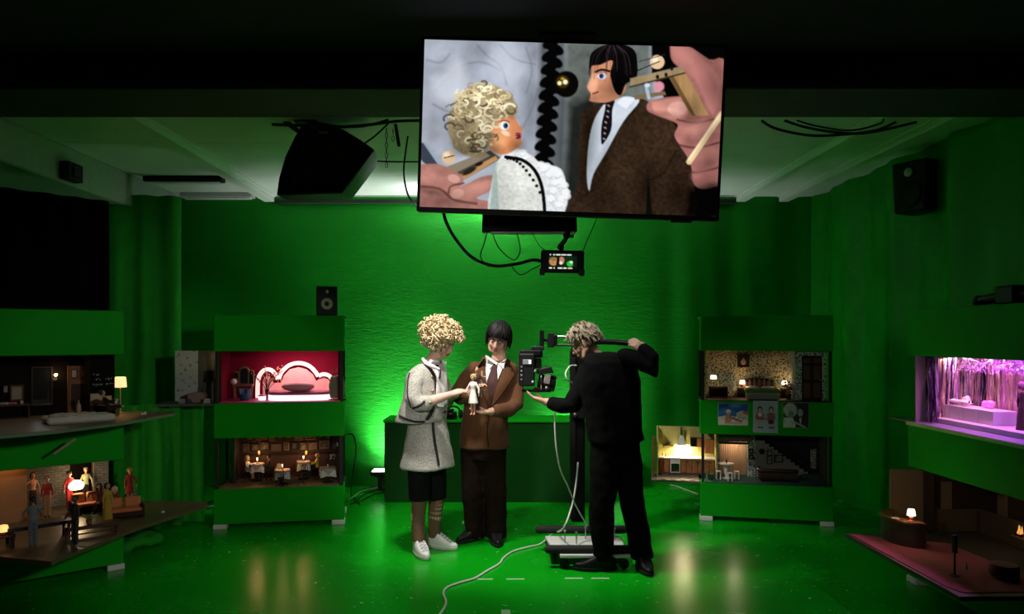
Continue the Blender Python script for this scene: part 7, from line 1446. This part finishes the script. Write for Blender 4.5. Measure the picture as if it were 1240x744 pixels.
p = u.floor(6, 664, z); t = thing('table_lamp', 'small orange glowing lamp on a low table at the left edge', 'lamp', p+Vector((-.01, .0, .075)), u.ang); MB().lathe([(.012, 0), (.014, .006), (.005, .02), (.005, .03)], (0, 0, 0), 12).build('base', WOODD, t, smooth=True); MB().lathe([(.028, .025), (.030, .03), (.024, .062), (.01, .066)], (0, 0, 0), 16).build('shade', glow('orange_shade', (1., .42, .14), 1.6), t, smooth=True); pt(t.location+Vector((.05, -.04, .05)), .06, (1., .5, .2))
t = thing('low_table', 'low dark side table under the small orange lamp', 'table', p+Vector((-.01, 0, 0)), u.ang); MB().span((-.06, -.045, .067), (.06, .045, .075)).build('top', WOODD, t)
for x in (-.05, .05):
    for y in (-.035, .035): MB().span((x-.005, y-.005, 0), (x+.005, y+.005, .067)).build('leg', WOODD, t)
for px, py, lb in ((197, 622, 'small crumpled white tissue at the right tip of the lounge platform'),): single(MB().ell((0, 0, .008), (.012, .010, .008)).wiggle(.006, 120), 'tissue', CLOTHW, lb, 'paper', u.floor(px, py, z))
a = u.floor(97, 660, z); single(MB().prismz([(-.07, -.03), (.06, -.045), (.08, .03), (-.04, .04)], 0, .003), 'paper_sheet', M('cream_paper', (.45, .36, .22), .8), 'cream paper sheet on the front edge of the lounge floor', 'paper', a)
# ================================================================ U4 upper: tinsel stage
u = U4; h = u.hw
s = Set(u, 'tinsel_stage_set', 'miniature show stage set flooded with purple light and tinsel')
s.part('back_wall', (-h+.03, .485, T3), (h+.25, .50, T4), M('purple_wall', (.10, .05, .12), .7)); s.part('side_wall', (-h+.03, .03, T3), (-h+.04, .485, T4), M('cream_wall', (.30, .22, .24), .7)); s.part('floor', (-h+.01, -.012, T3-.012), (h+.25, .485, T3+.003), M('violet_floor', (.22, .16, .32), .35)); z = T3+.003
s.part('tip_shelf', (-h-.28, .02, T3-.010), (-h+.008, .12, T3), M('edge_tape')); s.part('front_strip', (-h, -.016, T3-.02), (h+.25, -.012, T3+.001), STEEL)
for nm, x, en, col in (('stage_led_magenta', -.10, 4.2, (1., .22, .85)), ('stage_led_violet', .30, 3.6, (.58, .20, 1.)), ('stage_led_warm', -.36, 1.6, (1., .62, .50))): lamp(nm, 'AREA', u.w(x, .20, T4-.02), en, col, .35, u.w(x, .34, T3), size_y=.06)
TINS = [M('tinsel_%d' % k, c_, .22, metal=.8, var=.2) for k, c_ in enumerate(((.85, .55, .75), (.9, .70, .50), (.65, .40, .85), (.95, .85, .85), (.06, .03, .12)))]
def tinsel(x0, x1, y, z0, z1, n, label, seed, cols, side=None):
    t = place(u, 'tinsel_curtain', label, 'tinsel curtain', (x0+x1)/2 if side is None else side, y, z0, 0 if side is None else R(90), 'tinsel curtains'); rg = random.Random(seed); groups = {}
    for k in range(n):
        m_ = rg.choice(cols); mb = groups.setdefault(m_, MB()); x = rg.uniform(-.5, .5)*(x1-x0); yy = rg.uniform(-.018, .018); wv = rg.uniform(.002, .0045); ph = rg.random()*6.28; secs = []; tw_ = rg.uniform(2, 7)
        nn_ = 9
        for j in range(nn_):
            f = j/(nn_-1); zz = (z1-z0)*(1-f)+rg.uniform(0, .01); a = ph+tw_*f; c_ = Vector((x+.006*math.sin(ph+f*5), yy+.005*math.cos(ph+f*4), zz)); d_ = Vector((math.cos(a), math.sin(a), 0))*wv; n2_ = Vector((-d_.y, d_.x, 0)).normalized()*.0004; secs.append([c_-d_-n2_, c_+d_-n2_, c_+d_+n2_, c_-d_+n2_])
        mb.loft(secs)
    for m_, mb in groups.items(): tag(mb.build('strands', TINS[m_], t), kind='stuff')
    MB().tube([((x0-x1)/2, 0, z1-z0), ((x1-x0)/2, 0, z1-z0)], .004, 6).build('rail', POST, t); return t
tinsel(-h+.06, -h+.16, .10, z, T4-.01, 26, 'dark blue tinsel curtain at the left end of the stage', 1, [4, 4, 2]); tinsel(.10, .46, .28, z, T4-.01, 210, 'pink gold tinsel curtain covering the left end wall of the stage', 12, [0, 1, 3, 1, 3, 4, 4, 2], side=-h+.075); tinsel(-h+.14, -h+.50, .44, z, T4-.01, 150, 'pink gold tinsel curtain at the left back of the stage', 2, [0, 1, 3, 1, 0]); tinsel(-h+.50, -h+.80, .46, z+.12, T4-.01, 90, 'violet tinsel curtain behind the white blocks', 3, [2, 0, 4, 4, 3]); tinsel(-h+.80, h+.02, .44, z, T4-.01, 130, 'silver violet tinsel curtain at the right back of the stage', 4, [2, 3, 3, 4, 4, 0]); tinsel(h+.0, h+.22, .40, z, T4-.01, 90, 'magenta tinsel curtain at the right edge of the stage', 5, [0, 2, 0])
gl = place(u, 'tinsel_garland', 'thick shiny purple tinsel garland along the top of the stage', 'garland', 0, .30, T4-.06); mb = MB(); rg = random.Random(9)
for k in range(420): x = rg.uniform(-h+.08, h+.2); c_ = Vector((x, rg.uniform(-.05, .05), rg.uniform(-.03, .05))); d_ = Vector((rg.uniform(-1, 1), rg.uniform(-1, 1), rg.uniform(-1, 1))).normalized()*.022; mb.tube([c_-d_, c_+d_], [.004, .001], 4)
tag(mb.build('strands', TINS[2], gl), kind='stuff')
MARBW = M('white_marble', (.62, .58, .60), .35, col2=(.42, .38, .42), scale=9)
q0 = u.ray(1118, 500, .16).x; q1 = u.ray(1182, 510, .16).x
t = place(u, 'stage_step', 'low white marble step along the front of the tinsel stage', 'step', 0, .16, z); xs_ = u.ray(1118, 500, .10).x
for k in range(6): w_ = (h+.2-xs_)/6; MB().span((xs_+w_*k+.001, -.03, 0), (xs_+w_*(k+1)-.001, .20, .032)).build('marble_block', MARBW, t, bevel=.002)
xa = u.ray(1141, 495, .24).x; xb = u.ray(1211, 505, .24).x; t = place(u, 'marble_podium', 'white marble block podium lit by purple light on the stage', 'podium', (xa+xb)/2, .26, z+.032); n = 4; w_ = (xb-xa)/n
for k in range(n): MB().span((-(xb-xa)/2+w_*k+.001, -.06, 0), (-(xb-xa)/2+w_*(k+1)-.001, .08, .085)).build('marble_block', MARBW, t, bevel=.002)
zp = z+.032+.085
for k, (dx, sz, lb) in enumerate(((-.11, .06, 'white tilted cushion at the left on the marble podium'), (.06, .045, 'purple square cushion right of centre on the podium'), (.11, .05, 'pink square cushion at the right on the marble podium'))):
    o = single(MB().box((0, 0, sz/2), (sz, .03, sz)), 'cushion', M('cushion_%d' % k, ((.7, .6, .55), (.5, .2, .6), (.6, .25, .5))[k], .7), lb, 'cushion', u.w((xa+xb)/2+dx, .30, zp), 'cushions on the podium', bevel=.010); o.rotation_euler = (0, R((-18, 4, 6)[k]), u.ang)
doll(u.w((xa+xb)/2+.02, .24, zp+.026), u.ang+R(90), .24, 'doll lying on its back on the marble podium', 'e0b0a0', 'b89878', 'e0d0d0', 'e0d0d0', 'bob', arms=(.4, .4)).rotation_euler = (R(-90), 0, u.ang+R(90))
a, b, c1, d1 = pxbox(u, 1163, 463, 1177, 480, .42); t = place(u, 'loudspeaker', 'dark grey speaker panel hanging behind the podium', 'loudspeaker', (a+c1)/2, .40, b); MB().span((-(c1-a)/2, 0, 0), ((c1-a)/2, .03, d1-b)).build('cabinet', M('grey_speaker', (.06, .06, .065), .6), t, bevel=.003); MB().span((-(c1-a)/2+.006, -.004, .006), ((c1-a)/2-.006, 0, d1-b-.006)).build('grille', M('speaker_grille'), t); MB().tube([(0, .015, d1-b), (0, .015, T4-b)], .003, 6).build('hanger', POST, t)
p = u.floor(1226, 528, z); doll(p+Vector((.06, 0, 0)), u.ang+R(-170), .30, 'doll in a brown fur coat and hat seen from behind on the stage', 'b08070', '6a3a4a', '3c2020', '38201e', 'curly', dress='long', arms=(.2, .2), group='dolls at the stage')
p = u.floor(1239, 531, z); doll(p+Vector((.09, -.03, 0)), u.ang+R(-150), .31, 'dark coated doll cut by the right edge of the picture on the stage', 'b08070', '1a1214', '1c1a24', '16141c', 'bob', arms=(.2, .3), group='dolls at the stage')
# black camera clamp lying on top of the far right cabinet
t = place(u, 'clamp_arm', 'black clamp arm lying on top of the far right cabinet', 'clamp', .12, .16, T5); MB().tube([(-.20, 0, .035), (.0, 0, .05), (.30, 0, .06)], [.028, .032, .026], 10, True).build('arm', BLACK, t, smooth=True); MB().ell((-.20, 0, .035), .036).build('joint', BLACK, t, smooth=True); MB().span((.0, -.05, .0), (.16, .05, .11)).build('clamp_head', BLACK, t, bevel=.012)
# ================================================================ U4 lower: hotel lobby
s = Set(u, 'hotel_lobby_set', 'dim miniature hotel lobby set with a curved desk and pink carpet')
pl = [u.lfloor(x, y, T1) for x, y in ((1021, 647), (1148, 714))]
x0 = pl[0].x; x1 = pl[1].x; yf = (pl[0].y+pl[1].y)/2
s.part('floor', (x0, yf, T1-.02), (h+.15, .49, T1+.002), M('lobby_board', (.06, .045, .03), .6)); MB().prismz([(x0+.02, yf+.02), (x1-.03, yf+.02), (h+.1, yf+.05), (h+.1, .10), (x0+.25, .06)], T1+.002, T1+.006).build('pink_carpet', M('pink_carpet', (.36, .075, .10), .95, bump=.6, bscale=220), s.t)
z = T1+.006; DW = M('lobby_dark_wood', (.035, .017, .010), .5, var=.4, scale=9); TAN = M('lobby_tan_panel', (.17, .12, .065), .6)
s.part('back_wall', (-h+.02, .47, T1), (h+.15, .485, T2), DW); s.part('side_wall', (-h+.02, .115, T1), (-h+.034, .47, T2-.004), DW); s.part('tan_panel', (-h+.034, .20, T1+.12), (-h+.042, .27, T2-.10), TAN); s.part('skirting', (-h+.034, .115, T1+.006), (-h+.05, .47, T1+.15), M('lobby_brown_panel', (.10, .065, .03), .6)); lamp('lobby_top_led', 'AREA', u.w(.05, .30, T2-.02), .16, (1., .66, .42), .5, u.w(.0, .2, T1), size_y=.06)
s.part('left_partition', (-h-.012, -.12, T1), (-h+.004, .12, u.ray(1073, 566, -.1).z), TAN); s.part('partition_return', (-h+.004, .10, T1), (-h+.10, .115, T2-.02), DW)
for a_, b_, m_, nm in ((-.34, -.27, TAN, 'tan_panel'), (-.02, .02, WOODL, 'door_post'), (.14, .20, TAN, 'tan_panel')): s.part(nm, (a_, .452, T1+.10 if nm == 'tan_panel' else T1+.006), (b_, .47, T2-.02 if nm != 'door_post' else T2-.05), m_)
s.part('lower_panel', (-h+.10, .42, T1+.006), (-.06, .45, T1+.16), M('lobby_brown_panel', (.10, .065, .03), .6)); s.part('counter_front', (.26, .20, T1+.006), (.42, .22, T1+.14), M('lobby_grey_panel', (.13, .12, .10), .6))
for x, zz, lb in ((-.30, .30, 'small dark floral picture above the tan lobby panel'), (.17, .30, 'small dark floral picture near the lobby doorway')): frame_thing(u, x, .452, T1+zz, .075, .09, lb, POST, M('floral_print', (.12, .11, .08), .6, col2=(.02, .02, .018), scale=60, cov=(.45, .55)), 'floral lobby pictures')
# curved reception desk
c = u.lfloor(1073, 655, z); t = place(u, 'reception_desk', 'curved dark wood reception desk with a lamp on pink carpet', 'desk', c.x, c.y+.14, z); hd = u.ray(1073, 625, c.y).z-z-.0; n = 26; o_ = []; i_ = []
for k in range(n+1): a = math.pi+math.pi*k/n*1.0; o_.append((.19*math.cos(a), .14*math.sin(a))); i_.append((.15*math.cos(a), .10*math.sin(a)))
MB().prismz(o_+i_[::-1], .0, hd-.012).build('front', DW, t, smooth=40); o2 = [(x*1.06, y*1.06) for x, y in o_]; i2 = [(x*.85, y*.8) for x, y in i_]; MB().prismz(o2+i2[::-1], hd-.012, hd).build('counter', M('polished_wood', (.14, .06, .03), .25), t, smooth=40)
xl_, yl_ = c.x+.12, c.y+.06
tl = u.lfloor(1102, 617, z+hd); lp = place(u, 'table_lamp', 'glowing white shade lamp on the curved reception desk', 'lamp', c.x+.135, c.y+.082, z+hd)
hl = .075; RED = M('red_glaze', (.22, .04, .02), .3); MB().lathe([(.016, 0), (.017, .004), (.006, .010), (.013, .022), (.005, .034)], (0, 0, 0), 14).build('base', RED, lp, smooth=True); MB().tube([(0, 0, .03), (0, 0, .078)], .0025, 6).build('stem', GOLDD, lp); MB().lathe([(.023, .035), (.024, .038), (.018, .072), (.010, .074)], (0, 0, 0), 18).build('shade', glow('lobby_shade', (1., .72, .48), 7), lp, smooth=True); pt(lp.location+Vector((-.05, -.02, .055)), .45, (1., .62, .35)); pt(lp.location+Vector((.03, .0, .10)), .06, (1., .62, .35))
single(MB().span((-.02, -.014, 0), (.02, .014, .002)), 'guest_book', CLOTHW, 'white paper on the counter of the reception desk', 'paper', u.w(c.x+.06, c.y+.025, z+hd))
# pouf, rope stand, fireplace
p = u.lfloor(1200, 700, z); t = place(u, 'pouf', 'round dark red velvet pouf on the pink carpet', 'pouf', p.x, p.y+.07, z); MB().lathe([(.062, 0), (.070, .012), (.072, .055), (.066, .072), (.02, .078)], (0, 0, 0), 26).build('cushion', M('dark_red_velvet', (.14, .010, .014), .8, sheen=.2), t, smooth=50); MB().lathe([(.071, .0), (.073, .004), (.071, .008)], (0, 0, 0), 26).build('trim', GOLDD, t)
p = u.lfloor(1156, 698, z); t = place(u, 'rope_stand', 'thin black rope stand with round foot on the pink carpet', 'stand', p.x, p.y, z); MB().lathe([(.024, 0), (.024, .004), (.006, .010)], (0, 0, 0), 16).build('foot', POST, t, smooth=True); MB().tube([(0, 0, .008), (0, 0, .135)], .005, 8).build('pole', POST, t); MB().span((-.012, -.008, .125), (.012, .008, .22)).build('sign', POST, t)
p = u.lfloor(1170, 690, z); single(MB().lathe([(.008, 0), (.010, .015), (.004, .028), (.004, .045), (.006, .046)], (0, 0, 0), 12), 'glass_bottle', M('clear_glass', (.55, .5, .5), .1, spec=.8), 'tiny glass bottle on the carpet beside the red pouf', 'bottle', u.w(p.x, p.y, z), smooth=True)
q = u.ray(1234, 635, .22); t = place(u, 'fireplace', 'miniature fireplace with glowing orange flames on the lobby counter', 'fireplace', q.x, .24, T1+.14); MB().span((-.06, -.03, 0), (.08, .05, .008)).build('hearth', WOODM, t, bevel=.001)
rg = random.Random(4)
for k in range(7): a = rg.uniform(-.035, .05); MB().tube([(a, 0, .008), (a+rg.uniform(-.008, .008), 0, .03), (a+rg.uniform(-.012, .012), 0, rg.uniform(.045, .075))], [.010, .008, .001], 6).build('flame', glow('fire_%d' % (k % 2), ((1., .25, .04), (1., .50, .12))[k % 2], .8), t, smooth=True)
for k in range(3): MB().tube([(-.04+.02*k, -.015, .012), (.0+.02*k, .012, .03)], .006, 6).build('log', WOODD, t)
s.part('counter_body', (.255, .22, T1+.006), (.45, .40, T1+.14), DW)
